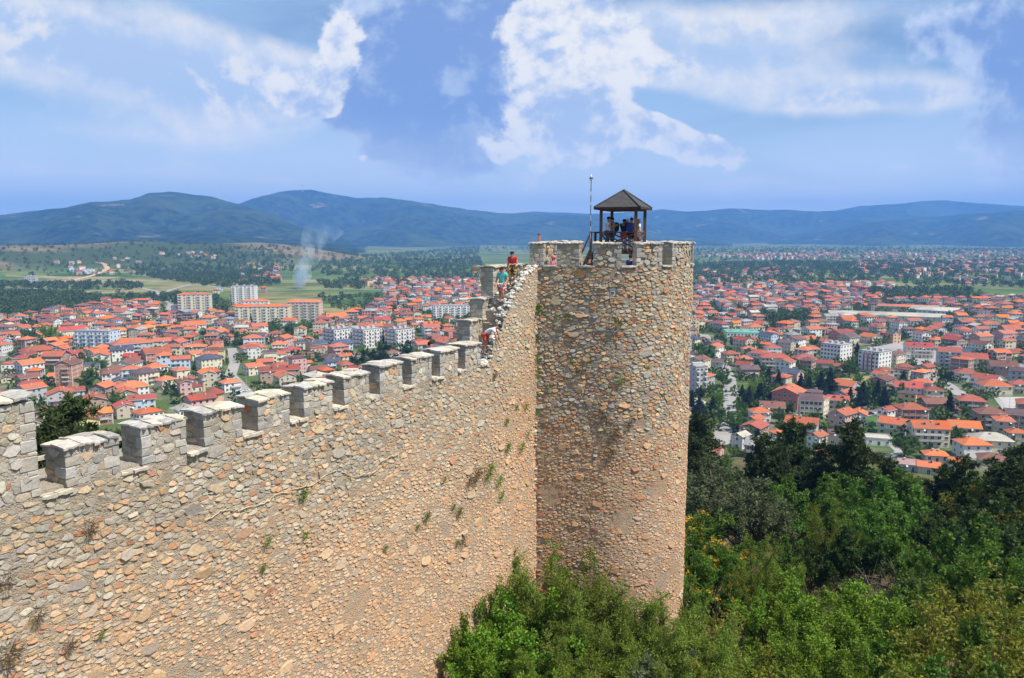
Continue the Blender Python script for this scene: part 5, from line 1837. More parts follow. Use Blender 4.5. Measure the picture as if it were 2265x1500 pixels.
# scattered undergrowth on the slope between them
spots = []
for k in range(170):
    for _ in range(30):
        r_ = rnd.uniform(50, 330); a_ = azel(rnd.uniform(1520, 2330), 800)[0]
        x, y = r_ * math.sin(a_), r_ * math.cos(a_)
        md = 3.0 + r_ * 0.022
        if all((x - p[0]) ** 2 + (y - p[1]) ** 2 > md * md for p in spots):
            spots.append((x, y)); break
    else:
        continue
    if r_ > 250 and (inpoly(x, y, TOWN[1])): continue
    far_ = r_ > 105
    kind = rnd.choice(['mid', 'mid', 'dark', 'mid', 'grey', 'bright']) if far_ else rnd.choice(['bright', 'mid', 'bright', 'willow', 'yellow', 'mid', 'dark', 'grey'])
    h_ = rnd.uniform(4.0, 6.5) if far_ else rnd.uniform(1.3, 2.6)
    put_tree(kind, x, y, h_, rnd.uniform(1.0, 1.5), None, SLOPE)
for k in range(60):
    r_ = rnd.uniform(75, 330); a_ = azel(rnd.uniform(-150, 1150), 800)[0]
    put_tree(rnd.choice(['mid', 'dark', 'mid', 'pine']), r_ * math.sin(a_), r_ * math.cos(a_), rnd.uniform(4, 6), 1.2, None, SLOPE)

# dry grass on the open patches of slope: one mass
g = np.random.default_rng(55)
n = 42000
r_ = np.sqrt(g.uniform(27 ** 2, 118 ** 2, n)); a_ = g.uniform(-0.05, 0.66, n)
X, Y = r_ * np.sin(a_), r_ * np.cos(a_)
ok = (np.hypot(X - TC.x, Y - TC.y) > TR + 0.2) & ((X - CW.x) * NW.x + (Y - CW.y) * NW.y > 0.2) & (fnoise(X, Y, 0.5, 3) > -0.35)
X, Y = X[ok], Y[ok]
B = np.stack([X, Y, Hn(X, Y) - 0.05], 1)
D = g.normal(0, 0.4, B.shape) + np.array([0, 0, 1.0])
V, Q = leaves_np(B, D, 0.35 + 0.012 * np.hypot(X, Y) * 0.4, 0.05 + 0.0012 * np.hypot(X, Y), g)
o = place('dry_grass', mesh_np('dry_grass', V, [Q], ['dry'], tint=np.repeat(g.random(len(X)), 4)))
tag(o, 'dry straw grass between the shrubs on the slope', 'grass', None, 'stuff')

# ------------------------------------------------------------------ weeds rooted in the masonry
def tuft_mesh(seed, mat, n=170, size=0.3):
    g = np.random.default_rng(seed)
    B = g.normal(0, 1, (n, 3)) * np.array([size * 0.35, size * 0.14, size * 0.35]) + np.array([0, -size * 0.25, 0])
    D = B * 1.2 + g.normal(0, 0.35, (n, 3)) * size + np.array([0, -0.3 * size, 0.05])
    V, Q = leaves_np(B, D, size * 0.34, size * 0.06, g)
    return mesh_np('tuft', V, [Q], [mat], tint=np.repeat(g.random(n), 4))


TUFT = {'g': [tuft_mesh(1, 'leaf mid'), tuft_mesh(2, 'leaf bright')], 'b': [tuft_mesh(3, 'dry'), tuft_mesh(4, 'dry', 200)]}


def tuft(px, py, size, kind='g', on='wall'):
    if on == 'wall':
        s_, z_ = wall_hit(px, py)
        p = Wp(s_, -0.02, z_); rz = math.atan2(NW.y, NW.x) + math.pi / 2
    else:
        a_, z_ = tower_hit(px, py)
        p = Vector(tmapc(a_, -0.02, z_)); rz = a_ / TR
    o = empty('wall_weed', p, rz)
    o.scale = (size / 0.5,) * 3
    place('leaves', rnd.choice(TUFT[kind]), o)
    register(o, ('green weed tuft' if kind == 'g' else 'dry brown weed tuft') + (' in the wall' if on == 'wall' else ' in the tower'), 'weed', 'weed', 'weeds growing in the masonry', p)


for a in [(665, 1090, 0.55, 'g'), (577, 1255, 0.35, 'g'), (587, 1197, 0.4, 'g'), (672, 1182, 0.35, 'g'), (940, 1140, 0.5, 'g'), (1075, 1040, 0.9, 'g'), (1048, 1050, 0.7, 'b'), (1100, 1062, 0.6, 'g'), (1012, 1130, 0.5, 'g'), (1120, 987, 0.5, 'g'), (1150, 988, 0.55, 'g'), (1118, 930, 0.4, 'g'), (1105, 1095, 0.5, 'g'), (1160, 900, 0.35, 'g'),
          (1035, 1065, 0.5, 'b'), (1020, 1195, 0.5, 'b'), (1000, 1120, 0.35, 'g'), (8, 1285, 0.45, 'b'), (14, 1445, 0.6, 'b'), (78, 1362, 0.4, 'b'), (220, 1400, 0.3, 'g'), (150, 1425, 0.35, 'b'), (195, 1170, 0.4, 'b'), (850, 1210, 0.3, 'g'), (920, 1165, 0.3, 'g'), (1090, 830, 0.4, 'b'), (1165, 960, 0.3, 'g'), (1008, 1200, 0.35, 'g'), (980, 1060, 0.3, 'g'), (1140, 900, 0.3, 'g')]:
    tuft(*a)
for a in [(1196, 680, 0.65, 'g'), (1260, 698, 0.5, 'g'), (1366, 712, 0.7, 'g'), (1233, 705, 0.3, 'g'), (1371, 838, 0.6, 'g'), (1282, 822, 0.5, 'b'), (1360, 955, 0.5, 'b'), (1335, 920, 0.45, 'b'), (1392, 935, 0.5, 'b'), (1352, 1000, 0.5, 'b'), (1193, 745, 0.5, 'g'), (1192, 790, 0.5, 'g'), (1191, 825, 0.5, 'g'), (1191, 910, 0.45, 'g'), (1265, 800, 0.3, 'g'), (1335, 955, 0.35, 'g'), (1305, 800, 0.3, 'g'), (1215, 860, 0.3, 'g'), (1432, 812, 0.25, 'g'), (1465, 872, 0.25, 'g')]:
    tuft(*a, on='tower')


# ------------------------------------------------------------------ people
def skin_mesh(name, verts, edges, radii, mat, root=0, sub=2):
    me = bpy.data.meshes.new(name)
    me.from_pydata([tuple(v) for v in verts], edges, [])
    o = bpy.data.objects.new(name, me)
    COL.objects.link(o)
    md = o.modifiers.new('s', 'SKIN')
    md.use_smooth_shade = True
    for i, r_ in enumerate(radii):
        me.skin_vertices[0].data[i].radius = (r_, r_) if not isinstance(r_, tuple) else r_
        me.skin_vertices[0].data[i].use_root = (i == root)
    m2 = o.modifiers.new('u', 'SUBSURF'); m2.levels = sub; m2.render_levels = sub
    dg = bpy.context.evaluated_depsgraph_get()
    res = bpy.data.meshes.new_from_object(o.evaluated_get(dg))
    res.name = name
    bpy.data.objects.remove(o)
    bpy.data.meshes.remove(me)
    res.materials.clear()
    res.materials.append(MATS[mat])
    return res


BASE = dict(pel=(0, 0, .95), bel=(0, 0, 1.12), che=(0, .0, 1.30), nek=(0, .0, 1.475), hea=(0, -.025, 1.60), top=(0, -.015, 1.70),
            sL=(-.185, 0, 1.41), sR=(.185, 0, 1.41), eL=(-.245, .03, 1.13), eR=(.245, .03, 1.13), wL=(-.25, -.08, .90), wR=(.25, -.08, .90), hL=(-.255, -.11, .82), hR=(.255, -.11, .82),
            pL=(-.095, 0, .90), pR=(.095, 0, .90), kL=(-.105, -.03, .50), kR=(.105, -.03, .50), aL=(-.105, .02, .09), aR=(.105, .02, .09), tL=(-.12, -.13, .045), tR=(.12, -.13, .045))


def person(loc, rz, label, pose=None, shirt='white cloth', shorts='denim', hair='dark hair', sleeve=0.55, leg=0.75, longhair=False, cap=None, pack=None, bare=False, scale=1.0, shoes='shoe'):
    """faces -y before turning by rz"""
    J = {k: Vector(v) for k, v in BASE.items()}
    for k, v in (pose or {}).items():
        J[k] = Vector(v)
    root = empty('person', loc, rz, label, 'person')
    root.scale = (scale * 1.1, scale * 1.1, scale)
    nm = ['pel', 'bel', 'che', 'nek', 'hea', 'top', 'sL', 'eL', 'wL', 'hL', 'sR', 'eR', 'wR', 'hR', 'pL', 'kL', 'aL', 'tL', 'pR', 'kR', 'aR', 'tR']
    rad = [(.125, .10), (.12, .092), (.145, .105), .058, (.082, .095), (.055, .06), .062, .043, .03, .036, .062, .043, .03, .036, .085, .06, .042, .03, .085, .06, .042, .03]
    ix = {k: i for i, k in enumerate(nm)}
    ed = [(ix[a], ix[b]) for a, b in (('pel', 'bel'), ('bel', 'che'), ('che', 'nek'), ('nek', 'hea'), ('hea', 'top'), ('che', 'sL'), ('sL', 'eL'), ('eL', 'wL'), ('wL', 'hL'), ('che', 'sR'), ('sR', 'eR'), ('eR', 'wR'), ('wR', 'hR'), ('pel', 'pL'), ('pL', 'kL'), ('kL', 'aL'), ('aL', 'tL'), ('pel', 'pR'), ('pR', 'kR'), ('kR', 'aR'), ('aR', 'tR'))]
    body = skin_mesh('body', [J[k] for k in nm], ed, rad, 'skin')
    # hands, nose and ears are grown onto the same mesh
    bm = bmesh.new(); bm.from_mesh(body)
    mb = MB()
    for s, sx in (('L', -1), ('R', 1)):
        h, w = J['h' + s], J['w' + s]
        d = (h - w).normalized() if (h - w).length > 1e-4 else Vector((0, 0, -1))
        a = d.orthogonal().normalized(); c = d.cross(a)
        for k, (off, ln) in enumerate(((-.030, .062), (-.010, .075), (.010, .07), (.030, .055))):
            st = h + a * off
            mb.tube([st - d * .01, st + d * ln * .5 + c * .006, st + d * ln + c * .022], [.011, .010, .007], 5)
        mb.tube([h - d * .03 + a * .03 * sx, h + a * .055 * sx + d * .005, h + a * .058 * sx + d * .035 + c * .01], [.012, .011, .008], 5)
    up = (J['top'] - J['nek']).normalized()
    fwd = Vector((0, -1, 0)); fwd = (fwd - up * fwd.dot(up)).normalized()
    side = up.cross(fwd)
    hc = J['hea'] + up * .0
    mb.tube([hc + fwd * .075 + up * .02, hc + fwd * .112 - up * .018, hc + fwd * .085 - up * .03], [.010, .016, .012], 5)
    for s in (-1, 1):
        mb.tube([hc + side * s * .082 + up * .03, hc + side * s * .096 + up * .005, hc + side * s * .084 - up * .03], [.012, .017, .010], 5)
    me2 = mb.mesh('x', 'skin')
    bm.from_mesh(me2)
    bm.to_mesh(body); bm.free(); bpy.data.meshes.remove(me2)
    place('body', body, root)
    for s in (-1, 1):
        e = MB(); p = hc + fwd * .088 + side * s * .034 + up * .022
        e.tube([p, p + fwd * .008], [.012, .008], 6); e.build('eye', 'dark hair', root)
    # shirt
    def ln(a, b, f): return J[a].lerp(J[b], f)
    sv = [ln('pel', 'bel', -.1), J['bel'], J['che'], ln('che', 'nek', .62), J['sL'], ln('sL', 'eL', sleeve), J['sR'], ln('sR', 'eR', sleeve)]
    place('shirt', skin_mesh('shirt', sv, [(0, 1), (1, 2), (2, 3), (2, 4), (4, 5), (2, 6), (6, 7)], [(.158, .125), (.15, .12), (.168, .128), (.085, .08), .086, .068, .086, .068], shirt), root)
    lv = [ln('pel', 'bel', .1), J['pL'], ln('pL', 'kL', leg) if leg <= 1 else J['kL'], J['pR'], ln('pR', 'kR', leg) if leg <= 1 else J['kR']]
    le = [(0, 1), (1, 2), (0, 3), (3, 4)]; lr = [(.148, .118), .115, .094, .115, .094]
    if leg > 1:
        lv += [ln('kL', 'aL', .9), ln('kR', 'aR', .9)]; le += [(2, 5), (4, 6)]; lr = [(.148, .118), .115, .08, .115, .08, .065, .065]
    place('shorts' if leg <= 1 else 'trousers', skin_mesh('shorts', lv, le, lr, shorts), root)
    # hair
    g = np.random.default_rng(int(abs(loc[0]) * 1000) % 9999)
    b = bmesh.new(); bmesh.ops.create_icosphere(b, subdivisions=2, radius=1)
    for v in b.verts:
        v.co *= 1 + g.normal(0, .03)
    R = Matrix((side, -fwd, up)).transposed()
    for v in b.verts:
        low = -.35 if v.co.y > -0.1 else .25
        if v.co.z < low: v.co.z = low + (v.co.z - low) * (0.25 if not (longhair and v.co.y > 0) else 2.2)
        v.co = R @ Vector((v.co.x * .096, v.co.y * .112 + .012, v.co.z * .098)) + hc + up * .055
    hm_ = bpy.data.meshes.new('hair'); b.to_mesh(hm_); b.free()
    hm_.materials.append(MATS[hair])
    place('hair', hm_, root)
    if cap:
        c = MB()
        c.lathe([(.112, .0), (.115, .03), (.10, .075), (.06, .105), (.0, .115)], 14)
        c.poly([(-.08, -.09, .01), (.08, -.09, .01), (.06, -.20, -.012), (-.06, -.20, -.012)]); c.poly([(-.06, -.20, -.006), (.06, -.20, -.006), (.08, -.09, .022), (-.08, -.09, .022)])
        c.v = [tuple(R @ Vector(v) + hc + up * .06) for v in c.v]
        c.build('cap', cap, root, True)
    if pack:
        cc = J['che'] + Vector((0, .19, -.08))
        b = bmesh.new(); bmesh.ops.create_cube(b, size=1)
        bmesh.ops.subdivide_edges(b, edges=b.edges[:], cuts=3, use_grid_fill=True)
        for v in b.verts:
            n_ = v.co.normalized() * .62
            v.co = v.co.lerp(n_, .55)
            v.co = Vector((v.co.x * .32, v.co.y * .19, v.co.z * .46)) + cc
        pm = bpy.data.meshes.new('backpack'); b.to_mesh(pm); b.free(); pm.materials.append(MATS[pack])
        place('backpack', pm, root)
        for s in (-1, 1):
            MB().tube([cc + Vector((s * .1, -.06, .2)), J['che'] + Vector((s * .12, -.06, .13)), J['che'] + Vector((s * .13, -.135, .0)), cc + Vector((s * .13, -.05, -.18))], [.022] * 4, 5).build('strap', pack, root)
    for s in ('L', 'R'):
        a, t_ = J['a' + s], J['t' + s]
        MB().tube([a + Vector((0, .05, -.035)), a + Vector((0, 0, -.03)), a.lerp(t_, .7) + Vector((0, 0, -.02)), t_ + Vector((0, -.04, -.015))], [.04, .052, .045, .028], 7).build('shoe', shoes, root, True)
    return root


def on_stair(px, py, t_):
    s_, z_ = wall_hit(px, py, t_)
    return Wp(s_, t_, step_top(s_))


down = math.atan2(UW.x, -UW.y) * 0 + math.atan2(-UW.y, -UW.x) + math.pi / 2     # facing down the stair, towards -u
person(on_stair(1134, 635, 0.8), down, 'person in red polo shirt and patterned shorts coming down the wall stair', dict(hea=(0, -.06, 1.59), top=(0, -.055, 1.70), wR=(.10, -.20, 1.10), hR=(.02, -.24, 1.12), eR=(.24, -.03, 1.14), kL=(-.105, -.10, .55), aL=(-.105, -.02, .16), tL=(-.12, -.17, .11)), 'red cloth', 'floral shorts', leg=.85)
person(on_stair(1111, 671, 0.8), down, 'person in turquoise shirt and red checked shorts lowest on the wall stair', dict(hea=(0, -.07, 1.585), top=(0, -.07, 1.69), wL=(-.27, -.14, .93), eL=(-.27, .0, 1.14), kR=(.105, -.13, .55), aR=(.105, -.06, .18), tR=(.12, -.21, .13), wR=(.22, -.16, .93), hR=(.20, -.20, .86), hL=(-.27, -.18, .86)), 'teal cloth', 'check shorts', leg=.9)
# bending over at the foot of the stair
s_, z_ = wall_hit(1074, 806, 0.32)
person(Wp(s_, 0.32, float(wall_top(s_)) - 0.12), math.radians(75), 'person in white shirt bending forward at the foot of the stair', dict(bel=(0, -.12, 1.08), che=(0, -.30, 1.18), nek=(0, -.47, 1.24), hea=(0, -.58, 1.28), top=(0, -.68, 1.33), sL=(-.185, -.40, 1.20), sR=(.185, -.40, 1.20), eL=(-.20, -.50, .92), eR=(.20, -.50, .92), wL=(-.18, -.58, .66), wR=(.18, -.58, .66), hL=(-.18, -.60, .59), hR=(.18, -.60, .59)), 'white cloth', 'coral cloth', leg=.8)
s_, z_ = wall_hit(951, 757, 1.3)
person(Wp(s_, 1.3, z_ - 1.70), down + 2.2, 'person whose dark-haired head shows above the battlements on the wall walk', dict(), 'coral cloth', 'denim', longhair=True, leg=1.2)


def deck_at(px, dy, z=None):
    y = LX + dy
    d = ray(px, 540)
    return Vector((d.x * y / d.y, y, DECK if z is None else z))


person(deck_at(1343, -0.15), math.radians(75), 'person in white shirt leaning on a friend under the lookout roof', dict(hea=(0, -.07, 1.59), top=(0, -.08, 1.69), che=(0, -.05, 1.29), nek=(0, -.06, 1.46), eR=(.22, -.22, 1.2), wR=(.12, -.38, 1.30), hR=(.08, -.44, 1.33), eL=(-.22, -.22, 1.2), wL=(-.1, -.38, 1.25), hL=(-.06, -.44, 1.27)), 'white cloth', 'denim', leg=1.2)
person(deck_at(1355, 0.05), math.radians(-80), 'person with a black backpack under the lookout roof', dict(hea=(0, -.05, 1.58), eR=(.24, -.12, 1.2), wR=(.12, -.30, 1.32), hR=(.06, -.34, 1.37), eL=(-.24, -.12, 1.2), wL=(-.12, -.3, 1.3), hL=(-.06, -.34, 1.35)), 'grey cloth', 'denim', leg=1.2, pack='black cloth', scale=.98)
person(deck_at(1379, 0.25), math.radians(140), 'person in navy top and red shorts looking through the telescope', dict(hea=(0, -.07, 1.58), eR=(.26, -.12, 1.28), wR=(.12, -.28, 1.48), hR=(.08, -.32, 1.54), eL=(-.26, -.12, 1.28), wL=(-.12, -.28, 1.48), hL=(-.08, -.32, 1.54)), 'navy cloth', 'coral cloth', leg=.6, longhair=True, scale=.94, sleeve=.25)
person(deck_at(1396, 0.0), math.radians(150), 'person in grey shirt with blue backpack beside the front post', dict(wR=(.2, -.2, 1.0)), 'grey cloth', 'black cloth', leg=.8, pack='blue cloth', scale=.97)
person(deck_at(1411, 0.35), math.radians(100), 'fair-haired person in white top at the lookout railing', dict(eR=(.25, -.06, 1.14), wR=(.2, -.3, 1.02), hR=(.18, -.37, 1.0)), 'white cloth', 'white cloth', hair='fair hair', leg=.6, scale=.93)


def floor_at(px, depth_in, head_py, hgt=1.72):
    y = TC.y - TR * 0.75 + depth_in
    d = ray(px, head_py)
    return Vector((d.x * y / d.y, y, FLOOR)), (CAM_Z + d.z * y / d.y - FLOOR) / hgt


for px, py, di, lab, kw, rz in ((1223, 567, 1.2, 'person in a pink cap looking out of the leftmost tower opening', dict(shirt='pink cloth', cap='pink cloth', hair='fair hair'), 80), (1303, 569, 0.3, 'person with long dark hair resting in the tower opening below the mast', dict(shirt='black cloth', longhair=True), 10), (1395, 562, 0.7, 'person in blue shirt in the tower opening below the lookout', dict(shirt='blue cloth'), 120)):
    p, sc_ = floor_at(px, di, py)
    pose = dict(eL=(-.2, -.14, 1.22), wL=(-.08, -.2, 1.44), hL=(-.05, -.2, 1.5)) if di == 0.3 else None
    person(p, math.radians(rz), lab, pose, shorts='denim', leg=1.2, scale=max(.75, min(1.02, sc_)), **kw)
# coin telescope
p = deck_at(1384, 0.6)
ts = empty('telescope', p, 0, 'coin telescope on a post under the lookout roof', 'telescope')
MB().tube([(0, 0, 0), (0, 0, 1.35)], [.05, .04], 8).build('pedestal', 'dark metal', ts, True)
MB().tube([(-.05, -.16, 1.52), (-.06, .22, 1.56)], [.07, .085], 10).build('barrel', 'lamp white', ts, True)
MB().tube([(.09, -.16, 1.52), (.09, .22, 1.56)], [.07, .085], 10).build('barrel', 'lamp white', ts, True)
MB().box(-.1, .12, -.06, .1, 1.33, 1.48).build('head', 'dark metal', ts)

# ------------------------------------------------------------------ town
WIN_MESH = {}


def window_mesh(w, h, kind=0):
    key = (round(w, 2), round(h, 2), kind)
    if key not in WIN_MESH:
        b = MB()
        f = 0.09
        b.box(-w / 2, w / 2, -0.05, 0.03, -h / 2, h / 2, 1)                                   # pane, outward is -y
        b.box(-w / 2 - f, -w / 2, -0.09, 0.03, -h / 2 - f, h / 2 + f, 0); b.box(w / 2, w / 2 + f, -0.09, 0.03, -h / 2 - f, h / 2 + f, 0)
        b.box(-w / 2, w / 2, -0.09, 0.03, h / 2, h / 2 + f, 0); b.box(-w / 2 - f, w / 2 + f, -0.16, 0.03, -h / 2 - f - 0.04, -h / 2 - 0.001, 0)
        b.box(-0.03, 0.03, -0.075, 0.0, -h / 2, h / 2, 0)
        WIN_MESH[key] = (b, b.mesh('window', ['window frame', 'window glass']))
    return WIN_MESH[key]


def roof_parts(w, d, z, kind, oh, pitch):
    b = MB()
    W2, D2 = w / 2 + oh, d / 2 + oh
    rise = D2 * math.tan(math.radians(pitch))
    e = z - oh * math.tan(math.radians(pitch)) * 0.6
    th = 0.16
    if kind == 'gable':
        for dz, mi in ((th, 0), (0.0, 1)):
            A = [(-W2, -D2, e + dz), (W2, -D2, e + dz), (W2, 0, e + rise + dz), (-W2, 0, e + rise + dz)]
            B = [(W2, D2, e + dz), (-W2, D2, e + dz), (-W2, 0, e + rise + dz), (W2, 0, e + rise + dz)]
            b.poly(A if dz else A[::-1], mi); b.poly(B if dz else B[::-1], mi)
        for s in (-1, 1):
            b.poly([(s * W2, -D2, e), (s * W2, 0, e + rise), (s * W2, 0, e + rise + th), (s * W2, -D2, e + th)], 1)
            b.poly([(s * W2, D2, e), (s * W2, 0, e + rise), (s * W2, 0, e + rise + th), (s * W2, D2, e + th)], 1)
            b.poly([(-W2, s * D2, e), (W2, s * D2, e), (W2, s * D2, e + th), (-W2, s * D2, e + th)], 1)
        b.bar((-W2, 0, e + rise + th), (W2, 0, e + rise + th), 0.28, 0.1, 0)
    elif kind == 'hip':
        r = max(0.2, W2 - D2)
        for dz in (th, 0.0):
            mi = 0 if dz else 1
            for P in ([(-W2, -D2), (W2, -D2), (r, 0), (-r, 0)], [(W2, D2), (-W2, D2), (-r, 0), (r, 0)], [(W2, -D2), (W2, D2), (r, 0)], [(-W2, D2), (-W2, -D2), (-r, 0)]):
                Q = [(x, y, (e + dz) if abs(y) > 1e-6 else e + rise + dz) for x, y in P]
                b.poly(Q if dz else Q[::-1], mi)
        for (x0, y0), (x1, y1) in (((-W2, -D2), (W2, -D2)), ((W2, -D2), (W2, D2)), ((W2, D2), (-W2, D2)), ((-W2, D2), (-W2, -D2))):
            b.poly([(x0, y0, e), (x1, y1, e), (x1, y1, e + th), (x0, y0, e + th)], 1)
        for s in (-1, 1):
            for q_ in (-1, 1):
                b.bar((s * W2, q_ * D2, e + th), (s * r, 0, e + rise + th), 0.2, 0.08, 0)
    else:
        b.box(-w / 2 - 0.15, w / 2 + 0.15, -d / 2 - 0.15, d / 2 + 0.15, z, z + 0.25, 0)
        b.box(-w / 2 - 0.15, w / 2 + 0.15, -d / 2 - 0.15, -d / 2 + 0.1, z + 0.25, z + 0.6, 0); b.box(-w / 2 - 0.15, w / 2 + 0.15, d / 2 - 0.1, d / 2 + 0.15, z + 0.25, z + 0.6, 0)
        b.box(-w / 2 - 0.15, -w / 2 + 0.1, -d / 2 + 0.1, d / 2 - 0.1, z + 0.25, z + 0.6, 0); b.box(w / 2 - 0.1, w / 2 + 0.15, -d / 2 + 0.1, d / 2 - 0.1, z + 0.25, z + 0.6, 0)
        rise = 0.5
    return b, rise, e


class House:
    """a description that can become an object with parts, or be melted into the far mass"""
    def __init__(self, x, y, rz, w, d, n, kind, roofc, wallc, seed, pitch=24, oh=0.6, storey=2.9, extra=()):
        self.x, self.y, self.rz, self.w, self.d, self.n, self.kind, self.roofc, self.wallc, self.seed, self.pitch, self.oh, self.st, self.extra = x, y, rz, w, d, n, kind, roofc, wallc, seed, pitch, oh, storey, extra
        self.z = min(H(x, y), H(x + 3, y - 3)) - 0.15
        self.dist = math.hypot(x, y)

    def pieces(self, windows=True):
        g = random.Random(self.seed)
        w, d, n = self.w, self.d, self.n
        h = n * self.st + 0.5
        out = []
        roof, rise, e = roof_parts(w, d, h, self.kind, self.oh, self.pitch)
        wl = MB()
        wl.box(-w / 2, w / 2, -d / 2, d / 2, -1.5, h)
        if self.kind == 'gable':
            rz_ = (d / 2) * math.tan(math.radians(self.pitch)) + 0.02
            for s in (-1, 1):
                P = [(s * w / 2, -d / 2, h), (s * w / 2, d / 2, h), (s * w / 2, 0, h + rz_)]
                wl.poly(P if s > 0 else P[::-1])
        out.append(('wall', wl, ['wall ' + self.wallc], None))
        # floor bands of raw concrete on brick houses
        if self.wallc in ('brick', 'orange block'):
            bd = MB()
            for k in range(1, n + 1):
                z = k * self.st + 0.3
                bd.box(-w / 2 - 0.03, w / 2 + 0.03, -d / 2 - 0.03, d / 2 + 0.03, z, z + 0.25)
            for sx in (-1, 0, 1):
                for sy in (-1, 1):
                    bd.box(sx * (w / 2 - 0.1) - 0.16, sx * (w / 2 - 0.1) + 0.16, sy * (d / 2 - 0.12) - 0.16, sy * (d / 2 - 0.12) + 0.16, 0, h - 0.01)
                bd.box(sx * (w / 2 - 0.12) - 0.162, sx * (w / 2 - 0.12) + 0.162, -0.15, 0.15, 0, h - 0.012)
            out.append(('concrete_frame', bd, ['white concrete'], None))
        out.append(('roof', roof, ['roof ' + self.roofc, 'window frame' if g.random() < 0.6 else 'old wood'], None))
        if self.kind != 'flat':
            for k in range(1 if g.random() < 0.7 else 2):
                cxx = g.uniform(-w * 0.3, w * 0.3); cy_ = g.choice((-1, 1)) * d * 0.14
                c = MB(); zr = h + (d / 2 - abs(cy_)) * math.tan(math.radians(self.pitch))
                c.box(cxx - 0.3, cxx + 0.3, cy_ - 0.3, cy_ + 0.3, zr - 0.8, zr + 1.0)
                c.box(cxx - 0.4, cxx + 0.4, cy_ - 0.4, cy_ + 0.4, zr + 1.0, zr + 1.12)
                out.append(('chimney', c, [g.choice(['wall brick', 'wall cream', 'concrete'])], None))
        # balconies on the longer camera-side face
        c_, s_ = math.cos(self.rz), math.sin(self.rz)
        tocam = Vector((-self.x, -self.y, 0)).normalized()
        faces = []
        for nx, ny, L, off in ((0, -1, w, d / 2), (0, 1, w, d / 2), (-1, 0, d, w / 2), (1, 0, d, w / 2)):
            wx, wy = nx * c_ - ny * s_, nx * s_ + ny * c_
            f = wx * tocam.x + wy * tocam.y
            if f > 0.12:
                faces.append((f, nx, ny, L, off))
        faces.sort(reverse=True)
        bal = None
        if n >= 2 and g.random() < 0.62 and 'nobal' not in self.extra:
            f, nx, ny, L, off = faces[0]
            bw = L * g.uniform(0.35, 0.8); bx = g.uniform(-1, 1) * (L - bw) / 2
            bal = (nx, ny, bx, bw)
            for k in range(1, n):
                z = k * self.st + 0.35
                b = MB()
                M = Matrix.Rotation(math.atan2(ny, nx) + math.pi / 2, 4, 'Z')
                b.box(bx - bw / 2, bx + bw / 2, -off - 1.2, -off - 0.01, z - 0.15, z, 0, M)
                b.box(bx - bw / 2, bx + bw / 2, -off - 1.2, -off - 1.12, z, z + 0.85, 1, M)
                b.box(bx - bw / 2, bx - bw / 2 + 0.07, -off - 1.12, -off - 0.01, z, z + 0.85, 1, M)
                b.box(bx + bw / 2 - 0.07, bx + bw / 2, -off - 1.12, -off - 0.01, z, z + 0.85, 1, M)
                out.append(('balcony', b, ['concrete', g.choice(['window frame', 'wall ' + self.wallc, 'concrete'])], None))
        if windows:
            ww, wh = g.choice([(1.2, 1.3), (1.4, 1.3), (1.0, 1.25)])
            for f, nx, ny, L, off in faces[:2]:
                k_ = max(1, int(L / g.uniform(2.5, 3.4)))
                rot = math.atan2(ny, nx) + math.pi / 2
                for fl in range(n):
                    for k in range(k_):
                        if g.random() < 0.12: continue
                        u = (k + 0.5) / k_ * L - L / 2
                        z = fl * self.st + 0.3 + 1.6
                        if fl == 0 and k == k_ // 2 and f == faces[0][0]:
                            out.append(('door', window_mesh(1.1, 2.1, 1), None, (nx, ny, off, u, 1.2, rot)))
                        else:
                            out.append(('window', window_mesh(ww, wh), None, (nx, ny, off, u, z, rot)))
                if self.kind == 'gable' and nx != 0:
                    out.append(('window', window_mesh(0.9, 1.0), None, (nx, ny, off, 0.0, h + 0.5, rot)))
        if g.random() < 0.45 and self.kind != 'flat':
            f, nx, ny, L, off = faces[0]
            rot = math.atan2(ny, nx) + math.pi / 2
            b = MB(); M = Matrix.Translation((0, 0, 0)) @ Matrix.Rotation(rot, 4, 'Z')
            u = g.uniform(-L * 0.4, L * 0.4)
            b.lathe([(0.02, 0.0), (0.3, 0.05), (0.5, 0.16), (0.48, 0.17), (0.28, 0.08), (0.02, 0.03)], 10)
            b.v = [tuple(M @ (Matrix.Translation((u, -off - 0.7, h - 0.6)) @ Matrix.Rotation(math.radians(65), 4, 'X') @ Vector(v))) for v in b.v]
            b.bar(M @ Vector((u, -off - 0.66, h - 0.62)), M @ Vector((u, -off + 0.05, h - 0.75)), 0.06)
            out.append(('satellite_dish', b, ['dish white'], None))
        for ex in self.extra:
            if ex == 'dormer':
                for u in (-w * 0.2, w * 0.2):
                    b = MB(); y0 = -d * 0.28; zz = h + (d / 2 - d * 0.28) * math.tan(math.radians(self.pitch))
                    b.box(u - 0.7, u + 0.7, y0 - 0.1, y0 + 1.6, zz - 0.3, zz + 0.85, 0)
                    b.box(u - 0.5, u + 0.5, y0 - 0.13, y0 - 0.1, zz, zz + 0.7, 2)
                    b.poly([(u - 0.95, y0 - 0.4, zz + 0.75), (u, y0 - 0.4, zz + 1.35), (u, y0 + 2.4, zz + 1.35), (u - 0.95, y0 + 2.0, zz + 0.75)], 1)
                    b.poly([(u, y0 - 0.4, zz + 1.35), (u + 0.95, y0 - 0.4, zz + 0.75), (u + 0.95, y0 + 2.0, zz + 0.75), (u, y0 + 2.4, zz + 1.35)], 1)
                    out.append(('dormer', b, ['wall ' + self.wallc, 'roof ' + self.roofc, 'window glass'], None))
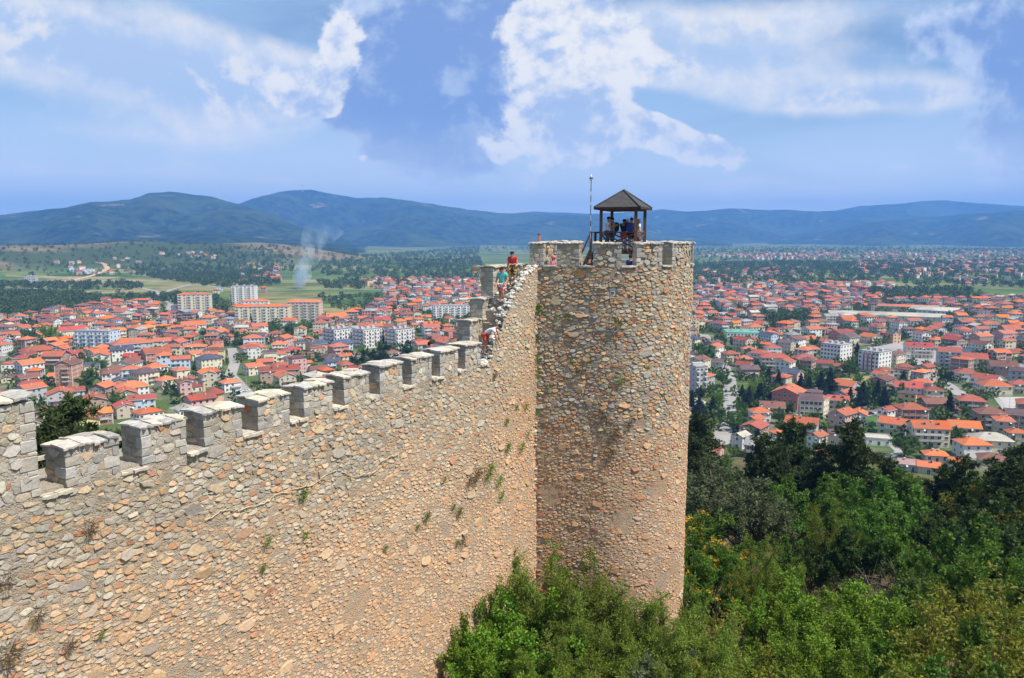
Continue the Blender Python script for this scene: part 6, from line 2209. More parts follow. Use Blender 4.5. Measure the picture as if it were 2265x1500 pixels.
            if ex == 'skylight':
                for u in (-w * 0.32, -w * 0.1, w * 0.12, w * 0.33):
                    b = MB(); tn = math.tan(math.radians(self.pitch)); y0 = -d * 0.25; zz = h + (d / 2 - d * 0.25) * tn + 0.12
                    b.poly([(u - 0.4, y0 - 0.5, zz - 0.5 * tn + 0.06), (u + 0.4, y0 - 0.5, zz - 0.5 * tn + 0.06), (u + 0.4, y0 + 0.5, zz + 0.5 * tn + 0.06), (u - 0.4, y0 + 0.5, zz + 0.5 * tn + 0.06)])
                    out.append(('skylight', b, ['dish white'], None))
            if ex == 'solar':
                b = MB(); tn = math.tan(math.radians(self.pitch))
                for k in range(3):
                    u = -w * 0.2 + k * 1.3; y0 = -d * 0.25; zz = h + (d / 2 - d * 0.25) * tn + 0.16
                    b.poly([(u - 0.6, y0 - 0.9, zz - 0.9 * tn + 0.08), (u + 0.6, y0 - 0.9, zz - 0.9 * tn + 0.08), (u + 0.6, y0 + 0.9, zz + 0.9 * tn + 0.08), (u - 0.6, y0 + 0.9, zz + 0.9 * tn + 0.08)])
                out.append(('solar_panel', b, ['window glass'], None))
        return out

    def as_object(self, fine):
        root = empty('house', (self.x, self.y, self.z), self.rz)
        joined = MB()
        for nm, b, mats, wp in self.pieces(True):
            if wp is None:
                o_ = b.build(nm, mats, roof_o if nm in ('chimney', 'dormer', 'skylight', 'solar_panel') else root)
                if nm == 'roof': roof_o = o_
            else:
                nx, ny, off, u, z, rot = wp
                M = Matrix.Rotation(rot, 4, 'Z') @ Matrix.Translation((u, -off, z))
                if fine:
                    o = place(nm, b[1], root)
                    o.location = M.translation
                    o.rotation_euler = (0, 0, rot)
                else:
                    base = len(joined.v)
                    joined.v += [tuple(M @ Vector(v)) for v in b[0].v]
                    joined.f += [tuple(base + i for i in f) for f in b[0].f]
                    joined.m += b[0].m
        if joined.v:
            o = joined.build('windows', ['window frame', 'window glass'], root)
            o['kind'] = 'stuff'
        num = {1: 'one', 2: 'two', 3: 'three', 4: 'four', 5: 'five', 6: 'six'}[min(6, self.n)]
        wl = self.wallc.replace('orange block', 'orange-block')
        desc = '%s %s-storey, %s %s roof' % (wl, num, self.roofc.replace(' ', '-'), self.kind if self.kind != 'gable' else 'gabled')
        register(root, desc, 'house', 'house', 'houses of the town', (self.x, self.y, self.z), self.n * 2.5)
        return root

    def melt(self, sink, small_windows):
        R = Matrix.Translation((self.x, self.y, self.z)) @ Matrix.Rotation(self.rz, 4, 'Z')
        for nm, b, mats, wp in self.pieces(small_windows):
            if nm in ('satellite_dish', 'dormer', 'skylight'): continue
            if wp is None:
                M, bb, mm = R, b, [sink.slot(q_) for q_ in mats]
            else:
                nx, ny, off, u, z, rot = wp
                M = R @ Matrix.Rotation(rot, 4, 'Z') @ Matrix.Translation((u, -off - 0.02, z))
                bb = b[0]; mm = [sink.slot('window frame'), sink.slot('window glass')]
                base = len(sink.v)      # far windows: one pane only
                xs = [v[0] for v in bb.v[:8]]; zs_ = [v[2] for v in bb.v[:8]]
                sink.v += [tuple(M @ Vector(v)) for v in ((min(xs), -0.06, min(zs_)), (max(xs), -0.06, min(zs_)), (max(xs), -0.06, max(zs_)), (min(xs), -0.06, max(zs_)))]
                sink.f.append((base, base + 1, base + 2, base + 3)); sink.m.append(mm[1])
                continue
            base = len(sink.v)
            sink.v += [tuple(M @ Vector(v)) for v in bb.v]
            sink.f += [tuple(base + i for i in f) for f in bb.f]
            sink.m += [mm[i] for i in bb.m]


class Sink(MB):
    def __init__(self):
        super().__init__()
        self.names = []
    def slot(self, nm):
        if nm not in self.names: self.names.append(nm)
        return self.names.index(nm)


HOUSES = []
BIG = []              # footprints of the large buildings: x, y, radius


def hh_(px, py, wpx, n, kind, roofc, wallc, rot=20, asp=0.8, extra=(), pitch=24):
    p = ground(px, py)
    dist = math.hypot(p.x, p.y)
    r = math.radians(rot)
    wm = wpx * p.y / FPX / (abs(math.cos(r)) + asp * abs(math.sin(r)))
    wm = max(6.0, wm)
    dm = max(5.5, min(15.0, wm * asp))
    c = Vector((p.x, p.y)) + Vector((p.x, p.y)).normalized() * dm * 0.45
    view = math.atan2(-p.x, p.y)           # turning with the line of sight
    HOUSES.append((House(c.x, c.y, r + view, wm, dm, n, kind, roofc, wallc, int(px * 31 + py * 7), pitch, 0.65, 2.85, extra), True))


# prominent houses, read one by one from the photograph: (column, row of the foot, width, storeys, roof, roof colour, walls, turn)
for a in [(155, 853, 56, 5, 'gable', 'brown', 'orange block', 62), (67, 833, 58, 3, 'gable', 'orange', 'white', 25), (63, 856, 50, 2, 'gable', 'brown', 'brick', 20), (321, 854, 62, 3, 'hip', 'purple brown', 'cream', 30), (367, 861, 48, 2, 'hip', 'orange', 'cream', 35),
          (228, 878, 55, 2, 'gable', 'orange', 'brick', 62), (293, 878, 70, 2, 'hip', 'orange', 'white', 12), (72, 892, 60, 3, 'gable', 'terracotta', 'grey', 30), (218, 804, 44, 3, 'gable', 'orange', 'cream', 30), (164, 800, 44, 2, 'gable', 'red', 'salmon', 15), (85, 792, 76, 2, 'hip', 'terracotta', 'peach', 10),
          (110, 768, 35, 2, 'gable', 'bright orange', 'brick', 35), (61, 773, 36, 3, 'hip', 'orange', 'brick', 40), (21, 756, 44, 2, 'gable', 'terracotta', 'white', 20), (217, 769, 50, 2, 'gable', 'brick red', 'pink', 40), (261, 753, 36, 3, 'gable', 'bright orange', 'cream', 30), (320, 739, 38, 2, 'gable', 'bright orange', 'salmon', 35),
          (155, 752, 76, 3, 'gable', 'red', 'cream', 12), (292, 792, 96, 4, 'hip', 'terracotta', 'grey', 15), (270, 798, 50, 3, 'gable', 'slate blue', 'white', 10, 0.7, ('dormer',)), (347, 806, 64, 3, 'gable', 'terracotta', 'orange block', 15), (285, 823, 60, 2, 'gable', 'brown', 'white', 62), (343, 832, 55, 2, 'hip', 'orange', 'white', 25), (258, 840, 66, 2, 'hip', 'brown', 'beige', 15),
          (463, 820, 56, 3, 'hip', 'slate blue', 'cream', 20), (480, 777, 28, 3, 'flat', 'red', 'orange block', 20), (395, 780, 40, 3, 'gable', 'terracotta', 'orange block', 60), (485, 748, 40, 2, 'gable', 'orange', 'white', 60), (427, 732, 56, 2, 'gable', 'orange', 'white', 10), (510, 867, 46, 2, 'hip', 'orange', 'white', 20), (430, 800, 36, 2, 'gable', 'orange', 'cream', 40), (400, 838, 40, 2, 'hip', 'terracotta', 'cream', 30),
          (628, 771, 42, 3, 'gable', 'orange', 'pink', 60), (573, 742, 40, 3, 'gable', 'terracotta', 'white', 20), (538, 746, 26, 2, 'hip', 'orange', 'yellow', 25), (700, 777, 48, 2, 'gable', 'slate blue', 'peach', 30), (756, 776, 50, 2, 'gable', 'slate blue', 'pale blue', 25), (869, 797, 34, 2, 'hip', 'brown', 'pink', 20), (930, 779, 40, 3, 'flat', 'red', 'cream', 12), (944, 736, 32, 3, 'gable', 'terracotta', 'white', 40), (956, 760, 42, 2, 'gable', 'brown', 'cream', 40),
          (659, 830, 40, 4, 'flat', 'purple brown', 'pink', 20), (705, 837, 46, 2, 'gable', 'brown', 'pale blue', 15), (735, 818, 42, 2, 'gable', 'slate blue', 'pale blue', 25), (618, 848, 90, 3, 'gable', 'brick red', 'tan', 8, 0.4, ('dormer', 'solar')), (560, 785, 60, 2, 'hip', 'orange', 'beige', 15), (735, 800, 50, 1, 'hip', 'purple brown', 'beige', 20), (610, 800, 48, 2, 'hip', 'orange', 'cream', 15), (560, 830, 48, 2, 'gable', 'orange', 'cream', 30), (800, 716, 30, 2, 'gable', 'terracotta', 'cream', 30), (740, 712, 60, 2, 'gable', 'orange', 'salmon', 15),
          (2050, 988, 90, 3, 'gable', 'orange', 'cream', 20, 0.75, ('dormer',)), (2012, 942, 74, 3, 'hip', 'terracotta', 'brick', 25), (1958, 944, 38, 3, 'gable', 'brick red', 'white', 60), (2062, 916, 66, 2, 'gable', 'brown', 'brick', 30), (2144, 909, 62, 2, 'hip', 'brick red', 'brick', 15), (2007, 878, 58, 2, 'gable', 'red', 'white', 5, 0.8, ('dormer',)), (2187, 953, 74, 3, 'hip', 'brown', 'tan', 20), (2248, 955, 56, 3, 'gable', 'purple brown', 'brick', 10),
          (2188, 1002, 92, 2, 'hip', 'pale cream', 'cream', 20, 0.7), (2148, 1012, 80, 2, 'hip', 'bright orange', 'white', 30), (2128, 972, 72, 2, 'gable', 'bright orange', 'beige', 15), (2067, 1022, 56, 1, 'hip', 'orange', 'cream', 15), (2007, 1042, 42, 1, 'gable', 'pink', 'grey', 5), (2052, 1048, 46, 1, 'gable', 'orange', 'beige', 5), (2115, 1037, 44, 1, 'gable', 'bright orange', 'white', 20), (2195, 1032, 66, 1, 'hip', 'brown', 'beige', 10), (2245, 985, 46, 2, 'hip', 'orange', 'cream', 20),
          (2046, 840, 38, 3, 'gable', 'brick red', 'pink', 60), (1957, 838, 36, 2, 'hip', 'brick red', 'white', 20), (2000, 830, 40, 2, 'hip', 'brick red', 'pale blue', 20), (2134, 844, 52, 2, 'hip', 'brick red', 'white', 20), (2195, 874, 76, 2, 'hip', 'orange', 'cream', 25), (2254, 870, 46, 2, 'hip', 'brick red', 'beige', 20), (2096, 812, 50, 4, 'gable', 'brick red', 'grey', 10, 0.8, ('solar',)), (2150, 810, 60, 2, 'gable', 'brick red', 'cream', 10), (2030, 792, 62, 3, 'gable', 'red', 'cream', 12, 0.7, ('dormer',)), (2215, 838, 60, 3, 'gable', 'brown', 'tan', 12), (2250, 850, 40, 3, 'gable', 'purple brown', 'grey', 12),
          (2204, 798, 56, 2, 'gable', 'terracotta', 'brick', 35), (2062, 885, 46, 2, 'hip', 'brick red', 'cream', 20), (2100, 930, 40, 2, 'hip', 'brick red', 'beige', 20),
          (1706, 925, 56, 2, 'gable', 'brown', 'brick', 5), (1679, 936, 50, 2, 'hip', 'orange', 'white', 20), (1668, 953, 44, 2, 'gable', 'orange', 'cream', 60), (1638, 992, 40, 2, 'gable', 'pale cream', 'white', 60), (1861, 954, 60, 3, 'gable', 'terracotta', 'pink', 62), (1852, 908, 46, 2, 'gable', 'brick red', 'beige', 5, 0.8, ('dormer',)), (1712, 818, 66, 3, 'hip', 'brick red', 'cream', 8, 0.6, ('skylight',)), (1655, 836, 48, 2, 'gable', 'purple brown', 'tan', 20), (1615, 800, 42, 2, 'hip', 'terracotta', 'cream', 30), (1645, 812, 44, 2, 'hip', 'terracotta', 'tan', 25), (1655, 788, 34, 2, 'hip', 'terracotta', 'cream', 15),
          (1585, 818, 28, 2, 'gable', 'purple brown', 'grey', 5), (1779, 812, 60, 2, 'hip', 'brick red', 'grey', 15), (1823, 822, 36, 2, 'gable', 'brick red', 'grey', 6), (1856, 828, 28, 2, 'gable', 'brick red', 'beige', 6), (1708, 785, 40, 2, 'hip', 'brick red', 'white', 20), (1795, 788, 40, 2, 'hip', 'terracotta', 'cream', 15), (1745, 882, 50, 1, 'gable', 'brown', 'grey', 62, 1.0), (1720, 985, 34, 2, 'hip', 'orange', 'white', 30), (1770, 955, 34, 2, 'hip', 'orange', 'white', 30), (1806, 992, 44, 2, 'gable', 'terracotta', 'white', 62), (1940, 985, 60, 1, 'flat', 'pale cream', 'white', 10), (1880, 1010, 40, 1, 'hip', 'terracotta', 'peach', 20), (1818, 1020, 40, 1, 'gable', 'terracotta', 'peach', 10), (1640, 950, 34, 1, 'hip', 'purple brown', 'grey', 20)]:
    hh_(*a)


# ---- large buildings
SHORT = {'tall cream block with two orange roof caps': 'the tall cream block', 'white tower block with pale blue flat roof': 'the white tower block', 'long cream block with stepped orange roof': 'the long cream block', 'tan six-storey block with orange roof': 'the tan block',
         'white block with orange roof behind the long cream one': 'the hind white block', 'first slab block of white balconies and brick ends': 'the first balcony slab', 'middle slab block of white balconies and brick ends': 'the middle balcony slab', 'last slab block of white balconies and brick ends': 'the last balcony slab',
         'long white block half hidden by the stair parapet': 'the half-hidden white block', 'grey balcony block with cream end wall': 'the grey balcony block', 'pale slab block with ribbed front beside the conifers': 'the ribbed slab block', 'white slab block with red window strips': 'the red-striped slab', 'cream four-storey block with purple roof': 'the purple-roofed block',
         'yellow block close beside the tower edge': 'the yellow block', 'grey block peeping from behind the tower': 'the grey block', 'white market hall with flat green roof': 'the green-roofed market', 'long pale factory hall with low white roof': 'the pale factory', 'white saw-roofed hall behind the factory': 'the white hall', 'long low hall with rust red roof': 'the rust-roofed hall',
         'bare grey concrete frame block on the dry hill': 'the unfinished block', 'white villa on the dry hill beside the dirt track': 'the hillside villa'}
def big(name, label, cat, px, py, wpx, hpx, n, dm, rot, wallc, roofc, roofkind='flat', bays=6, balc=True, accent=None, turn_abs=False, fine=True, pitch=16):
    p = ground(px, py)
    view = math.atan2(-p.x, p.y)
    r = math.radians(rot)
    tot = wpx * p.y / FPX
    w = max(8.0, (tot - dm * abs(math.sin(r))) / abs(math.cos(r)))
    hgt = hpx * p.y / FPX
    c = Vector((p.x, p.y)) + Vector((p.x, p.y)).normalized() * dm * 0.5
    root = empty(name, (c.x, c.y, H(c.x, c.y) - 0.1), r + view, label, cat)
    MB().box(-w / 2, w / 2, -dm / 2, dm / 2, -1, hgt).build('wall', 'wall ' + wallc, root)
    st = hgt / n
    b, rise, e = roof_parts(w, dm, hgt, roofkind, 0.5 if roofkind != 'flat' else 0, pitch)
    b.build('roof', ['roof ' + roofc, 'white concrete'], root)
    if roofkind == 'flat':
        for k in range(3):
            MB().box(-w * 0.3 + k * w * 0.3 - 1.2, -w * 0.3 + k * w * 0.3 + 1.2, -1.2, 1.2, hgt + 0.25, hgt + 2.2).build('roof_hut', 'concrete', root)
    wm = window_mesh(1.5, 1.4)
    for f in range(n):
        z = (f + 0.55) * st
        if balc and f:
            for k in range(bays):
                if k % 2 == 0:
                    u = (k + 0.5) / bays * w - w / 2
                    bb = MB()
                    bw = w / bays * 0.8
                    bb.box(u - bw / 2, u + bw / 2, -dm / 2 - 1.1, -dm / 2 - 0.01, z - 1.45, z - 1.3, 0)
                    bb.box(u - bw / 2, u + bw / 2, -dm / 2 - 1.1, -dm / 2 - 1.02, z - 1.3, z - 0.45, 1)
                    bb.box(u - bw / 2, u - bw / 2 + 0.08, -dm / 2 - 1.02, -dm / 2 - 0.01, z - 1.3, z - 0.3, 1); bb.box(u + bw / 2 - 0.08, u + bw / 2, -dm / 2 - 1.02, -dm / 2 - 0.01, z - 1.3, z - 0.3, 1)
                    bb.build('balcony', ['concrete', 'window frame'], root)
        for k in range(bays):
            u = (k + 0.5) / bays * w - w / 2
            place('window', wm[1], root, (u, -dm / 2, z))
        sb = max(1, int(dm / 4.5))
        sgn = -1 if rot < 0 else 1
        for k in range(sb):
            v = (k + 0.5) / sb * dm - dm / 2
            place('window', wm[1], root, (sgn * -w / 2, v, z), math.radians(-90 * sgn))
        if accent:
            bb = MB()
            for k in range(bays):
                u = (k + 0.5) / bays * w - w / 2
                bb.box(sgn * -w / 2 - 0.04, sgn * -w / 2 + 0.04, -dm / 2 + 0.6, dm / 2 - 0.6, z - st * 0.48, z - st * 0.16)
                break
            bb.build('brick_band', accent, root)
    BIG.append((c.x, c.y, math.hypot(w, dm) * 0.5))
    ANCHORS.append((px, py - hpx * 0.5, SHORT.get(label, 'the ' + ' '.join(label.split()[:4])), {'house', 'tree', 'conifer', 'car', 'pine', 'shrub', 'bush'}))
    return root, w, hgt


big('apartment_block', 'tall cream block with two orange roof caps', 'apartment block', 433, 697, 72, 46, 8, 14, -12, 'cream', 'orange', 'hip', 7)
big('apartment_block', 'white tower block with pale blue flat roof', 'apartment block', 542, 671, 56, 38, 9, 16, -14, 'white', 'grey', 'flat', 6)
big('apartment_block', 'long cream block with stepped orange roof', 'apartment block', 583, 716, 120, 38, 6, 15, -10, 'cream', 'orange', 'hip', 12)
big('apartment_block', 'tan six-storey block with orange roof', 'apartment block', 676, 712, 78, 44, 7, 17, -16, 'beige', 'orange', 'hip', 8)
big('apartment_block', 'white block with orange roof behind the long cream one', 'apartment block', 566, 690, 62, 24, 4, 14, -10, 'white', 'orange', 'hip', 7)
for px, lab in ((748, 'first slab block of white balconies and brick ends'), (813, 'middle slab block of white balconies and brick ends'), (884, 'last slab block of white balconies and brick ends')):
    big('apartment_block', lab, 'apartment block', px, 770, 66, 42, 5, 16, 38, 'white', 'grey', 'flat', 7, True, 'wall brick')
big('apartment_block', 'long white block half hidden by the stair parapet', 'apartment block', 997, 702, 84, 26, 5, 13, 8, 'white', 'grey', 'flat', 12)
big('apartment_block', 'grey balcony block with cream end wall', 'apartment block', 218, 776, 92, 44, 5, 15, -35, 'pale blue', 'grey', 'flat', 9)
big('apartment_block', 'pale slab block with ribbed front beside the conifers', 'apartment block', 1848, 806, 66, 44, 5, 18, -28, 'white', 'grey', 'flat', 6, False)
SLAB = big('apartment_block', 'white slab block with red window strips', 'apartment block', 1933, 824, 68, 46, 5, 18, -28, 'white', 'grey', 'flat', 6, False)
big('apartment_block', 'cream four-storey block with purple roof', 'apartment block', 1790, 932, 52, 48, 4, 12, 6, 'cream', 'purple brown', 'gable', 5, False, None, False, True, 24)
big('apartment_block', 'yellow block close beside the tower edge', 'apartment block', 1528, 745, 34, 42, 5, 12, 20, 'yellow', 'red', 'flat', 4)
big('apartment_block', 'grey block peeping from behind the tower', 'apartment block', 1540, 872, 34, 62, 5, 12, 30, 'grey', 'grey', 'flat', 3)
big('market_hall', 'white market hall with flat green roof', 'market', 1640, 752, 84, 16, 2, 26, 10, 'white', 'green', 'flat', 10, False)
big('factory_hall', 'long pale factory hall with low white roof', 'factory', 1960, 706, 250, 8, 1, 46, 4, 'cream', 'pale cream', 'hip', 20, False, None, False, True, 6)
big('factory_hall', 'white saw-roofed hall behind the factory', 'factory', 2070, 695, 110, 8, 1, 40, -14, 'white', 'pale cream', 'gable', 10, False, None, False, True, 10)
big('factory_hall', 'long low hall with rust red roof', 'factory', 1990, 684, 150, 6, 1, 24, 4, 'beige', 'terracotta', 'gable', 14, False, None, False, True, 10)
big('unfinished_block', 'bare grey concrete frame block on the dry hill', 'building', 70, 627, 26, 15, 3, 14, -18, 'grey', 'grey', 'flat', 5)
big('hotel', 'white villa on the dry hill beside the dirt track', 'building', 196, 606, 26, 10, 2, 14, -12, 'white', 'grey', 'flat', 4)
# strips of red glazing on the white slab block
for k in range(3):
    u = -SLAB[1] * 0.22 + k * SLAB[1] * 0.2
    MB().box(u - 0.45, u + 0.45, -9.16, -9.02, 1.5, SLAB[2] - 1.5).build('window_strip', 'mast red', SLAB[0])
    MB().box(u - 0.9, u - 0.5, -9.7, -9.01, 0.2, SLAB[2] + 0.3).build('rib', 'white concrete', SLAB[0])
# small mosque and minaret
p = ground(474, 886)
mo = empty('mosque', (p.x, p.y, H(p.x, p.y) - 0.1), 0.2, 'small round mosque with red pyramid roof', 'mosque')
MB().lathe([(5.6, -1), (5.6, 5.2), (5.5, 5.2)], 10).build('wall', 'wall peach', mo)
MB().lathe([(6.5, 4.9), (6.5, 5.2), (0.05, 8.6)], 10).build('roof', 'roof brick red', mo)
for k in range(7):
    a_ = math.radians(-160 + k * 24)
    a_ = math.radians(198 + 36 * k * 0.7)
    place('window', window_mesh(0.9, 1.1)[1], mo, (5.42 * math.cos(a_), 5.42 * math.sin(a_), 3.4), a_ + math.pi / 2)
BIG.append((p.x, p.y, 8))
ANCHORS.append((474, 868, 'the small round mosque', {'house', 'tree', 'conifer', 'car', 'bush', 'shrub', 'pine'}))
p = ground(452, 878)
mi = empty('minaret', (p.x, p.y, H(p.x, p.y) - 0.1), 0, 'slender pale pink minaret beside the small mosque', 'minaret')
hm2 = (878 - 826) * p.y / FPX
MB().lathe([(1.3, 0), (1.25, 3), (0.95, 4), (0.85, hm2 * 0.68), (1.3, hm2 * 0.72)], 12).build('shaft', 'wall peach', mi)
MB().lathe([(1.35, hm2 * 0.72), (1.5, hm2 * 0.74), (1.5, hm2 * 0.79), (1.4, hm2 * 0.79), (1.4, hm2 * 0.745)], 12).build('balcony', 'white concrete', mi)
MB().lathe([(0.7, hm2 * 0.74), (0.7, hm2 * 0.88)], 12).build('upper_shaft', 'wall peach', mi)
MB().lathe([(0.85, hm2 * 0.88), (0.05, hm2 * 1.12)], 12).build('spire', 'roof grey', mi)

# ---- the rest of the houses: filled in between, no closer than yards allow
for h_, hand in HOUSES:
    BIG.append((h_.x, h_.y, math.hypot(h_.w, h_.d) * 0.46))
grid = {}


def gkey(x, y): return int(x // 30), int(y // 30)


def gadd(x, y, r):
    grid.setdefault(gkey(x, y), []).append((x, y, r))


def gfree(x, y, r):
    kx, ky = gkey(x, y)
    for i in range(kx - 3, kx + 4):
        for j in range(ky - 3, ky + 4):
            for a, b, c in grid.get((i, j), ()):
                if (a - x) ** 2 + (b - y) ** 2 < (c + r) ** 2: return False
    return True


for x, y, r_ in BIG: gadd(x, y, r_)
for x, y, r_ in ROADS: gadd(x, y, r_ + 0.5)
NOGO = [PLAZA, COURT] + MEAD + [zone([(1540, 880), (1600, 870), (1600, 1000), (1530, 1000)]), zone([(1620, 845), (1720, 850), (1730, 900), (1640, 915)]), zone([(1750, 835), (1850, 825), (1860, 880), (1760, 880)]), zone([(1880, 868), (1975, 860), (1985, 912), (1880, 912)]),
                            zone([(760, 770), (900, 770), (930, 830), (770, 830)]), zone([(560, 722), (690, 720), (690, 745), (570, 752)]), zone([(510, 755), (560, 752), (560, 768), (505, 768)]), zone([(1690, 700), (1780, 690), (1800, 715), (1690, 735)]), zone([(1940, 648), (2120, 640), (2200, 665), (1950, 668)]), zone([(920, 690), (1060, 690), (1060, 720), (930, 718)])]
WC = ['white'] * 5 + ['cream'] * 5 + ['beige'] * 4 + ['grey'] * 3 + ['brick'] * 3 + ['orange block', 'pink', 'tan', 'peach', 'salmon', 'pale blue', 'yellow']
RC = ['orange'] * 6 + ['bright orange'] * 2 + ['terracotta'] * 8 + ['brick red'] * 4 + ['brown'] * 4 + ['purple brown'] * 2 + ['slate blue', 'red', 'pale cream', 'grey']


def hidden(px, py):
    if 1192 < px < 1500: return True
    lim = np.interp(px, [-200, 0, 75, 105, 560, 1010, 1012, 1037, 1062, 1064, 1187], [870, 880, 885, 950, 840, 765, 703, 655, 585, 585, 560])
    return px < 1200 and py > lim + 12


def fill(poly, tries, rmin, sizes):
    xs = [p_[0] for p_ in poly]; ys = [p_[1] for p_ in poly]
    cnt = 0
    for _ in range(tries):
        x, y = rnd.uniform(min(xs), max(xs)), rnd.uniform(min(ys), max(ys))
        if not inpoly(x, y, poly): continue
        px, py, _c = project((x, y, 6))
        if px < -140 or px > 2400: continue
        w = rnd.uniform(*sizes); d_ = w * rnd.uniform(0.65, 0.95)
        r_ = math.hypot(w, d_) * 0.5 * rmin
        if not gfree(x, y, r_): continue
        if any(inpoly(x, y, q_) for q_ in NOGO): continue
        gadd(x, y, r_ * 1.02)
        base = 0.45 + 0.35 * math.sin(x * 0.006 + 1) + 0.3 * math.sin(y * 0.005)
        rz = base + (math.pi / 2 if rnd.random() < 0.45 else 0) + rnd.gauss(0, 0.10)
        n_ = rnd.choice([1, 2, 2, 2, 3, 3, 3])
        HOUSES.append((House(x, y, rz, w, d_, n_, rnd.choice(['hip', 'gable', 'hip', 'gable', 'gable']) if rnd.random() < 0.96 else 'flat', rnd.choice(RC), rnd.choice(WC), rnd.randrange(10 ** 6), rnd.uniform(17, 25), rnd.uniform(0.4, 0.8)), False))
        cnt += 1
    return cnt


fill(TOWN[0], 12000, 1.10, (9.5, 16.0))
fill(TOWN[1], 15000, 1.14, (9.5, 16.0))
# hamlets farther out on the plain
FARZ = [([(1540, 566), (1700, 562), (1860, 560), (1860, 574), (1700, 576)], 500), ([(1880, 578), (2350, 570), (2380, 640), (2050, 625), (1900, 605)], 800), ([(1540, 600), (1800, 596), (1800, 612), (1540, 630)], 160), ([(1760, 560), (2300, 556), (2300, 568), (1900, 572)], 350), ([(800, 622), (1060, 622), (1060, 655), (870, 664)], 700), ([(120, 575), (300, 565), (330, 600), (150, 615)], 40), ([(330, 560), (470, 555), (480, 575)], 30), ([(530, 595), (620, 590), (620, 625), (540, 628)], 60), ([(1540, 634), (1960, 628), (2000, 650), (1540, 665)], 450), ([(440, 640), (600, 645), (580, 690), (480, 690)], 60)]
for pts, tr_ in FARZ:
    fill(zone(pts), tr_, 1.05 if tr_ > 300 else 1.6, (10, 15))

vis = sorted([h_ for h_, hand in HOUSES], key=lambda q_: q_.dist / max(q_.w, 8))
hand_set = {id(h_) for h_, hand in HOUSES if hand}
hs = [h_ for h_ in vis if id(h_) in hand_set] + [h_ for h_ in vis if id(h_) not in hand_set]
seen = lambda q_: id(q_) in hand_set or not hidden(*project((q_.x, q_.y, q_.z + 6))[:2])
near_h = [q_ for q_ in hs if seen(q_)][:290]
near_ids = {id(q_) for q_ in near_h}
far_h = [q_ for q_ in hs if id(q_) not in near_ids]
fine_cut = sorted(h_.dist for h_ in near_h)[120]
for h_ in near_h:
    h_.as_object(h_.dist <= fine_cut)
sink = Sink()
for h_ in far_h:
    h_.melt(sink, h_.dist < 1500)
o = sink.build('distant_houses', sink.names)
tag(o, 'mass of small tiled houses spreading over the far town', 'houses', None, 'stuff')
ANCHORS += [(155, 830, 'the five-storey gable house', {'house', 'tree', 'conifer', 'car', 'bush', 'shrub', 'pine'}), (30, 775, 'the left picture edge', {'house', 'tree', 'conifer', 'bush', 'shrub'}), (375, 770, 'the bending road', {'house', 'tree', 'car', 'conifer', 'bush', 'shrub'}), (515, 810, 'the pale street at left', {'house', 'tree', 'car', 'conifer', 'bush', 'shrub'}), (630, 755, 'the pink gabled house', {'house', 'tree', 'conifer', 'bush', 'shrub'}), (620, 830, 'the brown-red roof', {'house', 'tree', 'conifer', 'bush', 'shrub'}),
            (2050, 965, 'the cream dormer house', {'house', 'tree', 'conifer', 'pine', 'bush', 'shrub', 'car'}), (2007, 862, 'the red dormer roof', {'house', 'tree', 'conifer', 'car', 'bush', 'shrub'}), (2245, 890, 'the grey sports court', {'house', 'tree', 'conifer', 'car', 'bush', 'shrub', 'pine'}), (1712, 800, 'the skylight house', {'house', 'tree', 'conifer', 'bush', 'shrub', 'car'}), (1612, 860, 'the tower street', {'house', 'tree', 'conifer', 'car', 'bush', 'shrub', 'pine'}), (2030, 775, 'the pale car park', {'house', 'tree', 'conifer', 'car', 'bush', 'shrub'}), (2180, 780, 'the avenue corner', {'house', 'tree', 'conifer', 'bush', 'shrub'}), (1890, 850, 'the yellowed grass lot', {'house', 'tree', 'conifer', 'bush', 'shrub'}),
            (1360, 1000, 'the tower', {'weed', 'tree', 'shrub', 'bush'}), (1187, 850, 'the wall-tower corner', {'weed'}), (600, 1130, 'the longest pale root', {'weed'}), (30, 1400, 'the bottom left corner', {'weed'}), (1360, 700, 'the floodlight slot', {'weed'}), (1500, 1290, 'the tower foot', {'tree', 'shrub', 'bush'}), (1752, 1000, 'the tallest slope pine', {'tree', 'shrub', 'bush', 'pine'}), (1560, 1180, 'the orange-flowered tree', {'tree', 'shrub', 'bush'}), (2220, 1420, 'the bottom right corner', {'tree', 'shrub', 'bush'}), (1850, 1350, 'the leafy mound', {'tree', 'shrub', 'bush'}), (1985, 1270, 'the bare grey thicket', {'tree', 'shrub', 'bush'}), (1100, 1400, 'the curtain wall foot', {'tree', 'shrub', 'bush'}), (2240, 1060, 'the right picture edge', {'tree', 'shrub', 'bush', 'pine'}), (1900, 1060, 'the middle of the slope', {'tree', 'shrub', 'bush', 'pine'}), (150, 930, 'the nearest battlement gap', {'tree', 'pine'})]

# ---- trees of the town
def row_tree(kind, px, py, hpx, wide=1.0):
    p = ground(px, py)
    put_tree(kind, p.x, p.y, hpx * p.y / FPX, wide, None, 'trees of the town')


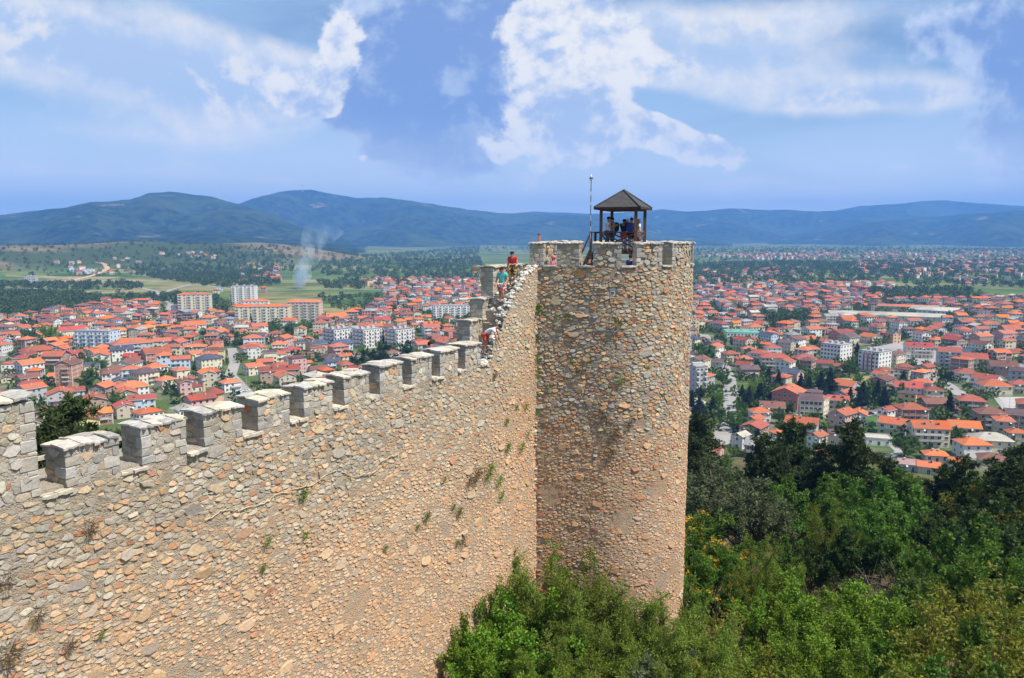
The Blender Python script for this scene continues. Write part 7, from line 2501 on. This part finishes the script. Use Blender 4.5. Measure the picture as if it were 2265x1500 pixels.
for a in [('cedar', 1655, 915, 62), ('cedar', 1640, 900, 50), ('cedar', 1680, 905, 60, 1.2), ('dark', 1700, 895, 36), ('cedar', 1700, 850, 40), ('cedar', 1722, 855, 36), ('cedar', 1788, 880, 50), ('cedar', 1815, 875, 56, 1.1), ('cedar', 1835, 872, 60, 1.1), ('cedar', 1770, 868, 44), ('mid', 1770, 838, 34, 1.3), ('cedar', 1907, 905, 62, 1.1), ('cedar', 1880, 895, 40), ('cedar', 1940, 890, 52), ('cedar', 1955, 905, 52), ('cedar', 2098, 930, 66, 0.9), ('cedar', 1545, 935, 60, 1.2), ('cedar', 1575, 930, 55, 1.1), ('cedar', 1530, 915, 50), ('dark', 1590, 935, 40), ('cedar', 1560, 960, 55), ('mid', 1630, 955, 44, 1.2), ('mid', 1600, 855, 36, 1.2), ('mid', 1560, 805, 48, 1.2), ('mid', 1545, 830, 36), ('dark', 1545, 785, 30), ('mid', 1625, 770, 26, 1.3), ('mid', 1580, 765, 22), ('mid', 1685, 775, 30, 1.3), ('mid', 1755, 775, 26), ('mid', 1800, 770, 28), ('mid', 1878, 835, 42, 1.1), ('mid', 1900, 845, 24), ('cedar', 1895, 790, 34), ('dark', 2090, 850, 34), ('mid', 1760, 895, 30), ('mid', 2170, 905, 24), ('mid', 1790, 960, 30), ('bright', 1855, 985, 28), ('mid', 2000, 1010, 50, 1.5), ('mid', 2040, 1010, 30), ('cedar', 2055, 1000, 26, 0.6), ('bright', 1590, 1000, 30), ('bright', 1620, 1010, 30), ('mid', 1680, 965, 24), ('mid', 1970, 950, 24), ('dark', 2120, 895, 24),
          ('mid', 195, 860, 56, 1.1), ('mid', 185, 830, 44), ('bright', 215, 818, 34, 1.4), ('mid', 165, 820, 30, 1.3), ('bright', 110, 760, 44, 1.3), ('mid', 70, 755, 30), ('mid', 190, 790, 30), ('mid', 175, 770, 22), ('mid', 262, 845, 24), ('mid', 285, 848, 18), ('mid', 262, 900, 38, 1.2), ('mid', 305, 905, 30, 1.2), ('mid', 215, 910, 34), ('bright', 345, 868, 16), ('bright', 385, 876, 18), ('mid', 425, 882, 16), ('dark', 125, 898, 30), ('mid', 120, 830, 24),
          ('dark', 790, 815, 36, 1.3), ('dark', 815, 800, 34, 1.3), ('dark', 840, 810, 40, 1.4), ('dark', 870, 815, 36, 1.3), ('dark', 770, 800, 30, 1.2), ('dark', 850, 785, 34, 1.2), ('cedar', 847, 765, 36, 0.7), ('dark', 900, 790, 30, 1.2), ('dark', 905, 770, 22), ('mid', 890, 830, 26), ('mid', 640, 740, 26, 1.3), ('mid', 610, 738, 24, 1.3), ('bright', 665, 736, 24, 1.3), ('mid', 590, 735, 20), ('mid', 548, 757, 26, 1.3), ('mid', 520, 752, 28, 1.2), ('mid', 530, 768, 20, 1.4), ('bright', 960, 738, 30, 1.4), ('bright', 990, 735, 30, 1.4), ('bright', 930, 722, 24, 1.3), ('cedar', 912, 705, 30, 0.5), ('mid', 720, 712, 22), ('mid', 680, 805, 26, 1.2), ('mid', 705, 800, 22), ('mid', 985, 760, 24), ('mid', 500, 735, 22), ('mid', 830, 690, 16), ('cedar', 556, 722, 30, 0.5)]:
    row_tree(*a)
for k in range(44):
    px_, py_ = (rnd.uniform(1525, 1740), rnd.uniform(870, 1000)) if k < 26 else (rnd.uniform(1740, 2000), rnd.uniform(850, 925))
    q_ = ground(px_, py_)
    if gfree(q_.x, q_.y, 1.5):
        gadd(q_.x, q_.y, 2.0)
        put_tree(rnd.choice(['cedar', 'dark', 'mid', 'mid', 'bright']), q_.x, q_.y, rnd.uniform(6, 11), 1.1, None, 'trees of the town')
cnt = 0
for _ in range(6000):
    if cnt >= 110: break
    z_ = rnd.choice(TOWN)
    xs = [p_[0] for p_ in z_]; ys = [p_[1] for p_ in z_]
    x, y = rnd.uniform(min(xs), max(xs)), rnd.uniform(min(ys), min(ys) + 620)
    if not inpoly(x, y, z_) or not gfree(x, y, 2.2) or inpoly(x, y, PLAZA) or inpoly(x, y, COURT): continue
    px, py, _c = project((x, y, 3))
    if px < -20 or px > 2290 or hidden(px, py): continue
    gadd(x, y, 3.0)
    put_tree(rnd.choice(['mid', 'mid', 'dark', 'bright', 'mid']), x, y, rnd.uniform(4, 7.5), 1.15, None, 'trees of the town')
    cnt += 1

# ---- woods, hedges and orchards of the plain: one mass nobody could count
g = np.random.default_rng(91)
TP = []


def wood(pts, n, h0, h1, slim=1.0):
    z_ = zone(pts)
    xs = [p_[0] for p_ in z_]; ys = [p_[1] for p_ in z_]
    k = 0
    for _ in range(n * 12):
        if k >= n: break
        x, y = rnd.uniform(min(xs), max(xs)), rnd.uniform(min(ys), max(ys))
        if inpoly(x, y, z_):
            TP.append((x, y, rnd.uniform(h0, h1), slim)); k += 1


wood([(-150, 645), (60, 648), (170, 652), (300, 668), (230, 672), (150, 688), (60, 700), (-150, 712)], 1150, 5, 9.5)
wood([(260, 650), (330, 655), (400, 650), (480, 655), (520, 690), (480, 698), (380, 672), (300, 668)], 220, 4, 8)
wood([(280, 588), (420, 585), (600, 600), (620, 632), (480, 636), (340, 616)], 750, 6, 11)
wood([(-100, 628), (280, 626), (320, 634), (300, 642), (-100, 638)], 300, 5, 9)
wood([(700, 575), (1060, 570), (1080, 612), (760, 618), (690, 600)], 800, 6, 12)
wood([(700, 622), (1060, 612), (1060, 640), (720, 640)], 330, 5, 9)
wood([(700, 655), (930, 655), (900, 690), (760, 700)], 120, 4, 7)
wood([(1510, 585), (1800, 580), (2050, 590), (1900, 632), (1510, 640)], 1300, 7, 13)
wood([(1900, 580), (2350, 575), (2350, 640), (2000, 630)], 1300, 6, 11)
wood([(1510, 552), (2350, 550), (2350, 578), (1510, 585)], 1300, 7, 14)
wood([(1000, 548), (2350, 546), (2350, 553), (1000, 556)], 500, 8, 16)
wood([(640, 545), (1060, 545), (1060, 572), (640, 580)], 500, 8, 14)
wood([(1900, 640), (2130, 640), (2220, 664), (1920, 668)], 260, 6, 10)
wood([(1680, 695), (1790, 690), (1800, 720), (1690, 735)], 90, 5, 9)
wood([(-150, 556), (350, 560), (350, 612), (-150, 606)], 260, 3, 7)
wood([(330, 550), (640, 545), (660, 600), (420, 590)], 380, 4, 9)
wood([(-150, 552), (500, 545), (700, 552), (700, 562), (-150, 566)], 800, 4, 9)
wood([(1590, 585), (1720, 585), (1720, 602), (1590, 605)], 70, 16, 24, 0.25)
wood([(1820, 590), (1960, 588), (1960, 602), (1820, 604)], 12, 16, 24, 0.3)
wood([(850, 560), (940, 560), (940, 580), (850, 582)], 40, 16, 24, 0.25)
wood([(80, 655), (170, 655), (180, 675), (90, 678)], 26, 13, 18, 0.3)
for z_, n_ in ((TOWN[0], 750), (TOWN[1], 2000)):
    xs = [p_[0] for p_ in z_]; ys = [p_[1] for p_ in z_]; k = 0
    for _ in range(n_ * 20):
        if k >= n_: break
        x, y = rnd.uniform(min(xs), max(xs)), rnd.uniform(min(ys) + 60, max(ys))
        if inpoly(x, y, z_) and gfree(x, y, 1.6) and not inpoly(x, y, PLAZA) and not inpoly(x, y, COURT) and not any(inpoly(x, y, q_) for q_ in MEAD):
            TP.append((x, y, rnd.uniform(3.5, 7.5), 1.1)); k += 1
TP = np.array(TP)
K = 46
n = len(TP)
zz = Hn(TP[:, 0], TP[:, 1])
u = g.normal(0, 1, (n, K, 3)); u /= np.linalg.norm(u, axis=2, keepdims=True)
u *= g.uniform(0.55, 1.0, (n, K, 1))
hgt = TP[:, 2][:, None]; wid = (TP[:, 2] * TP[:, 3])[:, None] * 0.48
P = np.stack([TP[:, 0][:, None] + u[..., 0] * wid, TP[:, 1][:, None] + u[..., 1] * wid, zz[:, None] + hgt * 0.54 + u[..., 2] * hgt * 0.48], -1).reshape(-1, 3)
D = u.reshape(-1, 3) * 0.8 + g.normal(0, 0.6, (n * K, 3))
sz = np.repeat(np.minimum(TP[:, 2] * 0.34, 2.6 + 0 * TP[:, 2]) * np.clip(TP[:, 3] + 0.3, 0, 1), K)
V, Q = leaves_np(P, D, sz, sz * 0.8, g)
tint = np.repeat(np.clip(np.repeat(g.random(n), K) * 0.8 + g.random(n * K) * 0.3, 0, 1), 4)
o = place('distant_woods', mesh_np('distant_woods', V, [Q], ['far leaf'], tint=tint))
tag(o, 'distant woods, hedges and poplars over the plain', 'woods', None, 'stuff')

# ---- cars
def car_meshes():
    b = MB()
    prof = [(-2.1, .35), (-2.1, .78), (-1.9, .92), (-1.0, .98), (1.15, .98), (1.95, .86), (2.1, .62), (2.1, .35)]
    for s in (-1, 1):
        q_ = [(x, s * .86, z) for x, z in prof]
        b.poly(q_ if s < 0 else q_[::-1])
    for i in range(len(prof)):
        (x0, z0), (x1, z1) = prof[i], prof[(i + 1) % len(prof)]
        b.poly([(x0, -.86, z0), (x0, .86, z0), (x1, .86, z1), (x1, -.86, z1)])
    rf = [(-1.0, 1.40), (.35, 1.42)]
    b.poly([(-1.0, -.62, 1.40), (.35, -.62, 1.42), (.35, .62, 1.42), (-1.0, .62, 1.40)])
    c = MB()
    A = [(-1.75, -.8, .95), (1.05, -.8, .98), (1.05, .8, .98), (-1.75, .8, .95)]; B = [(-1.0, -.63, 1.39), (.35, -.63, 1.41), (.35, .63, 1.41), (-1.0, .63, 1.39)]
    for k in range(4):
        c.poly([A[k], A[(k + 1) % 4], B[(k + 1) % 4], B[k]])
    w = MB(); w.tube([(0, -.1, 0), (0, .1, 0)], [.32, .32], 12)
    l = MB(); l.box(-.03, .03, -.18, .18, -.07, .07)
    return b, c.mesh('cabin_glass', 'car glass'), w.mesh('wheel', 'tyre'), l.mesh('headlight', 'lamp white')


cb, cgl, cwh, clt = car_meshes()
CARM = {k: cb.mesh('car_body', 'car ' + k) for k in ('white', 'silver', 'black', 'navy', 'red', 'yellow')}


def car(px, py, rot, colr):
    p = ground(px, py)
    o = empty('car', (p.x, p.y, H(p.x, p.y) + 0.1), math.radians(rot))
    place('body', CARM[colr], o); place('cabin_glass', cgl, o)
    for sx in (-1.3, 1.3):
        for sy in (-.8, .8):
            place('wheel', cwh, o, (sx, sy, .32))
    for sy in (-.6, .6):
        place('headlight', clt, o, (2.1, sy, .68))
    register(o, '%s hatchback car parked' % colr, 'car', 'car', 'cars parked in the town', p)


for a in [(1911, 917, 20, 'white'), (1925, 917, 20, 'navy'), (1990, 776, 10, 'silver'), (2003, 783, 10, 'yellow'), (2018, 797, 5, 'navy'), (2060, 770, 80, 'black'), (2050, 768, 80, 'silver'), (2040, 767, 80, 'red'), (2070, 772, 80, 'white'), (2080, 775, 80, 'navy'), (1960, 783, 40, 'white'), (1932, 786, 30, 'silver'), (2010, 765, 80, 'black'), (2022, 766, 80, 'white'),
          (1604, 842, 75, 'white'), (1604, 850, 75, 'silver'), (1605, 858, 75, 'white'), (1606, 867, 75, 'navy'), (1607, 876, 75, 'silver'), (1608, 886, 75, 'white'), (1626, 856, 70, 'white'), (1628, 866, 70, 'white'), (1629, 876, 70, 'silver'), (1612, 905, 75, 'black'), (1588, 760, 0, 'black'), (1545, 742, 30, 'white'), (1556, 748, 30, 'red'), (1567, 752, 30, 'silver'), (1540, 750, 30, 'white'), (1590, 950, 60, 'white'),
          (532, 868, 60, 'white'), (540, 876, 60, 'silver'), (526, 852, 60, 'white'), (548, 884, 60, 'navy'), (545, 866, 60, 'white'), (520, 842, 60, 'silver'), (385, 893, 10, 'navy'), (352, 700, 40, 'white'), (370, 692, 40, 'red')]:
    car(*a)

# ---- court fence and street lamps
P = [ground(*q_) for q_ in ((2196, 878), (2222, 912), (2330, 925))]
fr = empty('court_fence', P[0], 0, 'thin wire fence along the grey sports court', 'fence')
for a, b_ in zip(P[:-1], P[1:]):
    k_ = int((b_ - a).length / 5)
    for k in range(k_ + 1):
        q_ = a.lerp(b_, k / k_) - P[0]
        MB().tube([q_, q_ + Vector((0, 0, 4))], [.06, .05], 5).build('post', 'dark metal', fr)
    for z in (0.3, 2.0, 3.9):
        MB().bar(a - P[0] + Vector((0, 0, z)), b_ - P[0] + Vector((0, 0, z)), .05).build('rail', 'dark metal', fr)
for px, py, lab in ((1648, 1000, 'grey street lamp beside the white gabled house'), (1640, 800, 'grey street lamp beside the main street'), (1772, 800, 'grey street lamp behind the skylight house'), (2020, 802, 'grey street lamp on the car park'), (2232, 905, 'grey street lamp at the sports court'), (545, 850, 'grey street lamp on the pale street')):
    p = ground(px, py)
    lr_ = empty('street_lamp', (p.x, p.y, p.z), 0, lab, 'street lamp', 'street lamps')
    MB().tube([(0, 0, -.2), (0, 0, 8), (.1, 0, 8.6), (.9, 0, 8.9)], [.12, .08, .06, .05], 6).build('pole', 'concrete', lr_)
    MB().box(.8, 1.5, -.12, .12, 8.8, 8.95).build('lamp_head', 'lamp white', lr_)

finish_labels()

# ------------------------------------------------------------------ smoke from a field fire
p = ground(655, 640)
k = p.y / FPX
pts = [(0, 0), (4, 12), (14, 34), (24, 60), (34, 90), (50, 122), (72, 150)]
rad = [7, 16, 22, 25, 30, 38, 46]
b = MB()
b.tube([(a_ * k, 3 * i_, z_ * k) for i_, (a_, z_) in enumerate(pts)], [r_ * k for r_ in rad], 18)
sm = b.build('smoke', 'concrete', None, True, (p.x, p.y, p.z + 1))
sm.data.materials.clear()
m = bpy.data.materials.new('smoke'); m.use_nodes = True
t = NT(m.node_tree)
for n in list(t.nt.nodes): t.nt.nodes.remove(n)
out = t.node('ShaderNodeOutputMaterial'); pv = t.node('ShaderNodeVolumePrincipled')
co = t.node('ShaderNodeTexCoord').outputs['Object']
nn, _ = t.noise(t.mapping(co, (0.042, 0.042, 0.024)), 1.0, 5, 0.65)
sp = t.node('ShaderNodeSeparateXYZ'); t.link(co, sp.inputs[0])
dn = t.m('MULTIPLY', t.ss(nn, 0.44, 0.64), t.m('ADD', t.ss(sp.outputs[2], 150 * k, 50 * k, 0.0, 0.045), t.ss(sp.outputs[2], 60 * k, 4 * k, 0.0, 0.16)))
t.link(dn, pv.inputs['Density'])
pv.inputs['Color'].default_value = (0.72, 0.86, 1.0, 1)
t.link(pv.outputs[0], out.inputs['Volume'])
sm.data.materials.append(m)
tag(sm, 'thin pale smoke column rising from the green plain', 'smoke', None, 'stuff')

# ------------------------------------------------------------------ air: one box of thin even haze round everything
hb = MB()
hb.box(-13000, 13000, -2500, 15800, -30, 740)
hz = hb.build('haze', 'concrete')
hz.data.materials.clear()
hm = bpy.data.materials.new('haze')
hm.use_nodes = True
ht = NT(hm.node_tree)
for n in list(ht.nt.nodes):
    ht.nt.nodes.remove(n)
ho = ht.node('ShaderNodeOutputMaterial')
pv = ht.node('ShaderNodeVolumePrincipled')
pv.inputs['Color'].default_value = (0.17, 0.42, 1.0, 1)
pv.inputs['Density'].default_value = 1.05e-4
pv.inputs['Anisotropy'].default_value = 0.0
ht.link(pv.outputs[0], ho.inputs['Volume'])
hz.data.materials.append(hm)
tag(hz, 'thin blue haze over the valley and mountains', None, None, 'stuff')
